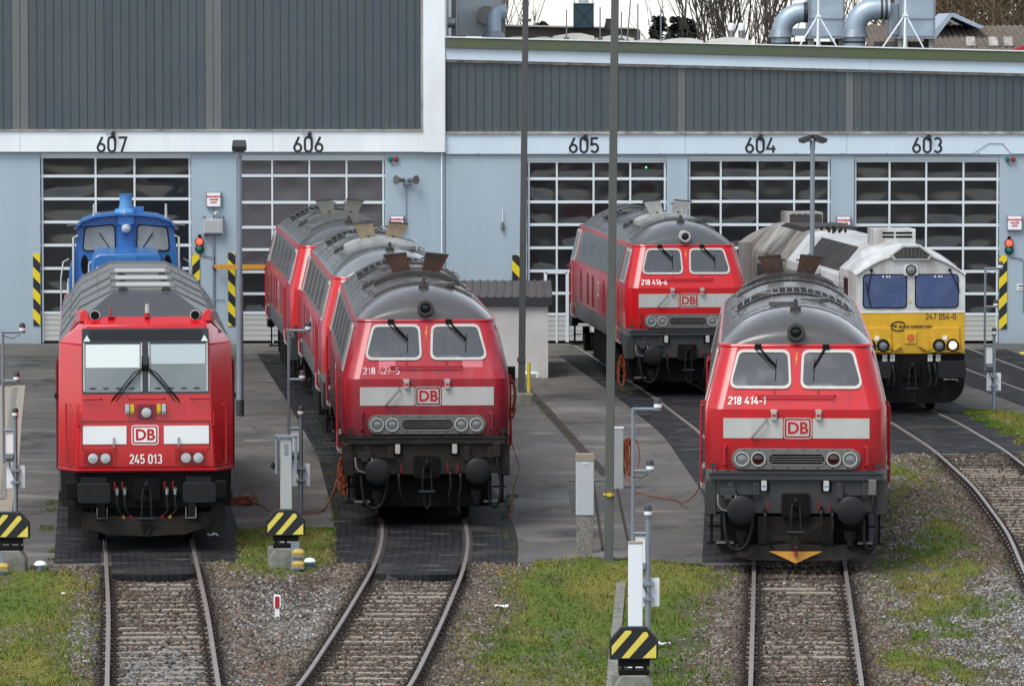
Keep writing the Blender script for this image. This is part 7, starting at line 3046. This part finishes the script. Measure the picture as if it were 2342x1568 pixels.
for s in (-1, 1):
    mb.tube([(s * w * .9, .2, bz(10, 170)), (s * w * .9, .2, bz(-6, 170)), (s * w * .6, .2, bz(-10, 170))], .025, 5)
mb.build('flue', 'cabinet', t)
mb = MB()
zc0, zc1 = bz(64, 170), bz(12, 170)
for s in (-1, 1):
    mb.tube([(-s * w * .95, -.01, zc0), (s * w * .95, -.01, zc1)], .012, 4)
mb.build('bracing', 'shed_trim', t)
t = thing('chimney', 'slim dark stub chimney behind the roof lights', 'chimney', (bg(1391, 171), 171, 0))
mb = MB()
mb.cyl((0, 0, bz(70, 171)), (0, 0, bz(46, 171)), .18, .10, 8)
mb.cyl((0, 0, bz(46, 171)), (0, 0, bz(44, 171)), .13, .13, 8)
mb.build('flue', 'shed_trim', t)
for i, (vx, vt, vb, lean) in enumerate(((1659 / 1.2815, 24, 82, 0), (1757 / 1.2815, 18, 82, 0), (1819 / 1.2815, 28, 84, 0), (1836 / 1.2815, 2, 88, .08), (1867 / 1.2815, 10, 92, 0), (1934 / 1.2815, 16, 95, 0))):
    Yr = 149 + (i % 3)
    t = thing('lightning_rod', ('first', 'second', 'third', 'leaning', 'fifth', 'sixth')[i] + ' thin lightning rod along the low hall roof counted from the white column', 'lightning rod', (bg(vx, Yr), Yr, 0), 0, 'lightning rods on the low hall')
    mb = MB()
    z0, z1 = bz(vb + 8, Yr), bz(vt, Yr)
    mb.tube([(0, 0, z0), (lean * (z1 - z0), 0, z1)], .022, 5)
    mb.build('rod', 'galv', t)
    mb = MB()
    mb.box(-.08, .08, -.08, .08, z0 - .1, z0 + .05)
    mb.build('foot', 'concrete', t)
# flues with white tops
for i, vx in enumerate((1670, 1693)):
    t = thing('flue_pipe', ('shiny flue pipe with white top next to the bare trees', 'shiny flue pipe with white top nearer the big duct')[i], 'flue', (bg(vx, 153), 153, 0), 0, 'flue pipes with white tops')
    mb = MB()
    mb.cyl((0, 0, bz(105, 153)), (0, 0, bz(70, 153)), .10, .10, 12)
    mb.build('pipe', 'steel', t, smooth=40)
    mb = MB()
    mb.lathe([(.105, bz(71, 153)), (.105, bz(58, 153)), (.07, bz(54, 153)), (0, bz(54, 153))], (0, 0, 0), 'z', 12)
    mb.build('top', 'white_clean', t, smooth=40)


def duct(points, r, name, parent, bands=()):
    mb = MB()
    mb.tube(points, r, 18)
    o = mb.build(name, 'galv_duct', parent, smooth=25)
    if bands:
        mb = MB()
        P = [Vector(p) for p in points]
        for k, u in bands:
            mb = MB()
            a, b = P[k], P[k + 1]
            c = a.lerp(b, u)
            d = (b - a).normalized()
            mb.cyl(c - d * .035, c + d * .035, r * 1.025, r * 1.025, 18)
            mb.build('duct_band', 'shed_trim', o)
    return o


def elbow(x0, z0, x1, z1, rad, y=0, n=5):
    """vertical run from (x0,z0) turning right and leaving at (x1,z1)"""
    pts = [(x0, y, z0)]
    cz = z1 - rad
    for i in range(n + 1):
        a = R(180 - 90 * i / n)
        pts.append((x0 + rad + rad * math.cos(a), y, cz + rad * math.sin(a)))
    pts.append((x1, y, z1))
    return pts


def hvac(Y, pipe_x, pipe_w, pipe_zt, join_x, cab, side, label, bands):
    t = thing('ventilation_unit', label, 'ventilation unit', (bg(pipe_x, Y), Y, 0), 0, 'galvanised ventilation units on the low hall')
    ox = bg(pipe_x, Y)
    r = (bg(pipe_x + pipe_w / 2, Y) - ox)
    zt = bz(pipe_zt, Y)
    rad = bg(pipe_x + 48, Y) - ox
    duct(elbow(0, bz(120, Y), bg(join_x, Y) - ox, zt, rad, 0), r, 'duct', t, bands)
    mb = MB()
    zb = bz(81, Y)
    mb.lathe([(r * 1.02, zb + .16), (r * 1.30, zb - .06), (r * 1.27, zb - .08), (r * 1.0, zb - .06)], (0, 0, 0), 'z', 20)
    mb.build('collar', 'galv', t, smooth=30)
    a, b, vb = cab
    mb = MB()
    mb.box(bg(a, Y) - ox, bg(b, Y) - ox, -.5, 1.6, bz(vb, Y), 12.5)
    c = mb.build('cabinet', 'galv_duct', t, bevel=.02)
    mb = MB()
    for x in (a, b):
        mb.box(bg(x, Y) - ox - .03, bg(x, Y) - ox + .03, -.53, -.47, bz(vb, Y), 12.5)
    mb.box(bg(a, Y) - ox, bg(b, Y) - ox, -.53, -.49, bz(46, Y), bz(43, Y))
    mb.box(bg(a, Y) - ox - .05, bg(b, Y) - ox + .05, -.55, 1.6, bz(vb + 5, Y), bz(vb, Y))
    mb.build('cabinet_frame', 'galv', c)
    a, b, vt, vb2 = side
    mb = MB()
    mb.box(bg(a, Y) - ox, bg(b, Y) - ox, -.2, 1.2, bz(vb2, Y), bz(vt, Y))
    mb.build('side_box', 'galv', t, bevel=.02)
    mb = MB()
    for x in (cab[0] + 5, cab[1] - 5):
        mb.box(bg(x, Y) - ox - .08, bg(x, Y) - ox + .08, -.4, 1.5, bz(112, Y), bz(cab[2] + 5, Y))
    mb.box(bg(cab[0] - 50, Y) - ox, bg(cab[1] - 10, Y) - ox, .6, 1.4, bz(112, Y), bz(96, Y))
    mb.build('stand', 'clad_edge', t)
    return t


hvac(150, 1783, 46, 30, 1842, (1845, 1923, 85), (1806, 1844, 66, 83), 'galvanised elbow duct and square cabinet left of the other ventilation unit', ((0, .45), (6, .45), (6, .9)))
hvac(149, 1950, 50, 22, 2030, (2050, 2128, 85), (2028, 2049, 10, 82), 'galvanised elbow duct and cabinet beside the brown tiled roof', ((0, .45), (6, .4), (6, .72)))
# white cabinet with a small elbow near the column
Y = 150
t = thing('ventilation_unit', 'tall pale cabinet with wrapped elbow pipe beside the white column', 'ventilation unit', (bg(1100, Y), Y, 0))
ox = bg(1100, Y)
mb = MB()
mb.box(bg(1044, Y) - ox, bg(1154, Y) - ox, .5, 2.2, bz(84, Y), 13)
mb.build('cabinet', 'cabinet', t, bevel=.02)
mb = MB()
mb.box(bg(1032, Y) - ox, bg(1043, Y) - ox, .4, .7, bz(90, Y), 13)
mb.box(bg(1150, Y) - ox, bg(1156, Y) - ox, .3, .45, bz(90, Y), 13)
mb.build('frame', 'lampband', t)
rr0 = bg(1142, Y) - bg(1125, Y)
mb = MB()
mb.cyl((bg(1112, Y) - ox, .5, bz(36, Y)), (bg(1112, Y) - ox, -.35, bz(36, Y)), rr0 * 1.25, rr0 * 1.25, 16)
mb.build('pipe_socket', 'lampband', t, smooth=30)
pts = [(bg(1129, Y) - ox, -.3, bz(96, Y)), (bg(1129, Y) - ox, -.3, bz(52, Y))] + [(bg(1112, Y) - ox + (bg(1129, Y) - bg(1112, Y)) * math.cos(R(a)), -.3, bz(44, Y) + .2 * math.sin(R(a))) for a in (20, 50, 80, 110)]
duct([(bg(1129, Y) - ox, -.3, bz(96, Y)), (bg(1129, Y) - ox, -.3, bz(44, Y)), (bg(1133, Y) - ox, -.25, bz(34, Y)), (bg(1140, Y) - ox, -.15, bz(29, Y)), (bg(1155, Y) - ox, -.1, bz(28, Y))], rr0, 'duct', t)
mb = MB()
mb.lathe([(rr0, bz(72, Y)), (rr0 * 1.4, bz(80, Y)), (rr0 * 1.5, bz(86, Y)), (rr0, bz(86, Y))], (bg(1129, Y) - ox, -.3, 0), 'z', 16)
mb.build('collar', 'galv', t, smooth=30)
mb = MB()
mb.cyl((bg(1020, Y) - ox, -.2, bz(53, Y)), (bg(1042, Y) - ox, -.2, bz(53, Y)), .16, .16, 12)
mb.build('stub_pipe', 'steel', t, smooth=40)
# aerial tripods
for a, b, c, vt, lab in ((1823, 1911, 1868, 36, 'white tripod aerial in front of the cabinet nearer the flue pipes'), (2014, 2107, 2066, 34, 'white tripod aerial in front of the cabinet near the tiled roof')):
    Y = 147.6
    t = thing('aerial_tripod', lab, 'aerial', (bg(c, Y), Y, 0), 0, 'white aerial tripods on the roof edge')
    ox = bg(c, Y)
    zb = bz(110, Y)
    mb = MB()
    for vx, dy in ((a, 0), (b, 0), (c - 4, -.2), (c + 6, .5)):
        mb.tube([(bg(vx, Y) - ox, dy, zb), (0, .1, bz(vt, Y))], .025, 5)
    mb.build('legs', 'white_trim', t)
    mb = MB()
    mb.tube([(0, .1, zb), (0, .1, 11.6)], .035, 6)
    mb.box(-.08, .08, .03, .17, bz(vt + 4, Y), bz(vt, Y))
    mb.build('rod', 'white_trim', t)

# tiled house beyond
Yh = 182
t = thing('tiled_house', 'house with brown tiled hipped roof and red verge beyond the low hall', 'house', (0, Yh, 0))
mb = MB()
mb.box(bg(2000, Yh), bg(2700, Yh), 2, 16, -.4, bz(112, Yh))
mb.build('wall', 'shed', t)
mb = MB()
rows = 16
x0, x1 = bg(1990, Yh), bg(2600, Yh)
for r_ in range(rows):
    u0, u1 = r_ / rows, (r_ + 1) / rows
    za, zb_ = bz(125, Yh) + (bz(58, Yh) - bz(125, Yh)) * u0, bz(125, Yh) + (bz(58, Yh) - bz(125, Yh)) * u1
    y0, y1 = 8 * u0, 8 * u1
    n = 46
    P0, P1 = [], []
    for i in range(n * 4 + 1):
        x = x0 + (x1 - x0) * i / (n * 4)
        w = .035 * math.sin(i * math.pi / 2) + .02 * math.sin(x * .9 + 1)
        P0.append((x, y0 - .12, za + w + .07))
        P1.append((x, y1, zb_ + w))
    mb.grid([P0, P1])
    mb.grid([[(p[0], p[1], p[2] - .09) for p in P0], P0])
mb.build('roof', mat('brown_tiles', (.20, .165, .14), .85, c2=(.12, .098, .082), amt=.8, scale=1.2, c3=(.25, .21, .17), amt3=.5, scale3=3), t, smooth=30)
mb = MB()
mb.prism([(bg(2128, Yh), bz(100, Yh)), (bg(2188, Yh), bz(30, Yh)), (bg(2200, Yh), bz(30, Yh)), (bg(2270, Yh), bz(62, Yh)), (bg(2258, Yh), bz(66, Yh)), (bg(2194, Yh), bz(38, Yh)), (bg(2150, Yh), bz(98, Yh))], 'y', 4, 9)
mb.build('flashing', 'galv_duct', t)
mb = MB()
mb.prism([(bg(2280, Yh), bz(122, Yh)), (bg(2420, Yh), bz(70, Yh)), (bg(2420, Yh), bz(84, Yh)), (bg(2300, Yh), bz(128, Yh))], 'y', -1.6, -1.3)
mb.build('verge', 'red_part', t)
for vx in (2224, 2276, 2310):
    mb = MB()
    mb.obox((bg(vx, Yh), 1.6, bz(98, Yh)), (.32, .5, .12), Euler((.7, 0, 0)))
    mb.build('roof_vent', 'clad_edge', t)


# ---- trees
def branch(mb, p, d, ln, r, depth, rg, spread, up):
    q = p + d * ln
    mid = p + d * ln * .5 + Vector((rg.uniform(-1, 1), rg.uniform(-1, 1), 0)) * ln * .05
    n = 5 if r > .08 else 3
    mb.tube([p, mid, q], [r, r * .85, r * .68], n)
    if depth == 0:
        return
    k = 3 if depth > 3 else rg.choice((2, 2, 3))
    for i in range(k):
        a = rg.uniform(0, 6.283)
        t = rg.uniform(.45, 1.0) if i else 1.0
        base_ = p + d * ln * t
        side = Vector((math.cos(a), math.sin(a), 0))
        nd = (d + side * spread * rg.uniform(.5, 1.2) + Vector((0, 0, up))).normalized()
        branch(mb, base_, nd, ln * rg.uniform(.60, .82), r * (.62 if i else .70), depth - 1, rg, spread, up)


def bare_tree_mesh(seed, h, m):
    rg = random.Random(seed)
    mb = MB()
    mb.tube([(0, 0, -.5), (0, 0, h * .28)], [h * .013, h * .010], 7)
    k0 = len(mb.f)
    tr = MB()
    tr.v, tr.f, tr.mi = mb.v[:], mb.f[:], mb.mi[:]
    cr = MB()
    for i in range(3):
        a = i * 2.1 + rg.uniform(-.4, .4)
        d = Vector((math.cos(a) * .16, math.sin(a) * .16, 1)).normalized()
        branch(cr, Vector((0, 0, h * rg.uniform(.16, .28))), d, h * rg.uniform(.26, .34), h * .0058, 4, rg, .42, .22)
    return tr, cr


def plant_bare(seed, m, cat_label, spots, h, group):
    tr, cr = bare_tree_mesh(seed, h, m)
    first = None
    for i, (vx, Y, sc, rot, lab) in enumerate(spots):
        if first is None:
            root = thing('bare_tree', lab, 'tree', (0, 0, 0), 0, group)
            tr.build('trunk', m, root)
            cr.build('crown', m, root)
            first = root
        else:
            root = copy_tree(first)
            root['label'] = lab
        root.location = (bg(vx, Y), Y, -.4)
        root.rotation_euler = (0, 0, rot)
        root.scale = (sc, sc, sc)


plant_bare(3, M['bark'], '', [(1604, 205, 1.0, 0, 'bare dark tree standing next to the conifers'), (1640, 214, 1.05, 2.0, 'bare tree with upright twigs between the conifers and the flue pipes'), (1682, 208, 1.1, 4.1, 'thick bare tree right behind the flue pipes'), (1728, 216, 1.0, 1.2, 'bare tree just left of the first big duct')], 13.5, 'bare winter trees behind the low hall')
plant_bare(11, M['bark_pale'], '', [(1756, 212, 1.05, .6, 'pale bare tree behind the top of the first big duct'), (1150, 195, .9, 2.2, 'bare twigs showing beside the pale roof cabinet'), (1030, 200, 1.0, 1.0, 'bare tree glimpsed between white column and pale roof cabinet'), (1945, 215, 1.0, 3.0, 'pale bare tree between the two ventilation units')], 13.0, 'bare winter trees behind the low hall')


def conifer(vx, Y, h, w, label):
    t = thing('conifer', label, 'tree', (bg(vx, Y), Y, -.4), 0, 'dark conifers behind the roof lights')
    mb = MB()
    mb.cyl((0, 0, 0), (0, 0, h), .16, .02, 7)
    mb.build('trunk', 'bark', t)
    rg = random.Random(int(vx))
    mb = MB()
    z = h * .25
    while z < h * .985:
        rr_ = w * (1 - z / h) ** .8 + .10
        k = 9
        for i in range(k):
            a = rg.uniform(0, 6.283)
            ln = rr_ * rg.uniform(.55, 1.1)
            tip = Vector((math.cos(a) * ln, math.sin(a) * ln, z - ln * .22 + rg.uniform(0, .2)))
            p0 = Vector((0, 0, z))
            side = Vector((-math.sin(a), math.cos(a), 0))
            for s in range(7):
                u = .15 + .85 * s / 6
                c = p0.lerp(tip, u)
                wd = .34 * (1.15 - u) + .08
                for sg in (-1, 1):
                    e = c + side * sg * wd + Vector((0, 0, -.10)) + (tip - p0).normalized() * .18
                    f = c + (tip - p0).normalized() * .16
                    mb.add([c, e, f], [(0, 1, 2)])
                    mb.add([c + Vector((0, 0, .06)), c + side * sg * wd * .5 + Vector((0, 0, .16)), f], [(0, 1, 2)])
        z += .20
    mb.build('crown', 'conifer', t)


conifer(1505, 226, bz(38, 226) + .4, 2.0, 'slim dark conifer with clear sky either side')
conifer(1546, 232, bz(42, 232) + .4, 2.1, 'dark conifer in the middle of the conifer group')
conifer(1571, 228, bz(40, 228) + .4, 2.6, 'broad dark conifer next to the bare trees')
conifer(1237, 230, bz(48, 230) + .4, 2.3, 'small dark conifer showing behind the dark mast')

# winter wood on the rise behind, read as one mass of twigs
rg = random.Random(21)
mb = MB()
tx = MB()
for i in range(430):
    x, y = rg.uniform(17.5, 62), rg.uniform(215, 262)
    if x / y < .070:
        continue
    hh = 12 + rg.uniform(-2.0, 4.0) + (y - 215) * .07
    top = Vector((x + rg.uniform(-.6, .6), y, hh))
    mb.tube([(x, y, 0), (x + rg.uniform(-.2, .2), y, hh * .6), top], [.13, .09, .02], 3)
    for k in range(46):
        z = rg.uniform(5.5, hh)
        a = rg.uniform(0, 6.283)
        ln = rg.uniform(.6, 2.0) * (1.1 - .5 * z / hh)
        p = Vector((x, y, z))
        q = p + Vector((math.cos(a) * ln, math.sin(a) * ln, ln * rg.uniform(.4, 1.3)))
        mb.tube([p, q], [.030, .012], 3)
        for w_ in range(3):
            u = rg.uniform(.3, 1)
            c = p.lerp(q, u)
            a2 = rg.uniform(0, 6.283)
            mb.tube([c, c + Vector((math.cos(a2) * .5, math.sin(a2) * .5, rg.uniform(.1, .7)))], [.018, .007], 3)
            if rg.random() < .45:
                e = c + Vector((math.cos(a2) * .4, math.sin(a2) * .4, .3))
                s_ = .10
                tx.add([e, e + Vector((s_, 0, s_)), e + Vector((0, s_, -s_))], [(0, 1, 2)])
o = mb.build('winter_wood', 'wood_mass')
tag(o, 'brown leafless wood rising behind the tiled roof', 'wood', kind='stuff')
o = tx.build('autumn_leaves', mat('autumn_leaf', (.17, .085, .02), .8))
tag(o, 'last rust coloured leaves on the wood behind the tiled roof', 'leaves', kind='stuff')
# grassy rise under the wood
mb = MB()
P = []
for i in range(13):
    y = 205 + i * 8
    P.append([(x, y, -.41 + 9.5 * max(0, min(1, (y - 210) / 75)) ** 1.3 * max(0, min(1, (x - 8) / 22))) for x in range(-10, 130, 5)])
mb.grid(P)
tag(mb.build('hill', 'wood_mass', smooth=60), kind='structure')
